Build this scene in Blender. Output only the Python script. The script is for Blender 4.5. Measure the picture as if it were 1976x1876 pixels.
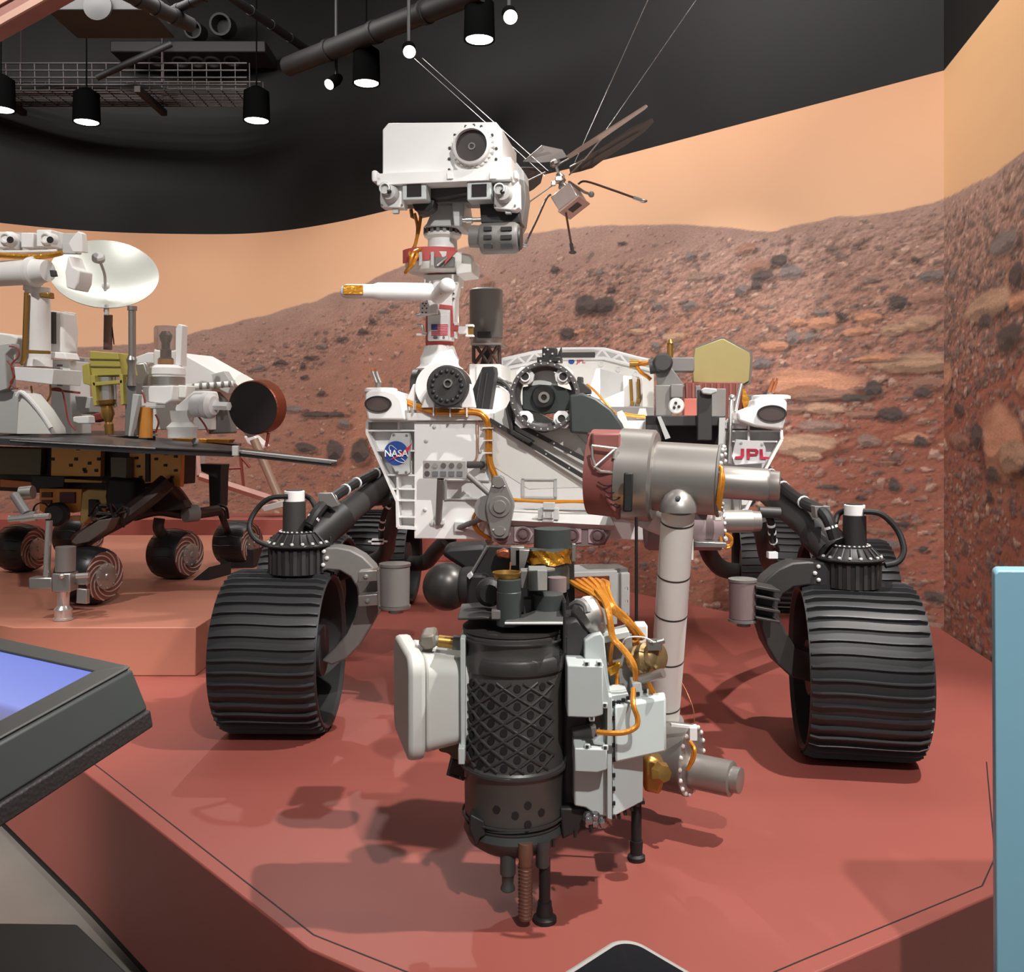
import bpy, bmesh, math, random
import numpy as np
from mathutils import Vector as V, Matrix, Quaternion
random.seed(7); np.random.seed(7)
for o in list(bpy.data.objects): bpy.data.objects.remove(o)
SC = bpy.context.scene
COL = SC.collection
# ------------------------------------------------------------------ camera, world, lights, exposure
FPX, CX, CY, CZ = 1850.0, 988.0, 820.0, 1.49       # focal length (px), principal point, eye height above the gallery floor
PZ, MZ = 0.46, 0.66                                # tops of the big red plinth and of the second plinth
cd = bpy.data.cameras.new('camera'); cam = bpy.data.objects.new('camera', cd); COL.objects.link(cam)
cam.location = (0, 0, CZ); cam.rotation_euler = (math.pi/2, 0, 0)
cd.sensor_fit = 'HORIZONTAL'; cd.sensor_width = 36.0; cd.lens = 36.0*FPX/1976.0
cd.shift_y = (CY-938.0)/1976.0; cd.clip_start = 0.02; cd.clip_end = 100
SC.camera = cam
W = bpy.data.worlds.new('gallery_ambient'); SC.world = W; W.use_nodes = True
W.node_tree.nodes['Background'].inputs[0].default_value = (1.0, 0.96, 0.93, 1)
W.node_tree.nodes['Background'].inputs[1].default_value = 0.27
SC.view_settings.view_transform = 'Standard'; SC.view_settings.look = 'None'
SC.view_settings.gamma = 1.0; SC.view_settings.use_curve_mapping = False
SC.view_settings.exposure = 0.0
SC.cycles.use_denoising = True
SC.cycles.max_bounces = 6; SC.cycles.diffuse_bounces = 3; SC.cycles.glossy_bounces = 3
SC.cycles.sample_clamp_indirect = 4.0
def spot(name, loc, target, energy, size_deg, blend=0.6, col=(1, .95, .9), rad=.06):
    l = bpy.data.lights.new(name, 'SPOT'); l.energy = energy; l.color = col
    l.spot_size = math.radians(size_deg); l.spot_blend = blend; l.shadow_soft_size = rad
    o = bpy.data.objects.new(name, l); COL.objects.link(o); o.location = loc
    o.rotation_euler = (V(target)-V(loc)).to_track_quat('-Z', 'Y').to_euler(); return o
def area(name, loc, target, energy, sx, sy, col=(1, .95, .9)):
    l = bpy.data.lights.new(name, 'AREA'); l.energy = energy; l.color = col; l.shape = 'RECTANGLE'; l.size = sx; l.size_y = sy
    o = bpy.data.objects.new(name, l); COL.objects.link(o); o.location = loc
    o.rotation_euler = (V(target)-V(loc)).to_track_quat('-Z', 'Y').to_euler(); return o
spot('key_spot', (2.0, 2.05, 4.7), (.3, 2.5, .7), 860, 58, .5, (1, .96, .91), .04)
spot('front_spot', (1.0, -1.0, 4.6), (.6, 3.0, 1.3), 740, 52, .65, (1, .97, .94), .06)
spot('left_spot', (-1.7, .2, 4.6), (.0, 3.4, 1.6), 170, 36, .7, (1, .97, .94), .06)
spot('back_spot', (-1.0, 6.0, 4.2), (.2, 1.9, .6), 170, 44, .5, (1, .97, .92), .03)
spot('wall_spot', (-.75, 3.2, 4.6), (1.25, 5.95, 1.75), 330, 27, .7, (1, .97, .93), .03)
spot('right_wall_spot', (.5, 3.3, 4.6), (2.15, 4.4, 2.2), 130, 60, .8, (1, .94, .86), .05)
spot('small_rover_spot', (-2.6, 2.2, 4.6), (-2.3, 5.2, 1.2), 390, 60, .6, (1, .97, .92), .05)
spot('plinth_side_spot', (-2.9, .8, 4.4), (-1.80, 3.35, .2), 1000, 24, 1.0, (1, .96, .9), .1)
spot('terminal_fill_spot', (.5, -1.0, 4.6), (.2, .8, 1.0), 70, 50, .8, (1, .96, .92), .08)  # added unseen spot that brightens the glass terminal's rim
area('wall_fill_left', (-3.2, 6.3, 4.9), (-3.4, 9.2, 2.0), 120, 3.0, .4, (1, .96, .92))  # this and the next two: added unseen area lights brightening the mural evenly
area('wall_fill_middle', (-.4, 5.2, 4.9), (.0, 7.6, 1.9), 80, 2.4, .4, (1, .96, .92))
area('wall_fill_right', (1.0, 4.2, 4.9), (1.7, 5.6, 1.6), 36, 1.6, .4, (1, .96, .92))
# ------------------------------------------------------------------ helpers
def at(px, py, Y): return V(((px-CX)*Y/FPX, Y, CZ-(py-CY)*Y/FPX))
class Frame:
    """upright frame turned by th about z: U to the viewer's right, B away from the viewer"""
    def __init__(s, deg, ox, oy):
        t = math.radians(deg); s.t = t; s.o = V((ox, oy, 0))
        s.U = V((math.cos(t), -math.sin(t), 0)); s.B = V((math.sin(t), math.cos(t), 0)); s.Z = V((0, 0, 1))
    def Y(s, px, v):
        k = (px-CX)/FPX
        return (v+s.o.x*math.sin(s.t)+s.o.y*math.cos(s.t))/(k*math.sin(s.t)+math.cos(s.t))
    def R(s, px, py, v): return at(px, py, s.Y(px, v))
    def w(s, u, v, z): return s.o+s.U*u+s.B*v+s.Z*z
def lin(c):
    r = [((x/255.0)/12.92 if x/255.0 <= .04045 else ((x/255.0+.055)/1.055)**2.4) for x in c]
    return (r[0], r[1], r[2], 1)
def basis(d):
    d = d.normalized(); a = V((0, 0, 1)) if abs(d.z) < .9 else V((0, 1, 0))
    x = a.cross(d).normalized(); return x, d.cross(x), d
class MB:
    def __init__(s): s.v = []; s.f = []; s.p = []
    def add(s, vs, fs):
        n = len(s.v); s.p.append((n, len(s.f))); s.v += [V(p) for p in vs]; s.f += [tuple(i+n for i in f) for f in fs]; return s
    def hexa(s, p):    # 8 points: 4 of one face, 4 of the opposite one
        return s.add(p, [(3, 2, 1, 0), (4, 5, 6, 7), (0, 1, 5, 4), (1, 2, 6, 5), (2, 3, 7, 6), (3, 0, 4, 7)])
    def box(s, c, sx, sy, sz, ax=None, q=None):
        X, Y, Z = ax if ax else (V((1, 0, 0)), V((0, 1, 0)), V((0, 0, 1)))
        if q: X, Y, Z = q @ X, q @ Y, q @ Z
        c = V(c); a, b, d = X*sx/2, Y*sy/2, Z*sz/2
        return s.hexa([c-a-b-d, c+a-b-d, c+a+b-d, c-a+b-d, c-a-b+d, c+a-b+d, c+a+b+d, c-a+b+d])
    def fbox(s, F, x0, y0, x1, y1, v, depth):   # box whose front face spans two picture points on the plane v of F
        a = F.R(x0, y0, v); b = F.R(x1, y1, v); z0, z1 = min(a.z, b.z), max(a.z, b.z)
        p = [V((a.x, a.y, z0)), V((b.x, b.y, z0)), V((b.x, b.y, z1)), V((a.x, a.y, z1))]
        return s.hexa(p+[q+F.B*depth for q in p])
    def prism(s, pts, ext):
        n = len(pts); pts = [V(p) for p in pts]; ext = V(ext)
        return s.add(pts+[p+ext for p in pts], [tuple(range(n))[::-1], tuple(range(n, 2*n))]+[(i, (i+1) % n, n+(i+1) % n, n+i) for i in range(n)])
    def fprism(s, F, pp, v, depth): return s.prism([F.R(x, y, v) for x, y in pp], F.B*depth)
    def lathe(s, p, axis, prof, n=24, cap=True, a0=0, a1=2*math.pi):
        p = V(p); x, y, d = basis(V(axis)); full = abs(a1-a0-2*math.pi) < 1e-6; m = n if full else n+1
        vs = []; fs = []
        for r, h in prof:
            for i in range(m):
                t = a0+(a1-a0)*i/n; vs.append(p+d*h+(x*math.cos(t)+y*math.sin(t))*r)
        for j in range(len(prof)-1):
            for i in range(n):
                k = (i+1) % m; fs.append((j*m+i, j*m+k, (j+1)*m+k, (j+1)*m+i))
        if cap and full:
            fs.append(tuple(range(m))[::-1]); b = (len(prof)-1)*m; fs.append(tuple(range(b, b+m)))
        return s.add(vs, fs)
    def cyl(s, a, b, r, r2=None, n=20):
        a, b = V(a), V(b); return s.lathe(a, b-a, [(r, 0), (r if r2 is None else r2, (b-a).length)], n)
    def tube(s, pts, r, n=8, smooth=0):
        pts = [V(p) for p in pts]
        if smooth:
            q = []
            for i in range(len(pts)-1):
                p0 = pts[max(i-1, 0)]; p1 = pts[i]; p2 = pts[i+1]; p3 = pts[min(i+2, len(pts)-1)]
                for k in range(smooth):
                    t = k/smooth
                    q.append(.5*((2*p1)+(p2-p0)*t+(2*p0-5*p1+4*p2-p3)*t*t+(3*p1-p0-3*p2+p3)*t**3))
            pts = q+[pts[-1]]
        rs = r if isinstance(r, (list, tuple)) else None
        vs = []; fs = []; x = None; N = len(pts)
        for i, p in enumerate(pts):
            d = (pts[min(i+1, N-1)]-pts[max(i-1, 0)]).normalized()
            if x is None: x = basis(d)[0]
            x = (x-d*x.dot(d)).normalized(); y = d.cross(x)
            rr = r if rs is None else rs[0]+(rs[1]-rs[0])*i/(N-1)
            for k in range(n):
                t = 2*math.pi*k/n; vs.append(p+(x*math.cos(t)+y*math.sin(t))*rr)
        for i in range(N-1):
            for k in range(n):
                a = i*n+k; b = i*n+(k+1) % n; fs.append((a, b, b+n, a+n))
        fs.append(tuple(range(n))[::-1]); fs.append(tuple(range((N-1)*n, N*n)))
        return s.add(vs, fs)
    def ball(s, c, r, n=20, m=12, sq=(1, 1, 1)):
        c = V(c); vs = [c+V((0, 0, -r*sq[2]))]; fs = []
        for j in range(1, m):
            a = math.pi*j/m
            for i in range(n):
                t = 2*math.pi*i/n; vs.append(c+V((math.sin(a)*math.cos(t)*r*sq[0], math.sin(a)*math.sin(t)*r*sq[1], -math.cos(a)*r*sq[2])))
        vs.append(c+V((0, 0, r*sq[2]))); L = len(vs)-1
        for i in range(n):
            k = (i+1) % n; fs.append((0, 1+k, 1+i)); b = 1+(m-2)*n; fs.append((b+i, b+k, L))
            for j in range(m-2): fs.append((1+j*n+i, 1+j*n+k, 1+(j+1)*n+k, 1+(j+1)*n+i))
        return s.add(vs, fs)
    def ring(s, p, axis, ro, ri, h, n=32):  # flat annulus with thickness h along axis
        return s.lathe(p, axis, [(ri, 0), (ro, 0), (ro, h), (ri, h), (ri, 0)], n, cap=False)
    def bolts(s, p, axis, R, r, h, n, a0=0.0, a1=2*math.pi):
        p = V(p); x, y, d = basis(V(axis))
        for i in range(n):
            t = a0+(a1-a0)*i/n; q = p+(x*math.cos(t)+y*math.sin(t))*R; s.lathe(q, d, [(r, 0), (r, h*.6), (r*.6, h)], 8)
        return s
    def build(s, name, mat, parent=None, bevel=0, smooth=35, label=None):
        me = bpy.data.meshes.new(name); base = V((0, 0, 0)); q = parent
        while q is not None: base += q.location; q = q.parent
        me.from_pydata([tuple(v-base) for v in s.v], [], s.f)
        bm = bmesh.new(); bm.from_mesh(me); bmesh.ops.recalc_face_normals(bm, faces=bm.faces); bm.to_mesh(me); bm.free()
        me.materials.append(mat)
        if smooth:
            me.polygons.foreach_set('use_smooth', [True]*len(me.polygons)); me.set_sharp_from_angle(angle=math.radians(smooth))
        o = bpy.data.objects.new(name, me); COL.objects.link(o); o.parent = parent
        if bevel:
            b = o.modifiers.new('bevel', 'BEVEL'); b.width = bevel; b.segments = 2; b.limit_method = 'ANGLE'; b.angle_limit = math.radians(40)
        if label: o['label'] = label
        return o
def split(m, name, mt, parent=None, bevel=0, smooth=35):    # one object per piece that was added
    out = []; P = m.p+[(len(m.v), len(m.f))]
    for (v0, f0), (v1, f1) in zip(P[:-1], P[1:]):
        q = MB(); q.v = m.v[v0:v1]; q.f = [tuple(i-v0 for i in f) for f in m.f[f0:f1]]; out.append(q.build(name, mt, parent, bevel, smooth))
    return out
def thing(name, label, cat, loc, group=None):
    o = bpy.data.objects.new(name, None); COL.objects.link(o); o.location = loc; o.empty_display_size = .1
    o['label'] = label; o['category'] = cat
    if group: o['group'] = group
    return o
def tag(o, label, cat, group=None):
    o['label'] = label; o['category'] = cat
    if group: o['group'] = group
    return o
def struct(o, label=None):
    o['kind'] = 'structure'
    if label: o['label'] = label
    return o
def text_mesh(txt, size, origin, X, Zv, ext, name, mat, parent, sx=1.0, shear=0):
    c = bpy.data.curves.new('t', 'FONT'); c.body = txt; c.size = size; c.extrude = ext; c.align_x = 'CENTER'; c.align_y = 'CENTER'; c.offset = size*.012; c.shear = shear
    c.resolution_u = 3
    o = bpy.data.objects.new('t', c); COL.objects.link(o); dg = bpy.context.evaluated_depsgraph_get()
    me = bpy.data.meshes.new_from_object(o.evaluated_get(dg)); bpy.data.objects.remove(o)
    m = MB(); N = X.cross(Zv)
    m.add([V(origin)+X*(v.co.x*sx)+Zv*v.co.y+N*v.co.z for v in me.vertices], [tuple(p.vertices) for p in me.polygons])
    return m.build(name, mat, parent, smooth=0)
# ------------------------------------------------------------------ materials
def mat(name, col, rough=.5, metal=0.0, var=.06, scale=30, bump=0.0, bscale=200, spec=.5, coat=0):
    m = bpy.data.materials.new(name); m.use_nodes = True; nt = m.node_tree; b = nt.nodes['Principled BSDF']
    b.inputs['Roughness'].default_value = rough; b.inputs['Metallic'].default_value = metal
    b.inputs['Specular IOR Level'].default_value = spec; b.inputs['Coat Weight'].default_value = coat
    tc = nt.nodes.new('ShaderNodeTexCoord'); no = nt.nodes.new('ShaderNodeTexNoise'); no.inputs['Scale'].default_value = scale; no.inputs['Detail'].default_value = 4
    nt.links.new(tc.outputs['Object'], no.inputs['Vector'])
    mx = nt.nodes.new('ShaderNodeMix'); mx.data_type = 'RGBA'
    c = lin(col); mx.inputs[6].default_value = tuple(x*(1-var) for x in c[:3])+(1,); mx.inputs[7].default_value = tuple(min(1, x*(1+var)) for x in c[:3])+(1,)
    nt.links.new(no.outputs['Fac'], mx.inputs[0]); nt.links.new(mx.outputs[2], b.inputs['Base Color'])
    if bump:
        n2 = nt.nodes.new('ShaderNodeTexNoise'); n2.inputs['Scale'].default_value = bscale; n2.inputs['Detail'].default_value = 3
        nt.links.new(tc.outputs['Object'], n2.inputs['Vector']); bp = nt.nodes.new('ShaderNodeBump'); bp.inputs['Strength'].default_value = bump; bp.inputs['Distance'].default_value = .004
        nt.links.new(n2.outputs['Fac'], bp.inputs['Height']); nt.links.new(bp.outputs['Normal'], b.inputs['Normal'])
    return m
def emit(name, col, strength):
    m = bpy.data.materials.new(name); m.use_nodes = True; b = m.node_tree.nodes['Principled BSDF']
    b.inputs['Base Color'].default_value = lin(col); b.inputs['Emission Color'].default_value = lin(col); b.inputs['Emission Strength'].default_value = strength; return m
white = mat('rover_white', (238, 236, 234), .5, 0, .02)
white2 = mat('rover_white_warm', (230, 229, 223), .55, 0, .02)
pale = mat('pale_grey', (190, 190, 188), .5, 0, .03)
boxgrey = mat('box_grey', (186, 192, 190), .55, 0, .03)
midgrey = mat('mid_grey', (120, 117, 114), .5, .1, .05)
dark = mat('dark_grey', (62, 60, 59), .5, .2, .08)
darker = mat('charcoal', (44, 43, 43), .5, .2, .1)
dgreen = mat('dark_green_grey', (70, 75, 73), .45, .3, .08)
soot = mat('soot_black', (9, 9, 9), .9, 0, .1, spec=0)
black = mat('matt_black', (24, 23, 23), .6, 0, .1)
tyre = mat('wheel_black', (46, 46, 47), .5, .15, .1, 18)
tyre2 = mat('grouser_black', (54, 54, 56), .45, .2, .1, 18)
mertyre = mat('small_wheel_black', (34, 32, 33), .35, .3, .1)
titan = mat('titanium', (152, 147, 142), .38, .6, .04)
steel = mat('bright_steel', (206, 204, 200), .25, .8, .04)
boltm = mat('bolt_bright', (224, 221, 216), .35, .15, .03)
ringm = mat('ring_grey', (92, 89, 88), .45, .2, .06)
alu = mat('brushed_aluminium', (176, 172, 168), .38, .9, .05)
gold = mat('gold_foil', (208, 146, 50), .28, .6, .2, 60, .8, 60)
goldm = mat('gold_plate', (188, 172, 118), .38, .45, .05)
brass = mat('brass', (170, 132, 70), .35, .8, .12)
cable = mat('kapton_cable', (206, 134, 46), .32, .35, .2, 60, .4, 90)
copper = mat('copper_wire', (176, 110, 74), .4, .4, .1)
redtape = mat('red_tape', (190, 84, 80), .6, 0, .05)
redbrown = mat('red_brown_drum', (140, 82, 76), .55, .1, .06)
mauve = mat('mauve_grey', (136, 118, 118), .55, .15, .05)
lensb = mat('lens_glass', (38, 35, 35), .12, 0, .05, coat=.6)
yellowp = mat('olive_yellow', (186, 172, 84), .5, 0, .06)
wire = mat('wire_grey', (196, 192, 188), .35, .7, .05)
blueL = mat('logo_blue', (40, 74, 150), .5, 0, .02)
redL = mat('logo_red', (214, 52, 62), .5, 0, .02)
jplred = mat('logo_crimson', (190, 44, 72), .5, 0, .02)
paper = mat('logo_white', (238, 238, 238), .5, 0, .01)
flagblue = mat('flag_blue', (66, 66, 128), .5, 0, .02)
flagred = mat('flag_red', (206, 62, 76), .5, 0, .02)
duct = mat('duct_dark', (20, 18, 18), .6, .1, .15)
tubewhite = mat('tube_white', (232, 230, 224), .42, 0, .02)
copperfoil = mat('copper_foil', (150, 80, 56), .35, .6, .2, 60, .5, 80)
amber = mat('amber_foil_panel', (206, 146, 74), .3, .35, .15, 14, .3, 30)
solar = mat('solar_panel_black', (64, 62, 66), .35, .1, .1)
redwire = mat('red_wire', (150, 60, 52), .5, 0, .1)
# ------------------------------------------------------------------ the room: mural walls, black upper walls, ceiling, floor, plinths
WP = [(-7.2, 3.0), (-7.0, 5.0), (-6.4, 6.7), (-5.6, 7.85), (-4.64, 8.68), (-3.88, 9.08), (-2.83, 9.2), (-2.2, 9.05), (-1.59, 8.66), (-1.0, 8.13), (-.25, 7.45), (.52, 6.74), (1.375, 5.845), (2.23, 4.95)]
RW = [(2.23, 4.95), (2.10, 4.13), (2.03, 3.70)]
ZB, ZC = 3.32, 5.7
def dense(path, n):
    a = np.array(path, float); d = np.r_[0, np.cumsum(np.hypot(*np.diff(a, axis=0).T))]
    # Catmull-Rom through the points
    out = []
    for i in range(len(a)-1):
        p0, p1, p2, p3 = a[max(i-1, 0)], a[i], a[i+1], a[min(i+2, len(a)-1)]
        for t in np.linspace(0, 1, n, endpoint=False): out.append(.5*(2*p1+(p2-p0)*t+(2*p0-5*p1+4*p2-p3)*t*t+(3*p1-p0-3*p2+p3)*t**3))
    return np.array(out+[a[-1]])
def resample(path, step):   # even columns along the wall
    d = np.r_[0, np.cumsum(np.hypot(*np.diff(path, axis=0).T))]; n = max(2, int(d[-1]/step)); s = np.linspace(0, d[-1], n)
    return np.c_[np.interp(s, d, path[:, 0]), np.interp(s, d, path[:, 1])], s
def vnoise(x, y, seed):
    r = np.random.RandomState(seed); T = r.rand(256, 256); xi = np.floor(x).astype(int); yi = np.floor(y).astype(int); fx = x-xi; fy = y-yi
    fx = fx*fx*(3-2*fx); fy = fy*fy*(3-2*fy); g = lambda i, j: T[i % 256, j % 256]
    return (g(xi, yi)*(1-fx)+g(xi+1, yi)*fx)*(1-fy)+(g(xi, yi+1)*(1-fx)+g(xi+1, yi+1)*fx)*fy
def fbm(x, y, seed, oct=5):
    v = 0; a = .5; tot = 0
    for o in range(oct): v = v+a*vnoise(x*2**o, y*2**o, seed+o); tot += a; a *= .55
    return v/tot
def L3(c): return np.array(lin(c)[:3])
def mural(name, path, step, zrows, ridge, seed, sky0, sky1, rocks, right=False, nst=19000):
    P, s = resample(path, step); nz = len(zrows); ns = len(P)
    S, Z = np.meshgrid(s, zrows); X = np.broadcast_to(P[:, 0], S.shape); Yw = np.broadcast_to(P[:, 1], S.shape)
    ax = CX+FPX*X/np.maximum(Yw, .5); ay = CY-FPX*(Z-CZ)/np.maximum(Yw, .5)    # where the studied photograph shows this spot of the print
    rp = np.array(ridge, float); hill = np.interp(ax, rp[:, 0], rp[:, 1]); hill = hill+(fbm(S*4, S*0+.5, seed+50, 5)-.5)*9
    below = ay-hill
    sky = L3(sky0)+(L3(sky1)-L3(sky0))*np.clip(1+below/260, 0, 1)[..., None]; sky = sky*(1+.06*(fbm(S*.7, Z*1.6, seed+9, 3)-.5))[..., None]
    depth = np.clip(below/430, 0, 1); rub = np.clip((ax-820)/140, 0, 1)                 # rubble field on the right, smooth slope on the left
    band = np.clip(1-np.abs(below-(95+.0*ax)-np.clip((ax-450)*-.02, -20, 20))/45, 0, 1)*(1-rub)*np.clip((ax-440)/60, 0, 1)
    rub2 = 1-.55*np.clip((below-330)/160, 0, 1)*(ax > 1200); rough = rub2*np.clip(.25+.75*rub+.6*band+.55*np.clip(depth-.35, 0, 1), .2, 1)*np.clip(below/40, .25, 1)
    nr = np.interp(ax, [820, 900, 1100, 1250, 1340, 1400, 1490, 1500], [600, 560, 522, 496, 480, 462, 446, -999]); hillside = np.clip((ay-nr)/30+.5, .22, 1); rough = rough*np.where(rub > 0, hillside, 1)
    T = Z-.14*S*rub-.05*S; big = fbm(S*1.2, T*2.6, seed+30, 4)
    e1 = fbm(S*9, T*26, seed, 5); e1b = fbm(S*9-.16, T*26+.34, seed, 5); e2 = fbm(S*24, T*60, seed+5, 4); e2b = fbm(S*24-.2, T*60+.4, seed+5, 4)
    e3 = fbm(S*42, Z*52, seed+15, 3); e3b = fbm(S*42-.3, Z*52+.45, seed+15, 3); emb = (e1-e1b)*1.15+(e2-e2b)*.8+(e3-e3b)*.55
    far = L3((168, 134, 120)); near = L3((168, 122, 104)); deep = L3((160, 96, 76)); g = far+(near-far)*np.clip(depth*2.2, 0, 1)[..., None]; g = g+(deep-g)*np.clip((depth-.45)*2, 0, 1)[..., None]
    left = L3((164, 110, 90)); g = g+(left-g)*((1-rub)*np.clip(depth*2.5, 0, 1)*.5)[..., None]
    orange = L3((186, 126, 96)); g = g+(orange-g)*(np.clip((big-.52)*4, 0, 1)*np.clip(depth*4-.5, 0, 1)*.55)[..., None]
    g = g*np.clip(.82+.36*fbm(S*3, T*8, seed+20, 4)+emb*rough, .35, 1.7)[..., None]
    mk = np.clip(below/2.4+.5, 0, 1)[..., None]; C = sky*(1-mk)+g*mk
    dS = s[1]-s[0]; dZ = zrows[1]-zrows[0]; rnd = np.random.RandomState(seed)
    def stone(cs, cz, w, h, base, tilt=0.0, alpha=1.0, sub=0):
        i0 = max(0, int((cs-s[0]-w*1.2)/dS)); i1 = min(ns, int((cs-s[0]+w*1.2)/dS)+2); j0 = max(0, int((cz-zrows[0]-h*1.5)/dZ)-1); j1 = min(nz, int((cz-zrows[0]+h*1.3)/dZ)+2)
        if i1-i0 < 1 or j1-j0 < 1: return
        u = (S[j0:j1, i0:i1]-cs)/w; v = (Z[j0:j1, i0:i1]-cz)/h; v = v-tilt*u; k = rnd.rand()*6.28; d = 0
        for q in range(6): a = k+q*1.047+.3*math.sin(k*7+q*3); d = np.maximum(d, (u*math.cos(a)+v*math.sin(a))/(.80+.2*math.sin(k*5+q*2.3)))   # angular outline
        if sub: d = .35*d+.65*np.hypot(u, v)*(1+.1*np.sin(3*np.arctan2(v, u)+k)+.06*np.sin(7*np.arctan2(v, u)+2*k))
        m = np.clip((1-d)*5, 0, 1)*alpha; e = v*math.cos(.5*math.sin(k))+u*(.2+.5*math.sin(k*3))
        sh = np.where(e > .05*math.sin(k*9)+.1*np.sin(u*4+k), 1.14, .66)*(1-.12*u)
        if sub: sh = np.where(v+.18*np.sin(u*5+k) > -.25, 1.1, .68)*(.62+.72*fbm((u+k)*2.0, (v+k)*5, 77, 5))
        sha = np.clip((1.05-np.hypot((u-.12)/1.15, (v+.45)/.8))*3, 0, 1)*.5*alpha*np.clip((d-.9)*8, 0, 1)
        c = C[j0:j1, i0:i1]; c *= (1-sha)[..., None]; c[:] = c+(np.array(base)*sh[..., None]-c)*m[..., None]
    ridge_z = np.array([CZ-(np.interp(ax[0, i], rp[:, 0], rp[:, 1])-CY)*max(P[i, 1], .5)/FPX for i in range(ns)])
    lo = max(zrows[0], .1); ii = np.where((ax[0] > -260) & (ax[0] < 2400))[0]
    for q in range(nst):
        i = ii[rnd.randint(len(ii))]; top = ridge_z[i]; t = rnd.rand(); z = top-.02-t*(top-lo); a = ax[0, i]; bl = (z-top)*-FPX/max(P[i, 1], .5)
        dens = 1.0 if a > 900 or right else .2+.9*max(0, 1-abs(bl-95)/45)*(a > 470)+.5*max(0, t-.55)
        if bl > 400 and a > 1200: dens = .4
        if 820 < a < 1490 and z > CZ-(np.interp(a, [820, 900, 1100, 1250, 1340, 1400, 1490], [600, 560, 522, 496, 480, 462, 446])-CY)*P[i, 1]/FPX: dens = .25
        if rnd.rand() > dens: continue
        w = (.010+.030*rnd.rand()**3+.010*t)*(1.25 if right else 1)*(.6+.4*min(1, bl/60)); b = rnd.rand()
        base = L3((128, 108, 102)) if b < .42 else (L3((164, 124, 108)) if b < .8 else L3((190, 152, 132)))
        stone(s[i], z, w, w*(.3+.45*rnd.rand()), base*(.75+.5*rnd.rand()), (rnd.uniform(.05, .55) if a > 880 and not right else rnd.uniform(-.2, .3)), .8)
    # the stones one can tell apart in the print: (x, y, width, height, tone)
    tones = {'g': (126, 112, 108), 'd': (92, 78, 74), 'o': (196, 136, 104), 'b': (154, 112, 94), 'y': (182, 142, 114), 't': (148, 118, 106)}
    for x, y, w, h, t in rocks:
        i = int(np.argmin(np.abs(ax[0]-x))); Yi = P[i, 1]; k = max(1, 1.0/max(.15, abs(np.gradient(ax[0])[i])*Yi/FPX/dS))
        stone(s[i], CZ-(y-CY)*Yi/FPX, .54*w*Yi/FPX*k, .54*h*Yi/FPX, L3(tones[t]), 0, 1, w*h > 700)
    lum = (C*np.array([.3, .5, .2])).sum(-1, keepdims=True); C = np.clip(lum+(C-lum)*(1-.13*mk), 0, .95)
    V3 = np.stack([X, Yw, Z], -1).reshape(-1, 3); idx = np.arange(nz*ns).reshape(nz, ns)
    Q = np.stack([idx[:-1, :-1], idx[:-1, 1:], idx[1:, 1:], idx[1:, :-1]], -1).reshape(-1, 4); mk = mk[..., 0]
    me = bpy.data.meshes.new(name); me.vertices.add(len(V3)); me.vertices.foreach_set('co', V3.ravel().astype(np.float32))
    me.loops.add(Q.size); me.loops.foreach_set('vertex_index', Q.ravel().astype(np.int32)); me.polygons.add(len(Q))
    me.polygons.foreach_set('loop_start', np.arange(0, Q.size, 4, dtype=np.int32)); me.update(calc_edges=True)
    me.polygons.foreach_set('use_smooth', np.ones(len(Q), bool))
    at_ = me.color_attributes.new('print', 'FLOAT_COLOR', 'POINT'); at_.data.foreach_set('color', np.c_[C.reshape(-1, 3), mk.ravel()].ravel().astype(np.float32))
    me.materials.append(printm); o = bpy.data.objects.new(name, me); COL.objects.link(o); struct(o); return o
printm = bpy.data.materials.new('landscape_print'); printm.use_nodes = True; nt = printm.node_tree; bs = nt.nodes['Principled BSDF']; bs.inputs['Roughness'].default_value = .62; bs.inputs['Specular IOR Level'].default_value = .3
an = nt.nodes.new('ShaderNodeAttribute'); an.attribute_name = 'print'
tcn = nt.nodes.new('ShaderNodeTexCoord'); nn = nt.nodes.new('ShaderNodeTexNoise'); nn.inputs['Scale'].default_value = 55; nn.inputs['Detail'].default_value = 6
mpn = nt.nodes.new('ShaderNodeMapping'); mpn.inputs['Scale'].default_value = (1, 1, 2.2); nt.links.new(tcn.outputs['Object'], mpn.inputs[0]); nt.links.new(mpn.outputs[0], nn.inputs['Vector'])
mr = nt.nodes.new('ShaderNodeMapRange'); mr.inputs[1].default_value = .3; mr.inputs[2].default_value = .7; mr.inputs[3].default_value = -.14; mr.inputs[4].default_value = .14; nt.links.new(nn.outputs['Fac'], mr.inputs[0])
ml = nt.nodes.new('ShaderNodeMath'); ml.operation = 'MULTIPLY'; nt.links.new(mr.outputs[0], ml.inputs[0]); nt.links.new(an.outputs['Alpha'], ml.inputs[1]); m1 = nt.nodes.new('ShaderNodeMath'); m1.operation = 'ADD'; m1.inputs[1].default_value = 1; nt.links.new(ml.outputs[0], m1.inputs[0])
vm = nt.nodes.new('ShaderNodeVectorMath'); vm.operation = 'SCALE'; nt.links.new(an.outputs['Color'], vm.inputs[0]); nt.links.new(m1.outputs[0], vm.inputs['Scale']); nt.links.new(vm.outputs[0], bs.inputs['Base Color'])
RIDGE = [(-3000, 660), (0, 672), (230, 668), (345, 652), (400, 638), (470, 618), (505, 612), (560, 594), (605, 583), (650, 563), (700, 550), (760, 520), (860, 486), (950, 462), (1010, 452), (1080, 442), (1180, 436), (1290, 434), (1400, 438), (1460, 444), (1492, 446), (1540, 434), (1590, 424), (1612, 418), (1650, 418), (1700, 412), (1740, 406), (1772, 398), (1800, 393), (1820, 384)]
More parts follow.
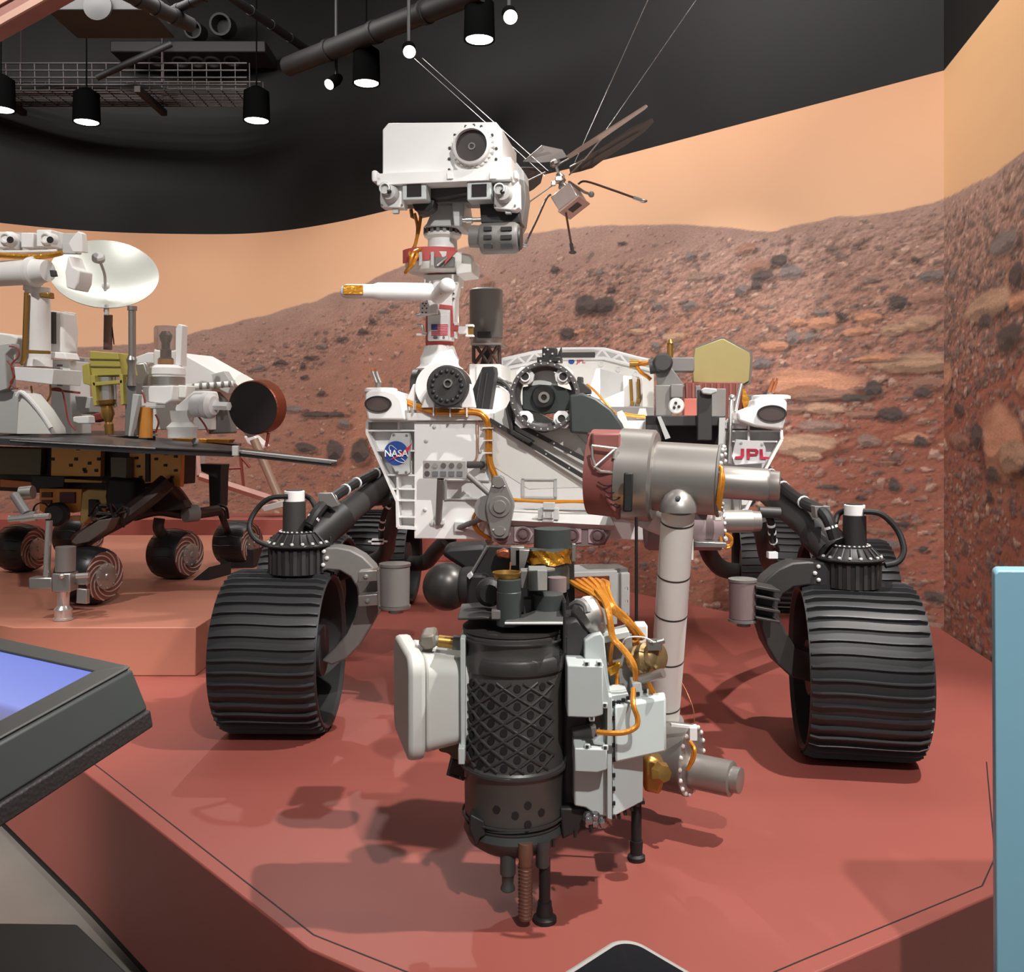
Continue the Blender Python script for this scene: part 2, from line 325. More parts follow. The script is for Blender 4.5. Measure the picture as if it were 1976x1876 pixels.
ROCKS = [(1160, 590, 62, 36, 'd'), (1128, 588, 44, 44, 'd'), (1524, 524, 50, 30, 'g'), (1460, 514, 60, 30, 'b'), (1470, 532, 50, 24, 'd'), (1330, 494, 24, 20, 'g'), (1350, 535, 50, 18, 't'), (1458, 551, 30, 22, 'd'), (1432, 560, 28, 22, 'g'), (1504, 502, 40, 26, 'd'), (1440, 480, 44, 24, 'b'),
 (1680, 538, 40, 18, 't'), (1798, 532, 62, 22, 'g'), (1770, 502, 24, 14, 'd'), (1734, 584, 40, 30, 'd'), (1795, 576, 80, 18, 'b'), (1587, 622, 62, 24, 'o'), (1540, 622, 34, 18, 'o'), (1652, 640, 60, 16, 'o'), (1725, 636, 56, 26, 'y'), (1775, 622, 66, 34, 'y'), (1672, 612, 60, 20, 'o'), (1624, 610, 26, 22, 'd'), (1584, 604, 34, 16, 'g'),
 (1530, 650, 26, 34, 'g'), (1494, 668, 60, 22, 'o'), (1562, 652, 30, 20, 'g'), (1470, 700, 40, 22, 'g'), (1560, 740, 190, 60, 'o'), (1590, 762, 140, 24, 'b'), (1520, 790, 90, 20, 'b'), (1760, 700, 150, 44, 'y'), (1690, 690, 90, 18, 'o'), (1790, 740, 70, 30, 'b'), (1686, 750, 36, 38, 'd'), (1778, 758, 38, 22, 'd'), (1590, 788, 84, 22, 'y'), (1660, 800, 70, 16, 'b'), (1580, 822, 100, 24, 't'), (1545, 858, 150, 44, 'y'), (1676, 850, 50, 26, 't'), (1762, 846, 70, 26, 'o'), (1775, 852, 34, 22, 'd'), (1560, 880, 60, 20, 'y'), (1720, 800, 60, 30, 'd'), (1650, 768, 60, 20, 'd'),
 (1725, 936, 28, 28, 'd'), (1710, 894, 50, 10, 'b'), (1600, 940, 60, 10, 'd'), (1745, 1012, 40, 12, 'd'), (1700, 1050, 76, 26, 'g'), (1782, 1060, 24, 16, 'd'), (1800, 1152, 46, 24, 'd'), (1660, 960, 22, 12, 'd'), (1690, 1025, 60, 12, 'b'),
 (1200, 470, 20, 10, 'd'), (1156, 526, 24, 12, 'g'), (1070, 520, 26, 14, 'd'), (1095, 644, 34, 24, 'd'), (1042, 620, 30, 20, 'b'), (1264, 668, 22, 22, 'g'), (1270, 590, 28, 18, 'g'), (1330, 590, 34, 20, 'g'), (1180, 560, 28, 14, 'd'), (1270, 560, 30, 14, 't'), (1230, 640, 40, 16, 'y'), (1300, 650, 50, 18, 'y'), (1120, 640, 30, 10, 'o'), (940, 545, 26, 24, 'b'),
 (645, 870, 34, 50, 'd'), (696, 870, 40, 56, 'd'), (588, 864, 44, 22, 'd'), (585, 706, 14, 16, 'd'), (587, 728, 18, 12, 'd'), (500, 710, 30, 14, 'g'), (540, 700, 30, 14, 'd'), (620, 668, 24, 12, 'g'), (660, 655, 26, 12, 'd'), (665, 818, 30, 22, 'g'), (560, 790, 60, 14, 'g'), (610, 800, 60, 16, 'd'), (650, 800, 50, 12, 'd'), (700, 640, 24, 14, 'd'), (740, 600, 26, 10, 'g'), (620, 760, 24, 12, 'd'), (720, 620, 16, 14, 'd'), (600, 690, 30, 12, 'd'), (760, 590, 20, 10, 'g')]
wd = dense(WP, 24); cut = 24*3
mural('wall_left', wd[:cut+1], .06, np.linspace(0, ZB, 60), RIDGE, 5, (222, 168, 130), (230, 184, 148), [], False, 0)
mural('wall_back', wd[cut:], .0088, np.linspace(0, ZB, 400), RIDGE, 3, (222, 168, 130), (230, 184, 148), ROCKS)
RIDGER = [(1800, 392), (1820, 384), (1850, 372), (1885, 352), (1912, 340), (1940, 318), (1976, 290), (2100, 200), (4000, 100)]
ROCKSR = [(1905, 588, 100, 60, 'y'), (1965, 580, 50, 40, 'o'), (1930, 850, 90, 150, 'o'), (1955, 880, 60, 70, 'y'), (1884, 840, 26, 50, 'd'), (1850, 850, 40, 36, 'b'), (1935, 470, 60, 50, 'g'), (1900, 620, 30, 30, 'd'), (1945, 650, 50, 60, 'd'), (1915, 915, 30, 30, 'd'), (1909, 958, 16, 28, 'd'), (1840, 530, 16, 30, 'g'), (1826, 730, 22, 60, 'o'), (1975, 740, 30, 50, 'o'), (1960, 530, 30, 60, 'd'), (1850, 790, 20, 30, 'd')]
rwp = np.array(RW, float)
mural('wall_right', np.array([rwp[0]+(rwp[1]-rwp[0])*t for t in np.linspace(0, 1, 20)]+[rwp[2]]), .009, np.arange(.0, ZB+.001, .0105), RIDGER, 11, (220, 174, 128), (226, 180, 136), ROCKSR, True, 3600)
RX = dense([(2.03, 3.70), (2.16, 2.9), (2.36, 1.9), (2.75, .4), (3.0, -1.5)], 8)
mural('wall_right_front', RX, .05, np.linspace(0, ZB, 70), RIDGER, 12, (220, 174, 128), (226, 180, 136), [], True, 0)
# black upper walls and ceiling
blackwall = mat('black_wall_paint', (20, 19, 18), .6, 0, .12, 3, spec=.25)
up = dense(WP, 6)
def strip(path, z0, z1): 
    m = MB(); n = len(path); m.add([V((p[0], p[1], z0)) for p in path]+[V((p[0], p[1], z1)) for p in path], [(i, i+1, n+i+1, n+i) for i in range(n-1)]); return m
struct(strip(up, ZB, ZC).build('wall_back_upper', blackwall))
struct(strip(np.r_[rwp, RX[1:]], ZB, ZC).build('wall_right_upper', blackwall))
m = MB(); m.add([(-7.5, -2, ZC), (3, -2, ZC), (3, 10, ZC), (-7.5, 10, ZC)], [(3, 2, 1, 0)]); struct(m.build('ceiling', mat('ceiling_black', (13, 12, 12), .8, 0, .15, 2)))
m = MB(); m.add([(-9, -4, 0), (5, -4, 0), (5, 10.5, 0), (-9, 10.5, 0)], [(0, 1, 2, 3)]); struct(m.build('floor', mat('polished_concrete', (132, 126, 120), .35, 0, .22, 2.5, .1, 20)))
# plinths
redp = mat('plinth_red', (145, 76, 67), .5, 0, .05, 5, .06, 300); redside = mat('plinth_red_side', (164, 88, 76), .5, 0, .05, 5)
tanp = mat('plinth_tan', (170, 110, 91), .5, 0, .05, 5, .06, 300)
PL = [(-2.6, 4.25), (-1.308, 2.887), (-.40, 1.885), (-.08, 1.665), (.27, 1.615), (.574, 1.804), (1.10, 2.13), (1.20, 2.27), (1.50, 2.9), (1.89, 3.0), (2.09, 4.19), (2.17, 4.88), (1.18, 5.29), (.48, 6.25), (-.2, 7.05), (-.2, 7.9), (-6.2, 6.6), (-4.2, 4.6)]
m = MB(); n = len(PL); kick = .07
m.prism([V((x, y, kick)) for x, y in PL], (0, 0, PZ-kick)); struct(m.build('display_platform', redp, None, .004), 'large faceted red plinth under the big rover')
ctr = V((0, 3.6, 0)); m = MB(); m.prism([ctr+(V((x, y, 0))-ctr)*.975 for x, y in PL], (0, 0, kick)); struct(m.build('trim_1', black))
seam = [V((-2.25, 4.0, PZ)), V((-1.205, 2.84, PZ)), V((-.40, 1.935, PZ)), V((-.06, 1.715, PZ)), V((.27, 1.665, PZ)), V((.56, 1.845, PZ)), V((1.05, 2.141, PZ)), V((1.15, 2.282, PZ)), V((1.45, 2.93, PZ))]
m = MB()
for a, b in zip(seam[:-1], seam[1:]):
    d = (b-a).normalized(); x = V((-d.y, d.x, 0))*.0016; u = V((0, 0, .0008)); m.add([a-x+u, b-x+u, b+x+u, a+x+u], [(0, 1, 2, 3)])
struct(m.build('trim_2', black))
MPL = [(-2.04, 3.93), (-1.296, 3.93), (-1.305, 7.22), (-6.0, 7.22), (-4.6, 5.6), (-2.9, 4.45)]
m = MB(); m.prism([V((x, y, PZ+.0005)) for x, y in MPL], (0, 0, MZ-PZ-.0005)); struct(m.build('display_platform_small', tanp, None, .004), 'tan plinth carrying the smaller rover')
m = MB(); m.prism([V((x, y, PZ+.001)) for x, y in [(-5.8, 7.225), (-.2, 7.225), (-.2, 7.72), (-5.4, 7.72)]], (0, 0, .778-PZ)); struct(m.build('display_ledge', redp, None, .004), 'low red ledge along the mural wall')
# ------------------------------------------------------------------ ceiling fittings
lamp = emit('lamp_face', (255, 250, 240), 14.0)
def downlight(px, py, z, d, nm='downlight', lbl='', en=26):
    Y = FPX*(z-CZ)/(CY-py); p = at(px, py, Y)
    t = thing(nm, lbl, 'ceiling light', p+V((0, 0, 0)), 'round downlights along the black wall')
    MB().lathe(p, (0, 0, 1), [(d*.46, .014), (d*.5, .0), (d*.53, 0), (d*.53, .03), (d*.5, .24), (d*.2, .28), (d*.03, .29), (d*.03, ZC-p.z)], 28).build('housing', soot, t)
    MB().lathe(p, (0, 0, 1), [(d*.46, .006), (d*.46, .009)], 28).build('lens', lamp, t)
    l = spot('lamp', p+V((0, 0, -.01)), p+V((0, 0, -1)), en, 95, .9, (1, .96, .88), .08); l.parent = t; l.location = V((0, 0, -.01))
for px, py, d, lb in [(167, 237, .205, 'round downlight above the dish antenna, between two others'), (495, 234, .205, 'round downlight under the right end of the wire cable tray'), (2, 213, .2, 'round downlight at the far left edge of the picture'), (707, 162, .19, 'round downlight left of the rover head, beside a small spotlight'), (925, 78, .19, 'round downlight above the rover head, highest of the round ones')]:
    downlight(px, py, 3.98, d, lbl=lb)
def trackspot(px, py, Y, aim, r, lb, en=0):
    p = at(px, py, Y); t = thing('spotlight', lb, 'spotlight', p, 'small aimed spotlights on the ceiling'); d = (V(aim)-p).normalized()
    MB().lathe(p, -d, [(r*.7, .004), (r, .0), (r*1.06, 0), (r*1.06, .1), (r*.7, .15)], 24).build('housing', soot, t)
    MB().ring(p+d*.0015, -d, r*.98, r*.72, .004, 24).build('rim', emit('spot_rim', (255, 246, 232), 3.0), t)
    MB().lathe(p, -d, [(r*.7, .001), (r*.7, .003)], 24).build('lens', lamp, t)
    MB().tube([p-d*.1, p-d*.1+V((0, 0, .12)), V((p.x, p.y, ZC))-V((d.x, d.y, 0))*.1], .012, 8).build('stem', black, t)
trackspot(790, 100, 6.3, (0, 1.9, .8), .042, 'small bright spotlight where the two cables begin')
trackspot(985, 33, 5.6, (.4, 1.6, 1.0), .042, 'small bright spotlight highest above the rover head')
trackspot(635, 163, 7.2, (-3.2, 4.2, 1.4), .04, 'small spotlight left of the round downlight, tilted to the left')
# cable tray
t = thing('cable_tray', 'long wire basket cable tray hung under the dark ceiling', 'cable tray', (-3.2, 8.2, 4.3))
tx0, tx1 = -5.2, -2.22
traym = mat('tray_wire', (48, 41, 40), .5, .4, .1)
def trayline(m, y, z, r=.006, a=tx0, b=tx1): m.tube([(a, y, z), (b, y, z)], r, 5)
m = MB(); [trayline(m, 8.05+.05*k, 4.3) for k in range(9)]; m.build('floor_wires', traym, t)['kind'] = 'stuff'
m = MB(); [trayline(m, 8.03, 4.34+.06*k, .008) for k in range(4)]; m.build('front_rail', traym, t)
m = MB(); [trayline(m, 8.47, 4.34+.06*k, .008) for k in range(4)]; m.build('rear_rail', traym, t)
m = MB()
for k in range(26): 
    x = tx0+.12*k; m.tube([(x, 8.03, 4.52), (x, 8.04, 4.3), (x, 8.46, 4.3), (x, 8.47, 4.52)], .005, 5)
m.build('cross_wires', traym, t)['kind'] = 'stuff'
for x in (-4.35, -3.1): MB().box((x, 8.24, 4.27), .05, .62, .05).build('support_arm', traym, t); 
for x in (-4.35, -3.1): MB().tube([(x, 8.5, 4.27), (x, 8.5, ZC)], .012, 6).build('hanger_rod', traym, t)
for px, py in ((140, 150), (190, 158), (110, 140)): pass
m = MB(); m.tube([(tx0, 8.2, 4.37), (-4.2, 8.22, 4.36), (-3.7, 8.15, 4.38), (-3.1, 8.2, 4.36), (-2.9, 8.3, 4.34)], .035, 8, 6); m.tube([(tx0, 8.3, 4.36), (-4.0, 8.3, 4.36), (-3.4, 8.3, 4.38)], .028, 8, 6); m.build('laid_cables', duct, t)
# ducts, pipes and beams of the dark ceiling
def pipe(name, a, b, r, lb, cat='pipe', m_=duct, n=16):
    a, b = V(a), V(b); t = thing(name, lb, cat, a); MB().cyl(a, b, r, n=n).build('pipe_run', m_, t); d = (b-a).normalized(); L = (b-a).length
    for k in range(1, 4): MB().lathe(a+d*L*k/4, d, [(r*1.12, -.02), (r*1.12, .02)], n).build('coupling', m_, t)
    return t
pipe('ceiling_pipe', at(556, 128, 7.5), at(930, -20, 6.1), .075, 'thick dark pipe slanting up to the right below the ceiling')
pipe('ceiling_pipe', at(440, -10, 7.0), at(592, 96, 8.6), .035, 'thin dark pipe slanting down to the right end of the thick one')
pipe('ceiling_pipe', at(230, -20, 6.0), at(368, 48, 6.6), .05, 'short dark pipe ending in a cap over the wire tray')
pipe('ceiling_pipe', at(320, 26, 6.6), at(420, -16, 6.2), .03, 'thin dark branch pipe rising from the capped pipe')
t = thing('air_duct', 'flat dark air duct with a row of round outlets above the wire tray', 'duct', at(360, 90, 8.6))
F8 = Frame(0, 0, 8.6)
MB().fbox(F8, 212, 78, 512, 100, 0, .4).build('duct_body', duct, t, .01)
for x, y in ((305, 108), (350, 110), (382, 110), (412, 110), (450, 108)): MB().lathe(at(x, y-10, 8.8), (0, -.3, -1), [(.07, 0), (.075, .12), (.06, .12), (.055, .02)], 16).build('outlet', duct, t)
MB().lathe(at(437, 55, 8.9), (0, -1, -.2), [(.1, 0), (.1, .2), (.08, .2), (.08, .02)], 20).build('outlet', duct, t)
MB().lathe(at(385, 65, 8.9), (0, -1, -.2), [(.08, 0), (.08, .2), (.065, .2), (.065, .02)], 20).build('outlet', duct, t)
o = MB().cyl(at(186, 150, 7.8), at(330, 84, 7.95), .028).build('flexible_hose', duct); tag(o, 'grey diagonal hose crossing in front of the wire tray', 'hose')
t = thing('ceiling_duct', 'broad dark duct with a round cap at the top left ceiling', 'duct', at(150, 15, 6.8)); 
MB().fbox(Frame(0, 0, 6.8), 88, -40, 290, 20, 0, .5).build('duct_body', duct, t, .01); MB().lathe(at(190, 14, 6.79), (0, -1, 0), [(.1, 0), (.1, .02), (.02, .03)], 24).build('cap', black, t)
t = thing('slanted_beam', 'pale pink slanted beam in the top left corner', 'beam', at(20, 25, 3.6)); pinkb = mat('pale_pink_paint', (196, 150, 132), .5, 0, .08, 12)
a, b = at(-90, 86, 3.6), at(150, -48, 3.6); d = (b-a).normalized(); nrm = V((0, -1, 0)); upv = nrm.cross(d)
MB().box((a+b)/2, (b-a).length, .1, .10, (d, V((0, 1, 0)), upv)).build('beam_body', mat('dull_red_paint', (150, 96, 86), .6, 0, .15, 12), t, .006)
MB().box((a+b)/2-upv*(.045)-V((0, .055, 0)), (b-a).length, .012, .025, (d, V((0, 1, 0)), upv)).build('edge_strip', pinkb, t)
MB().box((a+b)/2+upv*(.02)-V((0, .053, 0)), (b-a).length, .008, .02, (d, V((0, 1, 0)), upv)).build('edge_strip', pinkb, t)
# ------------------------------------------------------------------ the big rover (one thing; everything below hangs on its Empty)
F = Frame(8, .145, 3.13); H = Frame(10, .145, 3.13)
RO = thing('mars_rover', 'large white six-wheeled rover with camera mast and folded robot arm on red plinth', 'rover', (.145, 3.9, PZ))
def ell(F_, cx, cy, rx, ry, v, n=28, a0=0, a1=2*math.pi): return [F_.R(cx+rx*math.cos(a0+(a1-a0)*i/n), cy+ry*math.sin(a0+(a1-a0)*i/n), v) for i in range(n)]
def pxm(Y): return Y/FPX
# ---- wheels with separate grousers
def profile_wheel(r, w):
    h = w/2
    return [(r-.022, -h+.012), (r-.012, -h), (r-.006, -h), (r, -h+.03), (r+.003, -h*.5), (r+.004, 0), (r+.003, h*.5), (r, h-.03), (r-.006, h), (r-.012, h), (r-.022, h-.012), (r-.026, h*.5), (r-.026, -h*.5), (r-.022, -h+.012)]
gm = None
def wheel(name, c, yaw, r, w, parent, ng, mt, mg, spokes=6):
    global gm
    m = MB(); m.lathe((0, 0, 0), (1, 0, 0), profile_wheel(r, w), 64, cap=False)
    rim = m.build(name, mt); rim.parent = parent; rim.location = V(c)-parent.location; rim.rotation_euler = (0, 0, math.radians(yaw))
    hub = MB(); hub.lathe((0, 0, 0), (1, 0, 0), [(.05, -w*.42), (.085, -w*.42), (.085, -w*.1), (.06, -w*.06), (.06, w*.2), (.085, w*.24), (.085, w*.42), (.05, w*.42)], 28)
    for k in range(spokes):
        a = 2*math.pi*k/spokes; pts = []
        for t in np.linspace(0, 1, 7):
            rr = .07+(r-.095)*t; aa = a+.7*t*t; pts.append(V((w*.12-.02*t, rr*math.cos(aa), rr*math.sin(aa))))
        hub.tube(pts, .014, 6)
    hub.lathe((0, 0, 0), (1, 0, 0), [(r-.045, w*.10), (r-.024, w*.10), (r-.024, w*.16), (r-.045, w*.16), (r-.045, w*.10)], 40, cap=False)
    hb = hub.build('hub', mt); hb.parent = rim
    if gm is None or gm[0] != (r, w):
        g = MB(); N = 12; prof = []
        for i in range(N+1):
            x = -w/2+.004+(w-.008)*i/N; wav = .003*math.sin(i/N*2*math.pi); ed = 1 if 0 < i < N else .55
            rr = r+(.003 if 0 < i < N else -.001)
            prof.append([(x, wav-.0045, rr-.004), (x, wav-.002, rr+.011*ed), (x, wav+.002, rr+.011*ed), (x, wav+.0045, rr-.004)])
        vs = [V(p) for q in prof for p in q]; fs = []
        for i in range(N):
            for k in range(4): a = i*4+k; b = i*4+(k+1) % 4; fs.append((a, b, b+4, a+4))
        fs += [(0, 1, 2, 3), (N*4+3, N*4+2, N*4+1, N*4)]
        g.add(vs, fs); go = g.build('grouser', mg); gm = ((r, w), go.data); bpy.data.objects.remove(go)
    for k in range(ng):
        o = bpy.data.objects.new('grouser', gm[1]); COL.objects.link(o); o.parent = rim; o.rotation_euler = (2*math.pi*(k+.3)/ng, 0, 0)
    return rim
R0 = .2575
def gz(px, Y): return at(px, 820, Y).x
wheel('wheel', (gz(543, 3.25), 3.25, PZ+R0+.009), -1, R0, .345, RO, 44, tyre, tyre2)
wheel('wheel', (gz(1651, 3.0), 3.0, PZ+R0+.009), -9, R0, .345, RO, 44, tyre, tyre2)
wheel('wheel', (gz(598, 4.35), 4.35, PZ+R0+.009), -5, R0, .345, RO, 44, tyre, tyre2)
wheel('wheel', (gz(1632, 4.15), 4.15, PZ+R0+.009), -7, R0, .345, RO, 44, tyre, tyre2)
wheel('wheel', (gz(742, 5.55), 5.55, PZ+R0+.009), -6, R0, .345, RO, 44, tyre, tyre2)
wheel('wheel', (gz(1482, 5.3), 5.3, PZ+R0+.009), -7, R0, .345, RO, 44, tyre, tyre2)
# ---- steering actuators, forks and drive motors of the two front wheels
def vcyl(m, px, y0, y1, r0, r1, Y, n=32, cap=True):  # upright cylinder between two picture heights, radii in px
    a = at(px, y1, Y); b = at(px, y0, Y); return m.lathe(a, (0, 0, 1), [(r1*pxm(Y), 0), (r0*pxm(Y), (b-a).length)], n, cap)
def steer(px, Y, yo, s, tubemat, fork, motor):
    B_ = RO
    m = MB(); vcyl(m, px, 968+yo, 1050+yo, 21.5, 22.5, Y); m.build('steering_motor', tubemat, B_)
    m = MB(); vcyl(m, px, 947+yo, 968+yo, 19.5, 19.5, Y); c = m.build('motor_cap', white, B_, .002)
    m = MB(); vcyl(m, px, 945.5+yo, 947+yo, 16, 16, Y); m.build('cap_disc', darker, B_)
    k = pxm(Y); p = at(px+s*8, 1052+yo, Y)
    m = MB(); m.lathe(p, (0, 0, 1), [(62*k, 0), (63*k, 3*k), (58*k, 5*k), (50*k, 8*k), (38*k, 24*k), (38*k, 27*k), (25*k, 28*k)], 40); fl = m.build('steering_flange', darker, B_)
    m = MB()
    for i in range(20):
        a = 2*math.pi*i/20; d = V((math.cos(a), math.sin(a), 0)); m.tube([p+d*59*k+V((0, 0, 4*k)), p+d*39.5*k+V((0, 0, 24*k))], 1.7*k, 5)
    split(m, 'flange_rib', dark, fl)
    for R_, r_, h_, n_, z_ in ((56, 3.4, 4, 18, 6), (35, 2.2, 2.2, 24, 27)):
        b = MB(); b.lathe((0, 0, 0), (0, 0, 1), [(r_*k, 0), (r_*k, h_*.7*k), (r_*.6*k, h_*k)], 8); bo = b.build('bolt', boltm); me = bo.data; bpy.data.objects.remove(bo)
        for i in range(n_):
            a = 2*math.pi*(i+.5)/n_; o = bpy.data.objects.new('bolt', me); COL.objects.link(o); o.parent = fl; o.location = p-RO.location+V((math.cos(a)*R_*k, math.sin(a)*R_*k, z_*k))
    m = MB(); q = at(px+s*6, 1108+yo, Y); m.lathe(q, (0, 0, 1), [(44*k, 0), (52*k, 4*k), (52*k, 50*k), (57*k, 54*k)], 40); dr = m.build('steering_drum', darker, B_)
    m = MB()
    for i in range(22):
        a = 2*math.pi*i/22; d = V((math.cos(a), math.sin(a), 0)); t = V((-d.y, d.x, 0)); m.box(q+d*53.5*k+V((0, 0, 28*k)), 7*k, 3*k, 46*k, (t, d, V((0, 0, 1))))
    split(m, 'drum_rib', dark, dr)
    m = MB(); m.prism([at(x, y, Y-.03) for x, y in fork], (0, .09, 0)); fk = m.build('wheel_fork', dark if s < 0 else midgrey, B_, .006)
    for x, y in ([(625, 1064), (631, 1077), (624, 1090)] if s > 0 else [(1579, 1093), (1572, 1106), (1579, 1119)]):
        MB().lathe(at(x, y, Y-.03), (0, -1, 0), [(4*k, 0), (4*k, 4*k), (2*k, 6*k)], 12).build('bolt', boltm, fk)
    mx, my0, my1, r = motor; m = MB(); vcyl(m, mx, my0, my1, r, r*.97, Y-.12); mo = m.build('drive_motor', midgrey if s > 0 else mauve, B_, .003)
    m = MB(); vcyl(m, mx, my0-5, my0, r*1.05, r*1.05, Y-.12); vcyl(m, mx, my1, my1+5, r*1.06, r*1.06, Y-.12); vcyl(m, mx+2, my1+5, my1+14, r*.5, r*.5, Y-.12); split(m, 'motor_flange', alu if s > 0 else midgrey, mo)
    return fk
forkL = [(610, 1058), (650, 1056), (676, 1061), (700, 1074), (720, 1094), (734, 1122), (738, 1160), (733, 1180), (712, 1216), (694, 1246), (668, 1272), (640, 1284), (620, 1276), (645, 1252), (668, 1226), (684, 1192), (692, 1160), (688, 1134), (676, 1114), (656, 1102), (632, 1100), (612, 1106)]
steer(568, 3.25, 0, 1, dark, forkL, (762, 1092, 1168, 29))
forkR = [(1612, 1086), (1560, 1084), (1530, 1086), (1502, 1098), (1480, 1116), (1464, 1140), (1458, 1170), (1466, 1206), (1478, 1244), (1500, 1282), (1528, 1308), (1580, 1320), (1610, 1310), (1600, 1266), (1560, 1258), (1534, 1246), (1516, 1218), (1503, 1188), (1502, 1168), (1512, 1148), (1532, 1134), (1560, 1130), (1612, 1134)]
steer(1649, 3.0, 27, -1, darker, forkR, (1433, 1122, 1194, 26))
# motor brackets with bolts
m = MB(); 
for y0, y1 in ((1104, 1124), (1150, 1171)): m.prism([at(x, y, 3.13) for x, y in ((691, y0), (732, y0-4), (732, y1-3), (691, y1))], (0, .06, 0))
m.prism([at(x, y, 3.12) for x, y in ((727, 1098), (734, 1097), (736, 1176), (729, 1178))], (0, .09, 0)); br = m.build('motor_bracket', alu, RO, .002)
for x, y in ((706, 1113), (709, 1160)): MB().lathe(at(x, y, 3.13), (0, -1, 0), [(.008, 0), (.008, .004), (.004, .008)], 12).build('bolt', midgrey, br)
m = MB()
for y0, y1 in ((1132, 1140), (1150, 1157), (1172, 1180), (1192, 1199)): m.prism([at(x, y, 2.84) for x, y in ((1458, y0-2), (1506, y0+7), (1506, y1+5), (1458, y1-4))], (0, .1, 0))
m.prism([at(x, y, 2.9) for x, y in ((1462, 1132), (1502, 1142), (1500, 1200), (1460, 1192))], (0, .05, 0)); m.build('motor_bracket', dark, RO, .002)
# rockers, cable bundles and legs
def ptube(pts, r, name, mt, par=RO, n=12, sm=6): return MB().tube([at(x, y, Y) for x, y, Y in pts], r, n, sm).build(name, mt, par)
rk = ptube([(615, 1038, 3.27), (650, 1005, 3.38), (700, 965, 3.58), (760, 915, 3.85)], .046, 'rocker_tube', dark)
ptube([(600, 1040, 3.27), (660, 990, 3.36)], .062, 'rocker_socket', darker)
rk2 = ptube([(1602, 1062, 3.02), (1560, 1014, 3.12), (1520, 980, 3.3), (1465, 935, 3.6)], .046, 'rocker_tube', dark)
ptube([(1615, 1066, 3.02), (1572, 1025, 3.1)], .06, 'rocker_socket', darker)
def bundle(pts, r, mt, ties, par=RO, sm=6):
    b = ptube(pts, r, 'cable_bundle', mt, par, 10, sm); P = [at(*p) for p in pts]
    for i, t in ties:
        c = P[i]*(1-t)+P[i+1]*t; d = (P[i+1]-P[i]).normalized(); MB().lathe(c, d, [(r*1.12, -.004), (r*1.12, .004)], 12).build('cable_tie', paper, b)
    return b
bundle([(598, 1012, 3.2), (612, 988, 3.22), (632, 968, 3.3), (680, 936, 3.5), (752, 900, 3.8)], .019, black, [(0, .5), (2, .15), (2, .7), (3, .1), (3, .6)])
bundle([(1611, 1040, 2.95), (1598, 1003, 2.96), (1582, 985, 3.0), (1555, 972, 3.1), (1520, 948, 3.25), (1480, 908, 3.45)], .019, black, [(0, .6), (3, .1), (4, .2), (4, .8)])
m = MB(); m.prism([at(x, y, 3.25) for x, y in ((613, 952), (641, 951), (655, 975), (640, 980), (615, 968))], (0, .03, 0)); m.build('cable_bracket', alu, RO, .002)
m = MB(); m.prism([at(x, y, 2.98) for x, y in ((1572, 977), (1602, 977), (1604, 993), (1574, 1000))], (0, .04, 0)); m.build('cable_bracket', midgrey, RO, .002)
bundle([(556, 958, 3.22), (520, 962, 3.22), (494, 985, 3.22), (481, 1015, 3.2), (492, 1040, 3.18), (515, 1052, 3.19)], .0085, black, [])
bundle([(585, 955, 3.3), (600, 964, 3.32), (610, 985, 3.3), (606, 1000, 3.28)], .0085, black, [])
bundle([(1666, 987, 2.97), (1700, 992, 2.96), (1731, 1022, 2.95), (1744, 1060, 2.93), (1733, 1084, 2.92), (1708, 1091, 2.92)], .0095, black, [])
bundle([(1635, 984, 3.03), (1618, 992, 3.05), (1612, 1010, 3.04)], .009, black, [])
# middle bogies
ptube([(780, 950, 3.75), (764, 985, 3.8), (750, 1030, 3.95), (735, 1075, 4.25), (640, 1112, 4.35)], .034, 'bogie_tube', dark)
bundle([(760, 962, 3.7), (744, 985, 3.72), (737, 1010, 3.75), (735, 1040, 3.8)], .011, black, [(0, .7), (1, .8), (2, .3)])
m = MB(); m.box(at(729, 1045, 3.78), .045, .03, .02); m.box(at(729, 1045, 3.77), .075, .01, .006); m.build('cable_bracket', paper, RO)
m = MB(); m.cyl(at(720, 968, 3.72), at(740, 966, 3.72), .018); m.cyl(at(738, 966, 3.72), at(775, 962, 3.72), .027); m.build('pivot_motor', dark, RO)
ptube([(1466, 1000, 3.2), (1474, 1040, 3.25), (1485, 1085, 3.4), (1510, 1110, 3.7), (1600, 1120, 4.1)], .030, 'bogie_tube', dark)
bundle([(1478, 985, 3.1), (1488, 1010, 3.12), (1491, 1040, 3.15), (1498, 1062, 3.2)], .012, black, [(0, .3), (1, .1), (1, .6), (2, .2)])
m = MB(); m.box(at(1490, 1071, 3.15), .03, .03, .02); m.build('cable_bracket', paper, RO)
m = MB(); m.cyl(at(1465, 988, 3.1), at(1505, 990, 3.1), .018); m.build('pivot_motor', dark, RO)
ptube([(866, 1040, 5.2), (842, 1062, 5.4), (818, 1086, 5.5), (770, 1086, 5.55)], .045, 'rear_leg', dark)
ptube([(1362, 1050, 4.9), (1375, 1080, 5.0), (1400, 1100, 5.1), (1450, 1105, 5.3)], .045, 'rear_leg', dark)
ptube([(775, 950, 3.8), (840, 960, 4.6), (868, 1030, 5.2)], .04, 'rear_rocker', dark); ptube([(1440, 960, 3.7), (1400, 960, 4.4), (1360, 1045, 4.9)], .04, 'rear_rocker', dark)
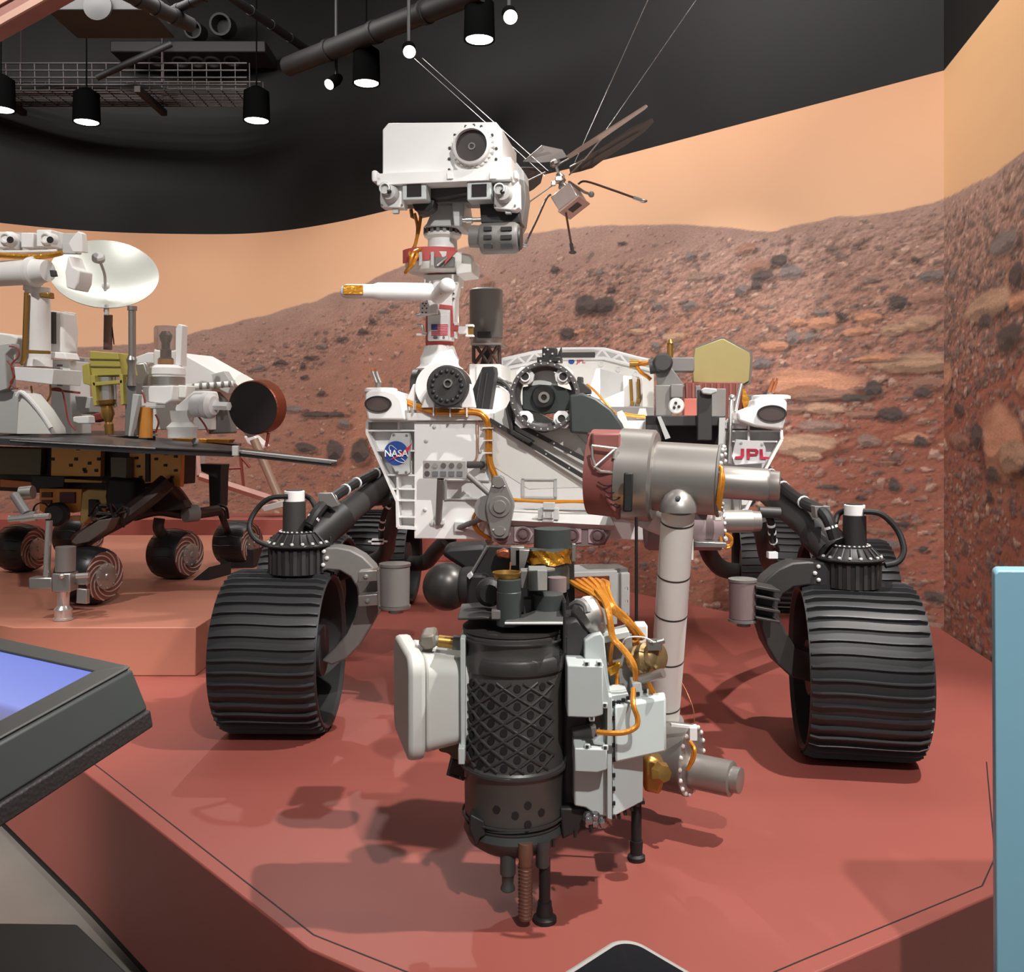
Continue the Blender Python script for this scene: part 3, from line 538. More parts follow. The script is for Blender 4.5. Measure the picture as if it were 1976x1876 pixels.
# ---- chassis
vb = .30
m = MB(); m.fbox(F, 799, 812, 1405, 1046, vb, 1.75); ch = m.build('chassis', white, RO, .006)
m = MB(); m.fbox(F, 799, 813, 948, 1042, vb-.012, .012); fp = m.build('front_plate', white, RO, .003)
for x, y in ((838, 824), (822, 851), (931, 827), (926, 871), (820, 984), (833, 1012), (944, 1000)): MB().lathe(F.R(x, y, vb-.012), -F.B, [(.0075, 0), (.0075, .003), (.003, .006)], 12).build('bolt', pale, fp)
m = MB(); m.fbox(F, 770, 797, 952, 812, vb-.03, .3); m.build('top_rail', white, RO, .003)
m = MB(); m.fprism(F, [(948, 800), (985, 782), (1010, 782), (1108, 832), (1146, 872), (1150, 940), (1020, 945), (950, 900)], vb-.006, .02); m.build('front_panel', white2, RO, .003)
m = MB(); m.fprism(F, [(950, 905), (1205, 905), (1205, 968), (950, 968)], vb-.004, .01); m.build('front_panel', white, RO)
m = MB()
for q in ((1006, 924, 1074, 927), (1006, 958, 1074, 962), (1006, 924, 1011, 962), (1069, 924, 1074, 962)): m.fbox(F, *q, vb-.014, .012)
m.build('panel_frame', pale, RO)
m = MB()
for q in ((858, 926, 944, 929), (858, 962, 944, 965), (858, 926, 862, 965)): m.fbox(F, *q, vb-.022, .012)
m.build('panel_frame', pale, RO)
# ribbed wings left and right with their logo plates
def wing(outer, back, ribs, verts):
    m = MB(); m.fprism(F, back, vb+.03, .02); w_ = m.build('wing', white, RO)
    m = MB()
    for a, b in zip(outer[:-1], outer[1:]):
        p, q = F.R(a[0], a[1], vb-.02), F.R(b[0], b[1], vb-.02); d = (q-p).normalized(); n = d.cross(F.B)*.005; m.hexa([p-n, q-n, q+n, p+n]+[t+F.B*.06 for t in (p-n, q-n, q+n, p+n)])
    e = m.build('wing_rim', white, w_)
    for x0, x1, y in ribs: MB().fbox(F, x0, y-1.6, x1, y+1.6, vb-.016, .05).build('rib', white, w_)
    for x, y0, y1 in verts: MB().fbox(F, x-2, y0, x+2, y1, vb-.016, .05).build('rib', white, w_)
    return w_
wing([(802, 812), (708, 812), (708, 836), (766, 968), (767, 1018), (802, 1020)], [(800, 812), (708, 812), (708, 836), (766, 968), (767, 1018), (800, 1020)], [(708, 800, 831), (728, 800, 870), (748, 800, 917), (756, 800, 944), (764, 800, 966), (767, 800, 998)], [(769, 812, 831), (767, 917, 1018)])
wing([(1404, 812), (1508, 830), (1509, 848), (1478, 905), (1440, 985), (1404, 1000)], [(1404, 808), (1508, 828), (1509, 848), (1478, 905), (1440, 985), (1404, 1000)], [(1404, 1505, 832), (1404, 1500, 852), (1404, 1470, 925), (1404, 1450, 955)], [(1445, 816, 850), (1420, 925, 985)])
m = MB(); m.fprism(F, [(757, 836), (788, 836), (790, 842), (790, 912), (786, 916), (766, 916), (750, 890), (744, 866)], vb-.03, .03); pl = m.build('logo_plate', pale, RO, .002)
for x, y in ((760, 839), (785, 840), (767, 911), (784, 911)): MB().lathe(F.R(x, y, vb-.03), -F.B, [(.005, 0), (.005, .003), (.002, .004)], 10).build('bolt', midgrey, pl)
m = MB(); m.prism(ell(F, 764, 874.5, 23.2, 23.2, vb-.033, 40), F.B*.004); lg = m.build('round_logo', blueL, RO, smooth=0, label='round blue logo with the white letters NASA')
m = MB(); m.prism([F.R(x, y, vb-.037) for x, y in ((751, 889), (776, 873), (795, 855), (790, 866), (781, 877))], F.B*.003); m.build('logo_swoosh', redL, lg, smooth=0)
m = MB(); m.tube([F.R(774+0, 884, vb-.035), F.R(781, 890, vb-.035), F.R(778, 893, vb-.035), F.R(764, 888, vb-.035), F.R(753, 872, vb-.035), F.R(751, 862, vb-.035), F.R(756, 860, vb-.035), F.R(766, 868, vb-.035)], .0011, 5, 6); m.build('logo_orbit', paper, lg)
text_mesh('NASA', .0345, F.R(764.5, 875.5, vb-.0375), F.U, F.Z, .001, 'logo_letters', paper, lg, 1.0)
m = MB(); m.fprism(F, [(1420, 848), (1472, 852), (1478, 866), (1478, 894), (1418, 898), (1412, 880)], vb-.035, .03); pl = m.build('logo_plate', paper, RO, .002)
for x, y in ((1430, 855), (1470, 858)): MB().lathe(F.R(x, y, vb-.035), -F.B, [(.005, 0), (.005, .003), (.002, .004)], 10).build('bolt', pale, pl)
def J(*pp): m.prism([F.R(x, y, vb-.041) for x, y in pp], F.B*.005)
m = MB(); J((1430, 866), (1436, 866), (1436, 880), (1432, 885.5), (1418, 885.5), (1419, 881), (1430, 880)); J((1441, 866), (1447, 866), (1447, 886), (1441, 886)); J((1447, 866), (1460, 866.4), (1464, 870), (1463, 876), (1459, 879.5), (1447, 879), (1447, 875.5), (1457, 875.6), (1458, 870.5), (1447, 869.7)); J((1466, 867), (1471.5, 867), (1472.5, 881.5), (1484, 882), (1485, 886.5), (1466.5, 886))
m.build('logo_letters', jplred, RO, smooth=0, label='dark red letters JPL')
# corner horns with oval lenses
def horn(face, cap, lens, pyro, flip):
    m = MB(); m.fprism(F, face, vb-.07, .2); h = m.build('corner_horn', white, RO, .008)
    m = MB(); m.lathe(F.R(cap[0], cap[1], vb-.0), (0, 0, 1), [(cap[2]*.85*pxm(3.4), -.015), (cap[2]*pxm(3.4), -.004), (cap[2]*pxm(3.4), .006), (cap[2]*.8*pxm(3.4), .010)], 32); m.build('horn_cap', white, h)
    x, y, rx, ry = lens; m = MB(); m.prism(ell(F, x, y, rx, ry, vb-.076, 32), F.B*.02); m.build('oval_window', mat('window_brown', (84, 72, 70), .35, .1, .05), h)
    o_, i_ = ell(F, x, y, rx*1.1, ry*1.12, vb-.079, 32), ell(F, x, y, rx*.97, ry*.96, vb-.079, 32); m = MB(); n = 32
    m.add(o_+i_+[p+F.B*.012 for p in o_]+[p+F.B*.012 for p in i_], [f for k in range(n) for f in ((k, (k+1) % n, n+(k+1) % n, n+k), (k, 2*n+k, 2*n+(k+1) % n, (k+1) % n), (n+k, n+(k+1) % n, 3*n+(k+1) % n, 3*n+k))]); m.build('window_rim', darker, h)
    px_, py_ = pyro; m = MB(); vcyl(m, px_, py_, py_+12, 6, 6, F.Y(px_, vb)); m.build('valve_stub', alu, h)
    m = MB(); s_ = -1 if flip else 1
    for dx in (-3, 4): m.tube([F.R(px_+dx, py_, vb), F.R(px_+dx-5*s_, py_-13, vb), F.R(px_+dx-8*s_, py_-22, vb)], .006, 8, 3)
    split(m, 'valve_prong', steel if not flip else copper, h)
    m = MB()
    for dx in (-3, 4): m.tube([F.R(px_+dx-8*s_, py_-21, vb), F.R(px_+dx-10*s_, py_-28, vb)], .0035, 6)
    split(m, 'lead_wire', copper, h)
horn([(704, 760), (716, 752), (742, 751), (764, 758), (776, 772), (782, 811), (709, 811), (705, 788)], (735, 754, 33), (729, 779.5, 23.5, 14), (730, 739), False)
horn([(1456, 770), (1470, 768), (1505, 768), (1519, 774), (1518, 800), (1511, 830), (1458, 824), (1424, 812), (1423, 795), (1455, 783)], (1488, 768, 36), (1490, 798, 26, 14.5), (1486, 758), True)
# ---- cables over the front
def wires(name, paths, r, mt, par=RO, n=7): 
    for pp in paths: MB().tube([F.R(x, y, v) for x, y, v in pp], r, n, 6).build(name, mt, par)
hs = []
for k, (dy, dv) in enumerate(((0, 0), (4, -.004), (7, .004))):
    hs.append([(776, 769+dy*.6, vb+.02+dv), (800, 779+dy, vb-.02+dv), (832, 790+dy, vb-.045+dv), (872, 792+dy, vb-.05+dv), (915, 792+dy, vb-.05+dv), (936-dy*.6, 801+dy*.8, vb-.05+dv), (946-dy, 828, vb-.04+dv), (947-dy, 880, vb-.035+dv), (954-dy, 908, vb-.04+dv), (966-dy, 935, vb-.03+dv)])
wires('orange_cable', hs, .0062, cable)
m = MB()
for x, y in ((800, 782), (838, 794), (870, 796), (902, 796)): m.box(F.R(x, y, vb-.05), .004, .03, .032, (F.U, F.B, F.Z))
for y in (826, 850, 874): m.box(F.R(942, y, vb-.04), .036, .03, .004, (F.U, F.B, F.Z))
split(m, 'cable_tie', white2, RO)
wires('orange_cable', [[(985, 963, vb-.06), (1040, 967, vb-.06), (1110, 967, vb-.06), (1160, 968, vb-.06), (1205, 976, vb-.05)], [(985, 965, vb-.065), (1060, 969.5, vb-.065), (1120, 969, vb-.065), (1205, 979, vb-.055)]], .0045, cable)
wires('orange_cable', [[(946, 972, vb-.03), (922, 985, vb-.05), (912, 1005, vb-.06), (920, 1024, vb-.06), (944, 1040, vb-.05)], [(950, 976, vb-.03), (928, 990, vb-.05), (918, 1008, vb-.06), (926, 1026, vb-.06), (950, 1041, vb-.05)]], .0055, cable)
wires('thin_wire', [[(920, 800, vb-.03), (919, 830, vb-.02), (920, 860, vb-.02), (918, 885, vb-.02), (905, 895, vb-.02)], [(925, 800, vb-.03), (923, 840, vb-.02), (922, 880, vb-.02), (910, 893, vb-.03)]], .0016, copper)
wires('thin_wire', [[(722, 872, .5), (708, 862, .5), (706, 850, .5), (716, 846, .5), (722, 856, .5), (712, 870, .5), (724, 880, .5)]], .002, copper)
# straps
for a, b in (((944, 810), (1166, 944)), ((990, 815), (1150, 898))):
    p, q = F.R(a[0], a[1], vb-.03), F.R(b[0], b[1], vb-.05); d = (q-p).normalized(); n = d.cross(F.B)*.008; m = MB(); m.hexa([p-n, q-n, q+n, p+n]+[t+F.B*.006 for t in (p-n, q-n, q+n, p+n)]); st = m.build('strap', dark, RO)
    for t in (.1, .3, .5, .7, .9): MB().lathe(p*(1-t)+q*t, -F.B, [(.003, 0), (.003, .003)], 8).build('bolt', pale, st)
# ---- calibration board, its posts, and the lozenge-shaped grey block
v1 = vb-.12
m = MB(); m.fbox(F, 816, 889, 900, 924, v1, .02); cb = m.build('target_board', mat('board_grey', (158, 156, 154), .5, .1, .03), RO, .002)
cmats = [mat('target_disc', c, .5, 0, .02) for c in ((96, 84, 84), (140, 136, 132), (88, 84, 84), (92, 88, 88), (110, 108, 104), (84, 74, 72))]
for k in range(5): MB().prism(ell(F, 824+15.8*k, 898.5, 5.2, 5.2, v1-.002, 20), F.B*.003).build('target_disc', cmats[k], cb)
MB().prism(ell(F, 824, 914, 5.2, 5.2, v1-.002, 20), F.B*.003).build('target_disc', cmats[5], cb)
for k in range(4): MB().fbox(F, 834+15.8*k, 909.5, 845+15.8*k, 919.5, v1-.002, .003).build('target_square', mat('target_square', (104, 104, 106), .5, 0, .02), cb)
def ftube(pts, r, name, mt, par=RO, n=12): return MB().tube([F.R(x, y, v) for x, y, v in pts], r, n).build(name, mt, par)
ftube([(850, 924, v1+.012), (846, 1011, vb-.02)], .012, 'board_post', midgrey); m = MB(); m.fbox(F, 837, 1003, 856, 1013, vb-.03, .02); m.build('post_foot', pale, RO, .002)
ftube([(896, 897, v1+.012), (934, 897, vb-.02)], .0125, 'board_post', dark); m = MB(); m.fbox(F, 926, 889, 938, 907, vb-.03, .02); m.build('post_foot', midgrey, RO, .002)
ftube([(902, 916, v1+.012), (946, 955, vb-.1)], .010, 'board_post', midgrey)
ftube([(884, 1019, vb-.02), (946, 995, vb-.12)], .010, 'board_post', midgrey); m = MB(); m.fbox(F, 876, 1007, 896, 1027, vb-.03, .02); m.build('post_foot', pale, RO, .003)
v2 = vb-.16
m = MB(); m.fprism(F, [(952, 919), (965, 918), (971, 922), (990, 966), (991, 978), (981, 1034), (974, 1040), (954, 1040), (947, 1032), (937, 982), (938, 970)], v2, .03); lz = m.build('lozenge_block', midgrey, RO, .003)
for y in (932, 1025):
    m = MB(); m.prism(ell(F, 962 if y < 980 else 964, y, 11, 9, v2-.006, 20), F.B*.008); m.build('lug', midgrey, lz)
    for dx in (-11, 11): MB().lathe(F.R(963+dx, y+6 if y < 980 else y-3, v2-.002), -F.B, [(.003, 0), (.003, .004)], 8).build('bolt', boltm, lz)
for r_, v_ in ((21, v2-.004), (12.5, v2-.010)): MB().prism(ell(F, 964, 978, r_, r_, v_, 32), F.B*.012).build('raised_disc', midgrey, lz, .002)
m = MB(); m.cyl(F.R(940, 981, v2+.02), F.R(948, 981, vb-.01), .045, n=24); m.build('block_drum', midgrey, RO)
# ---- hazard camera bar
m = MB(); m.hexa([F.R(x, y, v) for x, y, v in ((978, 1004, v1-.03), (1186, 1014, v1-.03), (1172, 985, vb-.01), (985, 981, vb-.01))]+[F.R(x, y, v) for x, y, v in ((978, 1014, v1-.0), (1186, 1024, v1-.0), (1172, 992, vb), (985, 990, vb))]); m.build('camera_hood', pale, RO, .002)
m = MB(); m.fprism(F, [(940, 1012), (985, 1008), (1030, 1014), (1082, 1014), (1110, 1010), (1164, 1012), (1178, 1030), (1168, 1052), (1120, 1056), (1076, 1050), (1020, 1050), (965, 1052), (945, 1036)], v1, .13); hb = m.build('camera_bar', mauve, RO, .003)
for x, y, s_ in ((967, 1031, 1), (1010, 1031, 1), (1104, 1033, -1), (1153, 1034, 1)):
    m = MB(); m.prism([F.R(x+a, y+b, v1-.006) for a, b in ((-18*s_, -14), (2*s_, -15), (12*s_, -10), (19*s_, 0), (12*s_, 13), (0, 16), (-18*s_, 14))], F.B*.008); pt = m.build('lens_plate', mat('lens_plate', (190, 168, 168), .45, .1, .03), hb, .001)
    m = MB(); k = pxm(3.3); m.lathe(F.R(x, y, v1-.006), -F.B, [(14*k, 0), (14*k, .006), (11*k, .007), (11*k, .003), (8*k, .003), (8*k, .010), (4*k, .012)], 24); m.build('camera_lens', mat('lens_mauve', (120, 98, 98), .3, .2, .05), hb)
m = MB(); m.fbox(F, 1038, 980, 1078, 1003, v1-.02, .02); m.fbox(F, 1048, 970, 1070, 984, v1-.03, .02); m.fbox(F, 1046, 1004, 1067, 1008, v1-.05, .03); m.build('latch_plate', pale, RO, .001)
m = MB(); m.tube([F.R(1049, 990, v1-.03), F.R(1049, 1001, v1-.05), F.R(1066, 1001, v1-.05), F.R(1066, 990, v1-.03)], .004, 8); m.build('latch_loop', steel, RO)
# ---- round carousel ring
C0 = (1050.5, 765); va = vb-.10; kk = pxm(F.Y(1050, va)); pc = F.R(C0[0], C0[1], va)
m = MB(); m.lathe(pc, F.B, [(60*kk, 0), (67*kk, 0), (68*kk, .006), (68*kk, .05), (60*kk, .05), (58*kk, .03), (60*kk, 0)], 56, cap=False); rg = m.build('carousel_ring', ringm, RO)
m = MB(); m.lathe(pc+F.B*.05, F.B, [(52*kk, 0), (60*kk, -.01), (60*kk, .03), (52*kk, .03), (52*kk, 0)], 56, cap=False); m.build('inner_ring', ringm, rg)
b = MB(); b.lathe((0, 0, 0), -F.B, [(.003, 0), (.003, .003), (.0015, .004)], 8); bo = b.build('bolt', pale); me = bo.data; bpy.data.objects.remove(bo)
for i in range(30):
    a = 2*math.pi*i/30; o = bpy.data.objects.new('bolt', me); COL.objects.link(o); o.parent = rg; o.location = pc-RO.location+F.U*math.cos(a)*63.5*kk+F.Z*math.sin(a)*63.5*kk
for x, y, dx, dy in ((1014, 727, -1, -1), (1087, 727, 1, -1), (1012, 808, -1, 1), (1084, 808, 1, 1)):
    m = MB(); m.fprism(F, [(x-17*dx, y+4*dy), (x-15*dx, y-8*dy), (x-7*dx, y-15*dy), (x+6*dx, y-15*dy), (x+17*dx, y-6*dy), (x+19*dx, y+8*dy), (x+8*dx, y+19*dy), (x-8*dx, y+17*dy)], va+.02, .02); lg = m.build('bit_lug', paper, RO, .002)
    m = MB(); m.lathe(F.R(x, y, va+.02), -F.B, [(10*kk, 0), (10*kk, .012), (7.5*kk, .012), (7.5*kk, 0)], 20, cap=False); m.build('bit_socket', white, lg)
    m = MB(); m.lathe(F.R(x, y, va+.018), -F.B, [(7.5*kk, 0), (7.5*kk, .004)], 20); m.build('bit_end', dark, lg)
m = MB(); m.fprism(F, [(1008, 747), (1040, 742), (1075, 744), (1112, 756), (1112, 788), (1080, 796), (1050, 800), (1008, 790)], va+.05, .05); m.build('carousel_arm', dgreen, RO, .004)
m = MB(); m.lathe(F.R(1049, 766, va+.05), -F.B, [(23*kk, 0), (23*kk, .02), (20*kk, .024)], 32); m.build('carousel_hub', black, RO)
m = MB(); m.lathe(F.R(1050, 767, va+.03), -F.B, [(11*kk, 0), (11*kk, .008), (6*kk, .008), (6*kk, .0)], 24, cap=False); m.build('hub_ring', midgrey, RO)
m = MB(); m.prism(ell(F, 1049, 822, 20, 13, va+.05, 24), F.B*.02); m.build('lower_disc', dark, RO)
m = MB(); m.fprism(F, [(1018, 742), (1026, 722), (1042, 708), (1060, 708), (1072, 722), (1076, 744), (1070, 748), (1020, 748)], va+.07, .02); m.build('carousel_cover', white2, RO, .002)
m = MB(); m.fbox(F, 1046, 671, 1073, 692, va+.0, .06); m.fbox(F, 1036, 689, 1082, 699, va+.0, .08); m.fprism(F, [(1073, 692), (1083, 668), (1084, 692)], va+.02, .03); rb = m.build('ring_block', darker, RO, .003)
for x, y in ((1052, 671), (1057, 675), (1050, 684), (1066, 683), (1043, 697), (1062, 697), (1079, 698)): MB().lathe(F.R(x, y, va), -F.B, [(.004, 0), (.003, .005)], 8).build('bolt', pale, rb)
m = MB(); m.fprism(F, [(1114, 727), (1124, 727), (1124, 738), (1130, 742), (1140, 752), (1140, 760), (1112, 760)], va+.04, .06); m.build('side_block', dark, RO, .003)
m = MB(); m.fprism(F, [(975, 790), (984, 772), (990, 830), (1030, 852), (1020, 856), (985, 838)], va+.04, .05); m.build('side_block', dark, RO, .003)
# dark arching link behind the ring
m = MB(); m.fprism(F, [(1098, 762), (1124, 758), (1150, 768), (1180, 790), (1200, 818), (1212, 850), (1215, 890), (1180, 890), (1160, 852), (1130, 838), (1100, 836)], vb-.11, .1); lk = m.build('arm_link', dgreen, RO, .008)
m = MB(); m.fbox(F, 1168, 794, 1176, 818, vb-.012, .012); m.fbox(F, 1132, 762, 1140, 778, vb-.012, .012); m.build('link_clip', midgrey, lk)
m = MB(); m.fprism(F, [(1190, 796), (1200, 792), (1206, 800), (1214, 822), (1212, 842), (1196, 836)], vb-.03, .03); m.build('link_plate', white, RO, .002)
# ---- mast
vm_ = .44; kM = pxm(F.Y(848, vm_))
def mz(y): return F.R(848, y, vm_)
def mlathe(m, prof, px=848, n=36, v=vm_):  # profile in (radius px, picture y)
    p = F.R(px, prof[0][1], v); k = pxm(F.Y(px, v)); return m.lathe(p, (0, 0, 1), [(r*k, (prof[0][1]-y)*k) for r, y in prof], n)
m = MB(); m.lathe(F.R(846, 747, .31), F.B, [(44*kM, 0), (46*kM, .02), (46*kM, .22), (40*kM, .26)], 36); m.build('mast_drum', white, RO)
m = MB(); m.lathe(F.R(862, 745, .20), F.B, [(36*kM, 0), (38*kM, .008), (38*kM, .09)], 40); m.fbox(F, 838, 745, 888, 786, .205, .08); m.fbox(F, 826, 735, 896, 762, .215, .06); dd = m.build('mast_pivot', dark, RO, .002)
for i in range(16):
    a = 2*math.pi*i/16; MB().lathe(F.R(862, 745, .20)+(F.U*math.cos(a)+F.Z*math.sin(a))*27*kM, -F.B, [(.008, 0), (.007, .004), (.003, .007)], 8).build('bolt', darker, dd)
MB().lathe(F.R(865, 740, .20), -F.B, [(8*kM, 0), (8*kM, .01), (5.5*kM, .010), (5.5*kM, .0)], 24).build('pivot_nut', midgrey, dd)
for pp, v_ in (([(812, 787), (832, 739), (838, 739), (838, 787)], .24), ([(783, 775), (797, 741), (803, 741), (800, 775)], .34), ([(886, 787), (888, 768), (896, 768), (896, 740), (906, 740), (915, 787)], .24), ([(838, 787), (836, 770), (840, 768), (845, 787)], .22)): MB().fprism(F, pp, v_, .05).build('mast_buttress', white, RO, .003)
m = MB(); m.lathe(F.R(800, 752, .5), F.U, [(24*kM, 0), (40*kM, .0), (40*kM, .02)], 32); m.build('mast_cable_drum', darker, RO)
m = MB(); mlathe(m, [(37, 706), (37, 692), (27, 669), (26, 665)]); col = m.build('mast_collar', white, RO)
m = MB()
for i in range(14):
    a = 2*math.pi*i/14; d = V((math.cos(a), math.sin(a), 0)); p0 = F.R(848, 692, vm_); m.hexa([p0+d*r*kM+V((-d.y, d.x, 0))*s*.005+V((0, 0, h*kM)) for s in (-1, 1) for r, h in ((36, 0), (26, 0), (25, 24), (28, 24))])
split(m, 'collar_rib', white, col)
m = MB(); mlathe(m, [(46, 712), (38, 706), (36, 700)]); m.build('mast_base', white, RO)
m = MB(); mlathe(m, [(27, 668), (27, 640), (26, 570), (26, 530)]); m.build('mast_tube', redtape, RO)
m = MB(); m.fbox(F, 825, 540, 872, 657, vm_-.065, .05); m.fbox(F, 872, 545, 878, 625, vm_-.05, .08); mp = m.build('mast_plate', white, RO, .003)
m = MB(); m.fprism(F, [(848, 587), (873, 590), (875, 650), (869, 650), (869, 597), (847, 595)], vm_-.069, .006); m.build('red_strip', redtape, RO)
m = MB(); m.fbox(F, 870, 629, 884, 638, vm_-.055, .03); m.build('red_strip', redtape, RO)
m = MB(); m.fbox(F, 827, 608, 866, 656, vm_-.073, .01); fb = m.build('flag_plate', white, RO, .002)
m = MB(); m.fbox(F, 832, 626, 864, 647, vm_-.075, .003); fl = m.build('flag', paper, RO, smooth=0, label='small flag with red and white stripes and blue corner')
for k in range(7):
    y = 626+21*(2*k)/13; MB().fbox(F, 844 if k < 4 else 832, y, 864, y+21/13, vm_-.0765, .003).build('stripe', flagred, fl, smooth=0)
MB().fbox(F, 832, 625.5, 844, 636.6, vm_-.0772, .003).build('canton', flagblue, fl, smooth=0)
for x in (840, 856): MB().prism(ell(F, x, 651.5, 4.5 if x < 850 else 2.5, 3, vm_-.0745, 14), F.B*.003).build('small_mark', midgrey, fb)
m = MB(); m.fbox(F, 810, 582, 828, 606, vm_-.1, .06); m.fbox(F, 828, 580, 844, 606, vm_-.085, .05); cbx = m.build('mast_box', white, RO, .002)
for x, y in ((816, 586), (822, 586), (819, 590), (815, 595), (823, 595), (815, 603), (822, 603)): MB().prism(ell(F, x, y, 1.6, 1.6, vm_-.1015, 8), F.B*.003).build('hole', dark, cbx)
m = MB(); m.tube([F.R(804, 611, vm_-.08), F.R(818, 607, vm_-.08), F.R(838, 603, vm_-.08)], .007, 8); m.build('small_probe', white, RO)
m = MB()
for pp in ([(804, 627), (814, 627)], [(814, 626), (816, 632), (818, 643), (824, 643)], [(804, 645.5), (822, 646)]): m.tube([F.R(x, y, vm_-.04) for x, y in pp], .0045, 6)
split(m, 'launch_clamp', white, RO)
m = MB(); m.fbox(F, 884, 630, 900, 643, vm_-.05, .03); m.fbox(F, 898, 626, 913, 630, vm_-.05, .03); m.fbox(F, 898, 646, 913, 649, vm_-.05, .03); m.fbox(F, 899, 630, 902, 646, vm_-.05, .03); m.fbox(F, 876, 622, 883, 628, vm_-.05, .03); m.fbox(F, 876, 640, 880, 652, vm_-.05, .03); split(m, 'launch_clamp', white, RO, .001)
m = MB(); m.fbox(F, 903, 631, 912, 646, vm_-.04, .02); m.build('clamp_spring', brass, RO)
# wind sensor booms
def boom(a, b, c, r1, r2, nm='wind_sensor'):
    a, b, c = V(a), V(b), V(c); d = (c-a).normalized(); L1 = (b-a).length; L2 = (c-a).length
    m = MB(); m.lathe(a, d, [(r1, 0), (r1, L1-.02), (r2, L1), (r2, L2-r2), (r2*.86, L2-r2*.5), (r2*.5, L2-r2*.12), (r2*.05, L2)], 28); return m.build(nm, white, RO), d
bt = pxm(3.45)
w1, d1 = boom(at(832, 563, 3.48), at(720, 562, 3.40), at(656, 562, 3.36), 17*bt, 13.5*bt)
m = MB(); p = at(701, 562, 3.395); m.lathe(p, d1, [(14*bt, 0), (14*bt, 36*bt)], 20, cap=False, a0=math.radians(180-35), a1=math.radians(180+85)); 
x_, y_, z_ = basis(d1); q0 = at(684, 561, 3.375)
m = MB(); m.box(q0+V((0, -1, 0))*12.5*bt, 37*bt, 6*bt, 18*bt, (d1, V((0, 1, 0)), V((0, 0, 1)))); m.build('gold_window', gold, w1, .002)
w2, d2 = boom(at(845, 572, 3.47), at(856, 563, 3.40), at(866, 549, 3.25), 15*bt, 15.5*bt)
m = MB(); m.box(at(855, 560, 3.30), .018, .02, .03, (d2, d2.cross(V((0, 0, 1))).normalized(), V((0, 0, 1)))); m.build('gold_window', brass, w2, .001)
m = MB(); m.fbox(F, 817, 530, 884, 548, vm_-.06, .12); m.fprism(F, [(818, 548), (826, 530), (880, 528), (886, 545), (880, 575), (862, 585), (842, 575), (828, 580), (818, 570)], vm_-.055, .06); mh = m.build('boom_mount', white2, RO, .004)
MB().fbox(F, 820, 550, 825, 572, vm_-.075, .03).build('mount_slot', midgrey, mh)
for x, y in ((828, 545), (845, 552), (843, 561), (843, 574), (875, 566), (875, 576)): MB().prism(ell(F, x, y, 1.8, 1.8, vm_-.062, 8), F.B*.004).build('hole', dark, mh)
# tray, neck and head bracket
m = MB(); mlathe(m, [(46, 531), (58, 527), (66, 516), (67, 497), (60, 495)]); tr = m.build('mast_tray', white2, RO)
m = MB(); p = F.R(843, 513, vm_); m.lathe(p, (0, 0, 1), [(68*kM, 0), (68*kM, 25*kM), (66*kM, 25*kM), (66*kM, 0), (68*kM, 0)], 30, cap=False, a0=-2.75, a1=-.95); rt = m.build('red_band', redtape, RO)
m = MB(); m.fprism(F, [(858, 510), (862, 485), (882, 484), (872, 494), (864, 503)], vm_-.15, .01); m.build('red_ribbon', redtape, RO)
for x in (811, 834): MB().fbox(F, x-3, 486, x+3, 512, vm_-.15, .012).build('band_bracket', pale, RO, .001)
MB().tube([F.R(843, 512, vm_-.15), F.R(862, 496, vm_-.15)], .006, 6).build('band_strut', steel, RO)
m = MB(); m.fbox(F, 838, 496, 876, 515, vm_-.135, .02); m.build('tray_panel', midgrey, RO, .002)
m = MB(); m.fprism(F, [(877, 488), (905, 494), (911, 500), (910, 526), (880, 530)], vm_-.10, .16); m.build('tray_side', white2, RO, .004)
m = MB(); mlathe(m, [(29, 492), (28, 463), (35, 458), (36, 452)], 854); mlathe(m, [(36, 444), (37, 440), (34, 436), (30, 434)], 854); nk = m.build('mast_neck', white, RO)
m = MB(); mlathe(m, [(35, 453), (35, 443)], 854); m.build('neck_window_band', darker, RO)
m = MB()
for i in range(18):
    a = 2*math.pi*i/18; d = V((math.cos(a), math.sin(a), 0)); m.box(F.R(854, 448, vm_)+d*35.5*kM, .012, .004, 11*kM, (V((-d.y, d.x, 0)), d, V((0, 0, 1))))
split(m, 'window_post', midgrey, nk)
m = MB(); m.fprism(F, [(846, 378), (875, 372), (884, 395), (884, 436), (821, 437), (826, 424)], vm_-.08, .14); m.build('head_bracket', pale, RO, .004)
m = MB(); m.fprism(F, [(874, 350), (889, 350), (896, 400), (892, 438), (876, 436), (872, 400)], vm_-.12, .16); m.build('head_bracket', pale, RO, .004)
m = MB(); m.cyl(F.R(838, 398, vm_-.02), F.R(808, 404, vm_-.02), .035, n=20); m.build('tilt_motor', midgrey, RO)
wires('orange_cable', [[(800, 412, vm_-.05), (806, 440, vm_-.05), (802, 470, vm_-.07), (790, 492, vm_-.12), (800, 505, vm_-.16), (788, 520, vm_-.15), (782, 526, vm_-.13)], [(812, 418, vm_-.05), (808, 445, vm_-.06), (800, 480, vm_-.1), (805, 492, vm_-.16), (795, 510, vm_-.16), (784, 522, vm_-.13)], [(818, 480, vm_-.12), (800, 486, vm_-.15), (793, 500, vm_-.17), (790, 515, vm_-.15)]], .0065, cable)
m = MB(); m.tube([F.R(793, 404, vm_-.04), F.R(795, 418, vm_-.04), F.R(800, 420, vm_-.04)], .007, 8); m.build('cable_hook', brass, RO)
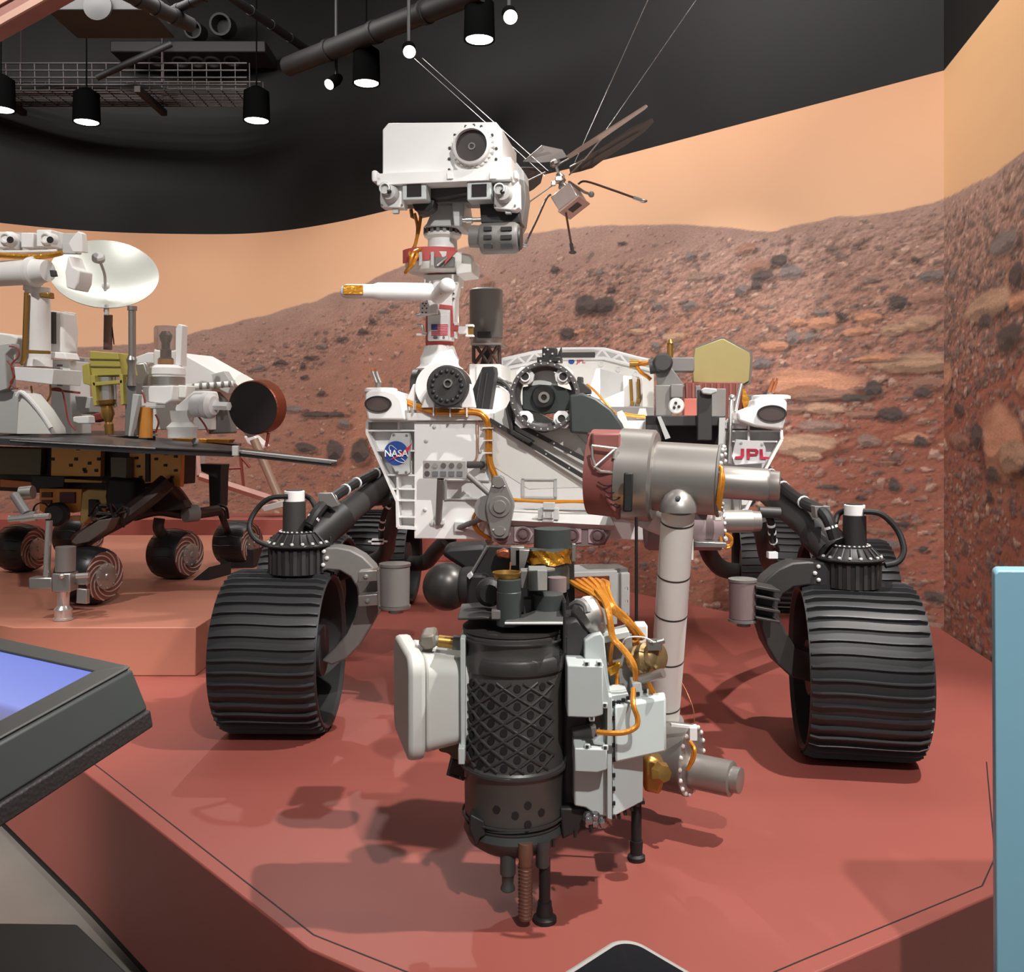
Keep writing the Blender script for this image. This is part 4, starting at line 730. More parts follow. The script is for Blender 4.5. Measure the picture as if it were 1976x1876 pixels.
# ---- camera head
vh = .20
m = MB(); m.fprism(H, [(749, 237), (957, 235), (969, 250), (969, 337), (738, 337), (738, 250)], vh, .30); hd = m.build('camera_head', white, RO, .004)
m = MB(); m.fbox(H, 727, 335, 984, 346, vh-.03, .33); m.fbox(H, 862, 333, 874, 345, vh-.036, .02); m.fbox(H, 944, 333, 958, 345, vh-.036, .02); hs_ = m.build('head_sill', white, RO, .002)
for x0, x1, y0, y1 in ((716, 727, 328, 349), (989, 998, 328, 346)): MB().fbox(H, x0, y0, x1, y1, vh-.03, .05).build('sill_post', white, RO, .008)
MB().fbox(H, 718, 341, 735, 350, vh-.03, .05).build('sill_end', white, RO, .004)
kH = pxm(H.Y(914, vh)); pL = H.R(914, 287, vh)
m = MB(); m.lathe(pL, -H.B, [(40*kH, 0), (40*kH, .012), (37*kH, .03), (36*kH, .045), (31.5*kH, .05), (31.5*kH, .02)], 48, cap=False); lr = m.build('big_lens_ring', white, RO)
m = MB()
for i in range(24):
    a = 2*math.pi*i/24; d = H.U*math.cos(a)+H.Z*math.sin(a); m.lathe(pL+d*38*kH, -H.B, [(4*kH, 0), (4*kH, .026), (3*kH, .028)], 8)
split(m, 'ring_scallop', white, lr)
m = MB(); m.lathe(pL, -H.B, [(31.5*kH, .01), (31.5*kH, .03)], 40); m.build('big_lens', mat('big_lens_dark', (64, 58, 57), .25, .1, .04), RO)
m = MB(); m.lathe(pL, -H.B, [(7*kH, .03), (7*kH, .033), (4.5*kH, .033), (4.5*kH, .03)], 24, cap=False); m.build('lens_centre', midgrey, RO)
for x, y in ((899, 244.5), (914.5, 242), (929, 244.5), (878, 261), (868, 286), (867, 307), (867, 328), (950, 261), (958, 287), (957.5, 307.5), (957.5, 328.5)): MB().lathe(H.R(x, y, vh), -H.B, [(2.8*kH, 0), (2.8*kH, .004), (1.6*kH, .005)], 10).build('bolt', dark, hd)
m = MB(); m.fprism(H, [(877, 300), (876, 322), (888, 334), (940, 334), (947, 326), (950, 300)], vh-.02, .03); m.build('lens_cradle', white2, RO, .004)
m = MB(); m.fprism(H, [(969, 303), (986, 303), (986, 337), (969, 337)], vh+.02, .22); m.build('head_side_box', white, RO, .003)
m = MB(); m.fprism(H, [(984, 330), (996, 312), (1010, 330), (1012, 360), (1008, 408), (988, 408)], vh+.16, .12); m.build('head_side_plate', pale, RO, .004)
for pp, lc in (([(734, 351), (779, 351), (780, 384), (779, 401), (735, 400), (733, 385)], (755, 371)), ([(954, 353), (1001, 351), (1002, 400), (994, 406), (953, 402)], (973, 372))):
    m = MB(); m.fprism(H, pp, vh-.0, .05); pd = m.build('camera_pod', white, RO, .003)
    x, y = lc; m = MB(); m.lathe(H.R(x, y+4, vh), -H.B, [(17*kH, 0), (17*kH, .015), (14*kH, .035)], 28); m.build('lens_barrel', pale, pd)
    m = MB(); m.lathe(H.R(x-4, y-1, vh), -H.B, [(11*kH, .02), (11*kH, .055), (8.5*kH, .057), (8.5*kH, .045)], 24, cap=False); m.build('lens_tube', white, pd)
    m = MB(); m.lathe(H.R(x-4, y-1, vh), -H.B, [(11.3*kH, .05), (11.3*kH, .056)], 24, cap=False); m.build('lens_edge', darker, pd)
    m = MB(); m.lathe(H.R(x-4, y-1, vh), -H.B, [(8.6*kH, .042), (8.6*kH, .044), (5*kH, .046)], 24); m.build('lens_glass', pale, pd)
    m = MB(); m.ball(H.R(x-4, y-1, vh-.05), 5*kH, 16, 10); m.build('lens_bead', lensb, pd)
    for dx, dy in ((-18, 25), (21, 25)): MB().lathe(H.R(x+dx, y+dy, vh), -H.B, [(2*kH, 0), (2*kH, .006)], 8).build('bolt', midgrey, pd)
    MB().fbox(H, x+2, y+28, x+13, y+40, vh+.01, .02).build('pod_tab', pale, pd, .001)
for x0, x1 in ((776, 822), (901, 948)):
    m = MB(); m.fbox(H, x0, 350, x1, 385, vh-.02, .07); sq = m.build('square_camera', boxgrey, RO, .004)
    m = MB(); m.fbox(H, x0+9, 356, x1-9, 379, vh-.022, .02); m.build('camera_window', lensb, sq)
    m = MB(); m.ball(H.R((x0+x1)/2+3, 370, vh-.012), 5*kH, 14, 8, (1, .6, 1)); m.build('inner_lens', midgrey, sq)
m = MB(); m.fprism(H, [(822, 347), (905, 347), (900, 372), (860, 380), (826, 384)], vh+.05, .1); m.build('head_underside', dark, RO, .003)
m = MB(); m.fprism(H, [(738, 346), (990, 346), (990, 390), (738, 392)], vh+.10, .1); m.build('head_underside', midgrey, RO, .003)
m = MB(); m.fprism(H, [(792, 386), (838, 386), (836, 400), (826, 408), (800, 406)], vh+.04, .06); m.build('pivot_block', darker, RO, .004)
m = MB(); m.fprism(H, [(925, 386), (952, 386), (960, 404), (1000, 404), (1004, 430), (928, 430)], vh+.05, .1); sc = m.build('barrel_bracket', darker, RO, .003)
m = MB(); m.cyl(H.R(893, 425, vh+.06), H.R(930, 424, vh+.06), .008); m.cyl(H.R(900, 425, vh+.06), H.R(912, 425, vh+.06), .012); m.build('tilt_shaft', steel, RO)
m = MB(); m.cyl(H.R(908, 456, vh+.06), H.R(932, 457, vh+.06), 22*kH, n=28); m.build('barrel_lens', midgrey, RO)
m = MB(); m.lathe(H.R(928, 461, vh+.06), H.U, [(28*kH, 0), (31*kH, .01), (31*kH, .125), (26*kH, .14)], 12); bl = m.build('camera_barrel', midgrey, RO, .003)
for y in (441, 457, 474): 
    for x0, x1 in ((933, 948), (966, 987)): MB().fbox(H, x0, y-3.4, x1, y+3.4, vh-.0, .05).build('barrel_slot', darker, bl)
MB().lathe(H.R(1003, 461, vh+.06), H.U, [(22*kH, 0), (20*kH, .006), (8*kH, .006)], 24).build('barrel_cap', darker, bl)
m = MB(); m.fprism(H, [(1002, 345), (1012, 348), (1015, 380), (1008, 430), (1000, 445)], vh+.1, .1); m.build('head_side_plate', midgrey, RO, .003)
# ---- deck equipment behind the front
va2 = 1.05; kA = pxm(F.Y(938, va2))
m = MB(); p = F.R(938, 653, va2); m.lathe(p, (0, 0, 1), [(32*kA, 0), (32*kA, 92*kA), (28*kA, 95*kA)], 36); an_ = m.build('antenna_drum', midgrey, RO)
m = MB(); m.lathe(p, (0, 0, 1), [(29*kA, -12*kA), (30*kA, -10*kA), (30*kA, 0)], 36); m.fbox(F, 908, 662, 968, 665, va2-.12, .2); m.build('antenna_base', alu, RO)
MB().fbox(F, 921, 640, 946, 651, va2-.135, .03).build('drum_slot', black, an_)
m = MB()
for (x0, y0), (x1, y1) in (((914, 665), (914, 700)), ((963, 665), (965, 716)), ((917, 665), (942, 702)), ((942, 665), (916, 702)), ((938, 665), (962, 702)), ((962, 665), (940, 702))): m.tube([F.R(x0, y0, va2-.05), F.R(x1, y1, va2-.05)], .008, 6); m.tube([F.R(x0, y0, va2+.08), F.R(x1, y1, va2+.08)], .008, 6)
split(m, 'truss_strut', mat('truss_brown', (84, 62, 58), .5, .2, .08), RO)
m = MB(); m.fprism(F, [(934, 676), (944, 672), (948, 704), (926, 704)], va2-.02, .06); m.build('truss_core', dark, RO, .003)
m = MB(); m.fbox(F, 905, 703, 966, 812, va2-.2, .35); wb = m.build('deck_box', white, RO, .004); MB().fbox(F, 918, 708, 919.5, 750, va2-.203, .006).build('box_seam', pale, wb)
m = MB(); m.fprism(F, [(931, 708), (953, 707), (955, 720), (944, 790), (914, 788), (909, 758)], .32, .08); fn = m.build('deck_fin', darker, RO, .003)
m = MB()
for a, b in (((930, 715), (918, 785)), ((940, 720), (930, 788))): m.tube([F.R(*a, .318), F.R(*b, .318)], .004, 6)
split(m, 'fin_ridge', dark, fn)
wires('black_cable', [[(955, 733, .5), (970, 738, .5), (982, 748, .45), (988, 760, .4)], [(953, 742, .5), (968, 745, .5), (978, 752, .45)]], .009, dark); wires('steel_cable', [[(960, 728, .5), (975, 735, .5), (986, 740, .45)], [(952, 746, .45), (966, 748, .45), (980, 758, .42)]], .005, steel)
# white truss panel
vt = 1.15; m = MB(); m.fprism(F, [(968, 712), (1046, 696), (1086, 691), (1166, 691), (1232, 708), (1262, 716), (1262, 790), (968, 780)], vt, .03); tp = m.build('truss_panel', white2, RO, .003)
def bar(m, a, b, v, r=.006): m.tube([F.R(a[0], a[1], v), F.R(b[0], b[1], v)], r, 6)
m = MB(); top = [(968, 694), (1030, 680), (1084, 673.5), (1166, 673.5), (1228, 690), (1264, 698)]; low = [(968, 712), (1046, 696), (1086, 691), (1166, 691), (1232, 708), (1264, 716)]
for a, b in zip(top[:-1], top[1:]): bar(m, a, b, vt-.01, .008)
for a, b in zip(low[:-1], low[1:]): bar(m, a, b, vt-.01, .008)
for a, b in (((970, 711), (998, 688)), ((998, 688), (1014, 702)), ((1014, 702), (1031, 681)), ((1031, 681), (1042, 690)), ((1148, 690), (1162, 674)), ((1162, 674), (1178, 694)), ((1181, 694), (1196, 684)), ((1196, 684), (1212, 704)), ((1228, 690), (1240, 700)), ((968, 694), (968, 712))): bar(m, a, b, vt-.01, .006)
split(m, 'truss_bar', paper, tp)
m = MB(); m.fprism(F, [(968, 694), (1030, 680), (1084, 673.5), (1166, 673.5), (1228, 690), (1264, 698), (1264, 716), (1232, 708), (1166, 691), (1086, 691), (1046, 696), (968, 712)], vt+.06, .02); m.build('truss_rear', pale, tp)
m = MB(); m.fbox(F, 1084, 680, 1148, 689, vt-.03, .03); m.build('truss_box', dark, tp, .002)
MB().prism(ell(F, 1102.5, 698, 5.8, 5, vt-.003, 20), F.B*.004).build('small_round_logo', blueL, tp, smooth=0)
text_mesh('JPL', .026, F.R(1121, 697.5, vt-.003), F.U, F.Z, .001, 'small_letters', jplred, tp, 1.2)
for x, y in ((1160, 702), (1193, 712), (1226, 721)): MB().lathe(F.R(x, y, vt-.001), -F.B, [(5.5*kA, 0), (5.5*kA, .004), (4*kA, .004), (4*kA, 0)], 18, cap=False).build('panel_hole', paper, tp)
m = MB(); m.fprism(F, [(1130, 770), (1150, 711), (1158, 711), (1158, 770)], .9, .02); m.fprism(F, [(1202, 725), (1240, 728), (1240, 785), (1203, 785)], .85, .03); m.fprism(F, [(1160, 772), (1204, 754), (1204, 790), (1160, 795)], .7, .03); split(m, 'deck_fin', white, RO, .002)
m = MB(); m.fprism(F, [(1158, 712), (1204, 724), (1204, 756), (1160, 772)], 1.0, .02); m.build('deck_fin', pale, RO)
for x in (1217, 1232): ftube([(x, 732, .83), (x+2, 776, .83)], .007, 'gold_tube', brass); 
for x, y in ((1220, 776), (1232, 772)): MB().fbox(F, x-4, y-2, x+4, y+7, .82, .02).build('gold_fitting', brass, RO, .002)
m = MB(); m.fbox(F, 1176, 785, 1262, 812, .55, .25); m.build('deck_tray', midgrey, RO, .003)
m = MB(); m.fprism(F, [(1228, 808), (1234, 788), (1246, 788), (1250, 808)], .5, .02); m.build('deck_bracket', pale, RO)
wires('orange_cable', [[(1132, 742, .4), (1150, 757, .42), (1175, 785, .42), (1190, 798, .4), (1215, 803, .4), (1245, 806, .42)], [(1204, 798, .42), (1220, 801, .42), (1246, 803, .42)]], .0045, cable)
# grey mechanism, brass post and gold plate at the right rear
m = MB(); m.fbox(F, 1288, 690, 1340, 717, .75, .12); m.fbox(F, 1264, 743, 1296, 803, .6, .12); m.fprism(F, [(1264, 710), (1290, 700), (1300, 715), (1322, 745), (1310, 760), (1270, 760)], .7, .1); m.fbox(F, 1294, 741, 1318, 768, .58, .12); gm_ = m.build('antenna_gimbal', midgrey, RO, .004)
m = MB(); m.lathe(F.R(1279, 701, .7), -F.B, [(17*kA, 0), (17*kA, .03), (13*kA, .045)], 24); m.cyl(F.R(1253, 708, .7), F.R(1280, 704, .7), .03); m.build('gimbal_joint', dark, gm_)
m = MB(); vcyl(m, 1293, 663, 692, 6, 6, F.Y(1293, .8)); vcyl(m, 1293, 655, 663, 4, 8, F.Y(1293, .8)); m.build('brass_post', brass, RO)
wires('orange_cable', [[(1216, 703, .85), (1230, 703, .85), (1248, 702, .8), (1270, 694, .75)], [(1228, 698, .85), (1244, 700, .82), (1272, 698, .75)], [(1228, 706, .85), (1236, 718, .82), (1248, 726, .8), (1256, 733, .8)]], .008, cable)
m = MB(); m.cyl(F.R(1215, 702, .85), F.R(1232, 702, .85), .018); m.build('brass_fitting', brass, RO)
m = MB(); m.lathe(F.R(1305, 783, .56), -F.B, [(13*kA, 0), (13*kA, .02), (11*kA, .03)], 20); tri = m.build('sensor_disc', pale, RO)
for x, y in ((1304, 778), (1310, 785), (1301, 787)): MB().prism(ell(F, x, y, 3, 3, .525, 10), F.B*.003).build('sensor_hole', black, tri)
m = MB(); m.fprism(F, [(1341, 673), (1392, 654), (1397, 654), (1447, 681), (1449, 690), (1446, 735), (1434, 742), (1338, 738), (1337, 700)], .95, .02); hg = m.build('gold_plate', goldm, RO, .003, label='hexagonal matt gold plate')
m = MB(); m.fprism(F, [(1341, 670), (1393, 650), (1399, 651), (1451, 679), (1453, 690), (1449, 738), (1437, 745), (1336, 740)], .962, .02); m.build('plate_backing', midgrey, hg)
m = MB(); m.fbox(F, 1322, 738, 1432, 812, .75, .3); rbx = m.build('striped_box', mat('box_brown', (122, 62, 54), .5, 0, .08), RO, .003)
for k in range(9): MB().fbox(F, 1324+12*k, 740, 1327+12*k+(k % 3), 768, .747, .01).build('stripe', mat('stripe_brown', (150, 84, 72), .5, 0, .05) if k % 2 else redbrown, rbx)
m = MB(); m.fbox(F, 1366, 750, 1401, 805, .6, .1); m.fbox(F, 1342, 744, 1352, 768, .62, .05); split(m, 'grey_box', midgrey, RO, .003)
m = MB(); m.fbox(F, 1320, 769, 1348, 803, .55, .08); m.build('red_block', mat('block_red', (170, 92, 80), .5, 0, .05), RO, .003)
m = MB(); m.fbox(F, 1346, 752, 1374, 850, .13, .06); m.build('deck_post', dark, RO, .003)
m = MB(); m.fprism(F, [(1352, 752), (1360, 748), (1383, 750), (1384, 757), (1372, 762), (1356, 760)], .11, .05); m.build('post_clip', pale, RO, .004)
m = MB(); m.fbox(F, 1246, 802, 1400, 822, .16, .14); m.fbox(F, 1246, 802, 1278, 850, .16, .14); m.build('deck_housing', dark, RO, .003)
m = MB(); m.fbox(F, 1262, 812, 1398, 880, .27, .02); m.build('housing_recess', black, RO)
m = MB(); m.fprism(F, [(1388, 806), (1400, 806), (1396, 870), (1386, 870)], .14, .02); m.fprism(F, [(1268, 804), (1275, 803), (1294, 845), (1284, 848)], .14, .02); split(m, 'housing_brace', pale, RO)
for pts in ([(1412, 768, .3), (1410, 800, .28), (1407, 895, .26)], [(1430, 742, .4), (1418, 795, .35)]): ftube(pts, .008, 'steel_post', steel)
MB().ball(F.R(1413, 768, .3), .013, 12, 8).build('post_knob', steel, RO)
m = MB(); m.fprism(F, [(1433, 750), (1438, 752), (1450, 782), (1436, 790), (1432, 775)], .7, .02); m.build('gold_foil_flap', gold, RO)
m = MB(); m.fbox(F, 1434, 762, 1464, 790, .9, .1); m.build('rear_box', midgrey, RO, .003)
m = MB(); m.fbox(F, 1398, 815, 1442, 828, vb-.01, .1); m.fbox(F, 1398, 958, 1445, 975, vb+.0, .1); split(m, 'wing_block', white, RO, .003)
# ------------------------------------------------------------------ robot arm, wrist and tool turret of the big rover
# elbow
YE = 2.36; ke = pxm(YE)
ea, eb = at(1197, 914, YE+.03), at(1388, 927, YE-.04); ed = (eb-ea).normalized(); eL = (eb-ea).length
m = MB(); m.lathe(ea, ed, [(80*ke, -.004), (89*ke, .002), (89*ke, .082), (84*ke, .088), (67*ke, .09), (67*ke, eL), (60*ke, eL+.002)], 48); el = m.build('elbow_drum', titan, RO)
m = MB(); m.lathe(eb+V((0, 0, -3*ke)), ed, [(31*ke, -.01), (31*ke, .112), (28*ke, .118), (27*ke, .118), (27.5*ke, .120), (27.5*ke, .140), (24*ke, .142)], 36); m.build('elbow_motor', titan, RO)
MB().lathe(eb, ed, [(67*ke, -.004), (70*ke, -.002), (70*ke, .003), (67*ke, .005)], 48).build('elbow_rim', midgrey, el)
b = MB(); b.lathe((0, 0, 0), ed, [(.0055, 0), (.0055, .004), (.003, .007)], 8); bo = b.build('bolt', boltm); me = bo.data; bpy.data.objects.remove(bo)
ex, ey, _ = basis(ed)
for i in range(22):
    a = 2*math.pi*i/22; o = bpy.data.objects.new('bolt', me); COL.objects.link(o); o.parent = el; o.location = eb+(ex*math.cos(a)+ey*math.sin(a))*64*ke+ed*.004-RO.location
MB().box(at(1212, 950, YE-.115), .022, .01, .092, (V((1, 0, .0)), V((0, 1, 0)), V((.03, 0, 1)))).build('elbow_pad', black, el, .004)
m = MB(); m.lathe(ea-ed*.072, ed, [(70*ke, 0), (84*ke, .0), (86*ke, .075)], 40); m.build('elbow_red_drum', redbrown, RO)
m = MB(); m.prism([at(x, y, 2.30) for x, y in ((1143, 836), (1198, 836), (1198, 1003), (1190, 1004), (1172, 970), (1152, 925), (1143, 880))], (0, .16, 0)); m.build('elbow_red_cover', redbrown, RO, .006)
m = MB(); 
for pp in ([(1142, 860), (1190, 866)], [(1187, 867), (1147, 902)], [(1142, 860), (1143, 882), (1149, 902), (1160, 910), (1183, 912)], [(1187, 866), (1184, 885)]): m.tube([at(x, y, 2.285) for x, y in pp], .0035, 6)
split(m, 'drum_strut', steel, RO)
m = MB()
for y in (938, 952, 966, 980): m.tube([at(1153+(y-938)*.6, y-8, 2.292), at(1170+(y-938)*.5, y, 2.288), at(1197, y-6, 2.288)], .0015, 5, 4)
split(m, 'drum_seam', black, RO)
wiresY = lambda name, pts, r, mt, par=RO, n=8: MB().tube([at(*p) for p in pts], r, n, 6).build(name, mt, par)
wiresY('orange_cable', [(1384, 900, 2.25), (1392, 905, 2.24), (1391, 925, 2.23), (1388, 950, 2.23), (1386, 975, 2.24)], .0055, cable); wiresY('orange_cable', [(1388, 902, 2.25), (1396, 920, 2.23), (1393, 950, 2.23), (1388, 985, 2.24)], .004, cable)
# second joint behind, with its motor
Y2 = 2.72; k2 = pxm(Y2); sa, sb = at(1252, 1020, Y2), at(1388, 1020, Y2); sd = (sb-sa).normalized()
m = MB(); m.lathe(sa, sd, [(38*k2, -.01), (42*k2, 0), (42*k2, (sb-sa).length), (38*k2, (sb-sa).length+.005)], 40); sj = m.build('shoulder_drum', mauve, RO)
m = MB(); m.lathe(sb-V((0, 0, -14*k2)), sd, [(22*k2, 0), (22*k2, 62*k2), (20*k2, 63*k2), (19*k2, 78*k2), (17*k2, 79*k2)], 30); m.build('shoulder_motor', titan, RO)
for i in range(9):
    a = -1.4+2.8*i/8; MB().lathe(sb+V((0, -math.cos(a)*41*k2, math.sin(a)*41*k2)), sd, [(.005, 0), (.005, .006)], 8).build('bolt', boltm, sj)
m = MB(); m.prism([at(x, y, 2.62) for x, y in ((1340, 1045), (1402, 1048), (1404, 1057), (1340, 1056))], (0, .1, 0)); m.prism([at(x, y, 2.62) for x, y in ((1340, 972), (1382, 973), (1382, 978), (1340, 977))], (0, .1, 0)); split(m, 'joint_flange', alu, RO, .002)
m = MB(); m.box(at(1384, 987, 2.6), .02, .03, .05); m.build('joint_connector', white2, RO, .003)
m = MB(); m.box(at(1408, 968, 2.8), .06, .05, .05); m.box(at(1418, 968, 2.78), .02, .05, .06); split(m, 'joint_bracket', alu, RO, .003)
for dy in (0, 4): wiresY('orange_cable', [(1398, 1028, 2.66), (1412, 1038+dy, 2.66), (1408, 1052+dy, 2.66), (1395, 1050+dy, 2.66), (1390, 1036, 2.66)], .004, cable)
# upper arm hidden behind the elbow, forearm tube
m = MB(); m.tube([F.R(1215, 960, .2), at(1225, 975, 2.8), at(1250, 985, 2.55), at(1285, 1000, 2.6)], .05, 14, 5); m.build('upper_arm', pale, RO)
f0, f1 = at(1309, 982, 2.29), at(1280, 1396, 2.50); fd = (f1-f0).normalized(); fL = (f1-f0).length
m = MB(); m.lathe(f0, fd, [(31.5*pxm(2.29), 0), (32*pxm(2.29), .02), (29.5*pxm(2.52), fL)], 36); fa = m.build('forearm_tube', tubewhite, RO)
for y in (1004, 1101, 1174, 1262, 1356):
    t = (y-982)/414.0; p = f0*(1-t)+f1*t; r = 32*pxm(2.29)*(1-t)+29.5*pxm(2.52)*t; MB().lathe(p, fd, [(r+.0006, -.0022), (r+.0006, .0022)], 36, cap=False).build('tube_band', dark, fa)
m = MB(); m.lathe(at(1309, 984, 2.27), (0, 0, 1), [(35*ke, -.005), (35*ke, .006), (32*ke, .018), (24*ke, .036), (12*ke, .047), (2*ke, .051)], 36); m.cyl(at(1309, 960, 2.29), at(1312, 925, 2.33), .03); cp = m.build('forearm_cap', titan, RO)
MB().lathe(at(1308, 962, 2.27-.036), (0, -1, .3), [(.006, 0), (.006, .004), (.002, .005)], 12).build('bolt', dark, cp)
m = MB(); m.box(at(1334, 1060, 2.34), .008, .012, .05); m.box(at(1309, 1320, 2.45), .006, .012, .05); split(m, 'tube_clip', paper, fa)
wiresY('thin_wire', [(1311, 1310, 2.45), (1325, 1335, 2.42), (1338, 1370, 2.4), (1340, 1400, 2.4)], .0012, copper)
# wrist
YW = 2.42; kw = pxm(YW); wa, wb = at(1262, 1452, YW+.05), at(1330, 1466, YW); wd = (wb-wa).normalized()
m = MB(); m.lathe(wa, wd, [(64*kw, 0), (66*kw, .01), (66*kw, (wb-wa).length-.004), (68*kw, (wb-wa).length), (68*kw, (wb-wa).length+.006), (60*kw, (wb-wa).length+.008)], 44); wr = m.build('wrist_drum', titan, RO)
m = MB(); m.lathe(wb+V((0, 0, -20*kw)), wd, [(33*kw, 0), (33*kw, 84*kw), (30*kw, 86*kw), (24*kw, 86*kw), (24*kw, 101*kw), (21*kw, 102*kw)], 36); m.build('wrist_motor', titan, RO)
b = MB(); b.lathe((0, 0, 0), wd, [(.006, 0), (.006, .005), (.003, .008)], 8); bo = b.build('bolt', boltm); me = bo.data; bpy.data.objects.remove(bo); ex, ey, _ = basis(wd)
for i in range(18):
    a = 2*math.pi*i/18; o = bpy.data.objects.new('bolt', me); COL.objects.link(o); o.parent = wr; o.location = wb+(ex*math.cos(a)+ey*math.sin(a))*63*kw+wd*.004-RO.location
m = MB(); m.lathe(at(1284, 1420, 2.5), fd, [(34*kw, -.05), (36*kw, 0), (36*kw, .06)], 30); m.build('wrist_collar', midgrey, RO)
wiresY('orange_cable', [(1331, 1432, 2.34), (1340, 1445, 2.32), (1338, 1465, 2.32), (1326, 1485, 2.33)], .005, cable); wiresY('orange_cable', [(1334, 1432, 2.34), (1337, 1455, 2.32), (1328, 1482, 2.33)], .004, cable)
m = MB(); m.box(at(1337, 1415, 2.36), .018, .02, .03); m.box(at(1318, 1401, 2.36), .06, .01, .006, q=Quaternion((0, 1, 0), .1)); m.ball(at(1341, 1403, 2.36), .007, 8, 6); m.build('wrist_connector', paper, RO)
m = MB(); m.prism([at(x, y, 2.2) for x, y in ((1243, 1466), (1258, 1462), (1272, 1468), (1286, 1482), (1288, 1500), (1281, 1515), (1274, 1538), (1262, 1533), (1243, 1530))], (0, .09, 0)); m.build('brass_block', brass, RO, .010)
m = MB(); m.lathe(at(1270, 1490, 2.19), V((.4, -1, .2)), [(.02, 0), (.026, .012), (.018, .03), (.008, .032)], 7); m.build('brass_nut', brass, RO)
# ---- turret drum (drill)
barrel = mat('barrel_grey', (82, 80, 77), .42, .3, .08)
YT = 2.07; kt = pxm(YT); xT = at(992, 820, YT).x
def tz(y): return CZ-(y-CY)*kt
def tl(prof, px=992, n=56, m=None, Y=YT): 
    m = m or MB(); k = pxm(Y); x = at(px, 820, Y).x; return m.lathe((x, Y, 0), (0, 0, 1), [(r*k, CZ-(y-CY)*k) for r, y in prof], n)
tilt = 0
dr = tl([(60, 1622), (84, 1606), (92, 1585), (88, 1572), (90, 1562), (95, 1560), (96, 1478), (98, 1474), (98, 1466), (95, 1462), (95, 1286), (97, 1284), (97, 1258), (95, 1254), (95, 1236), (98, 1230), (98, 1216), (92, 1210)]).build('drill_barrel', barrel, RO)
Rb = 95*kt; ctr = V((xT, YT, 0))
def onb(ax_, y, r=Rb): return V((xT+r*math.sin(ax_), YT-r*math.cos(ax_), tz(y)))
for y, r_, h_ in ((1470, 99, 3.5), (1562, 97, 2.0), (1574, 92, 2.0), (1224, 99, 2.0)): MB().lathe((xT, YT, tz(y)), (0, 0, 1), [(r_*kt, -h_*kt), (r_*kt+.004, -h_*.6*kt), (r_*kt+.004, h_*.6*kt), (r_*kt, h_*kt)], 56, cap=False).build('barrel_rib', dark, dr)
m = MB(); m.lathe((xT, YT, tz(1284)), (0, 0, 1), [(96*kt, 0), (100*kt, .003), (102*kt, .010), (102*kt, .026), (100*kt, .033), (96*kt, .035)], 20, cap=False, a0=math.radians(-90-38), a1=math.radians(-90+58)); m.build('barrel_clamp', dark, dr, .003)
pa, a0_ = .52, .06
for d_ in (-1, 1):
    for k in range(-9, 9):
        pts = []
        for t in np.linspace(0, 1, 60):
            y = 1294+t*164; a = a0_+pa/2+k*pa+d_*(y-1303)/32.6*pa
            if -1.2 < a < .88: pts.append(onb(a, y, Rb+.0015))
        if len(pts) > 4: MB().tube(pts, .003, 6).build('lattice_rib', dark, dr)
b = MB(); b.lathe((0, 0, 0), (0, -1, 0), [(7*kt, 0), (7*kt, .003)], 14); hm = b.build('vent_hole', black); me = hm.data; bpy.data.objects.remove(hm)
def hole(a, y):
    o = bpy.data.objects.new('vent_hole', me); COL.objects.link(o); o.parent = dr; o.location = onb(a, y, Rb-.0008)-RO.location; o.rotation_euler = (0, 0, a)
for row in range(10):
    for c_ in range(-4, 4):
        a = (c_+(.5 if row % 2 else 0))*pa+a0_
        if -1.15 < a < .8: hole(a, 1303+16.3*row)
for px_, y in ((1017, 1518), (994, 1535), (1042, 1535), (1017, 1553), (960, 1526)): hole(math.asin((px_-992)/95.0), y)
# top of the turret: plates, canisters, foil, sphere
tl([(99, 1212), (99, 1206), (60, 1205)]).build('turret_deck', dark, RO)
def tpr(pp, Y, d, name, mt, par=RO, bev=.002): m = MB(); m.prism([at(x, y, Y) for x, y in pp], (0, d, 0)); return m.build(name, mt, par, bev)
bp = tpr([(940, 1054), (1108, 1062), (1110, 1215), (903, 1215), (902, 1118)], 2.2, .02, 'turret_backplate', darker)
m = MB(); p, q = at(941, 1054, 2.19), at(903, 1118, 2.19); m.cyl(p, q, .004, n=6); m.build('plate_edge', alu, bp)
m = MB(); m.prism([at(x, y, 2.14) for x, y in ((901, 1112), (908, 1106), (912, 1112), (906, 1118))], (0, .03, 0)); m.build('edge_block', pale, bp)
tl([(29, 1068), (36, 1066), (36, 1020)], 1066, 36, Y=2.25).build('turret_canister', dgreen, RO)
tl([(37, 1135), (37, 1062)], 1062, 36, Y=2.18).build('turret_canister', dgreen, RO)
m = MB(); p = at(1060, 1072, 2.18); k = pxm(2.18)
vs = []; N = 40; rows = 7
for j in range(rows):
    for i in range(N+1):
        a = math.radians(-200+220*i/N); r = (39+2.2*math.sin(i*1.7+j)*math.cos(j*2.3+i*.9)+3*abs(j-3)/3)*k; z = (13-26*j/(rows-1)+2*math.sin(i*.5))*k; vs.append(p+V((r*math.cos(a), r*math.sin(a), z)))
m.add(vs, [(j*(N+1)+i, j*(N+1)+i+1, (j+1)*(N+1)+i+1, (j+1)*(N+1)+i) for j in range(rows-1) for i in range(N)]); m.build('foil_wrap', gold, RO, smooth=20)
m = MB(); 
for x, y0, y1 in ((1107, 1050, 1084),): m.prism([at(x-3, y0, 2.14), at(x+4, y0, 2.14), at(x+4, y1, 2.14), at(x-3, y1, 2.14)], (0, .02, 0))
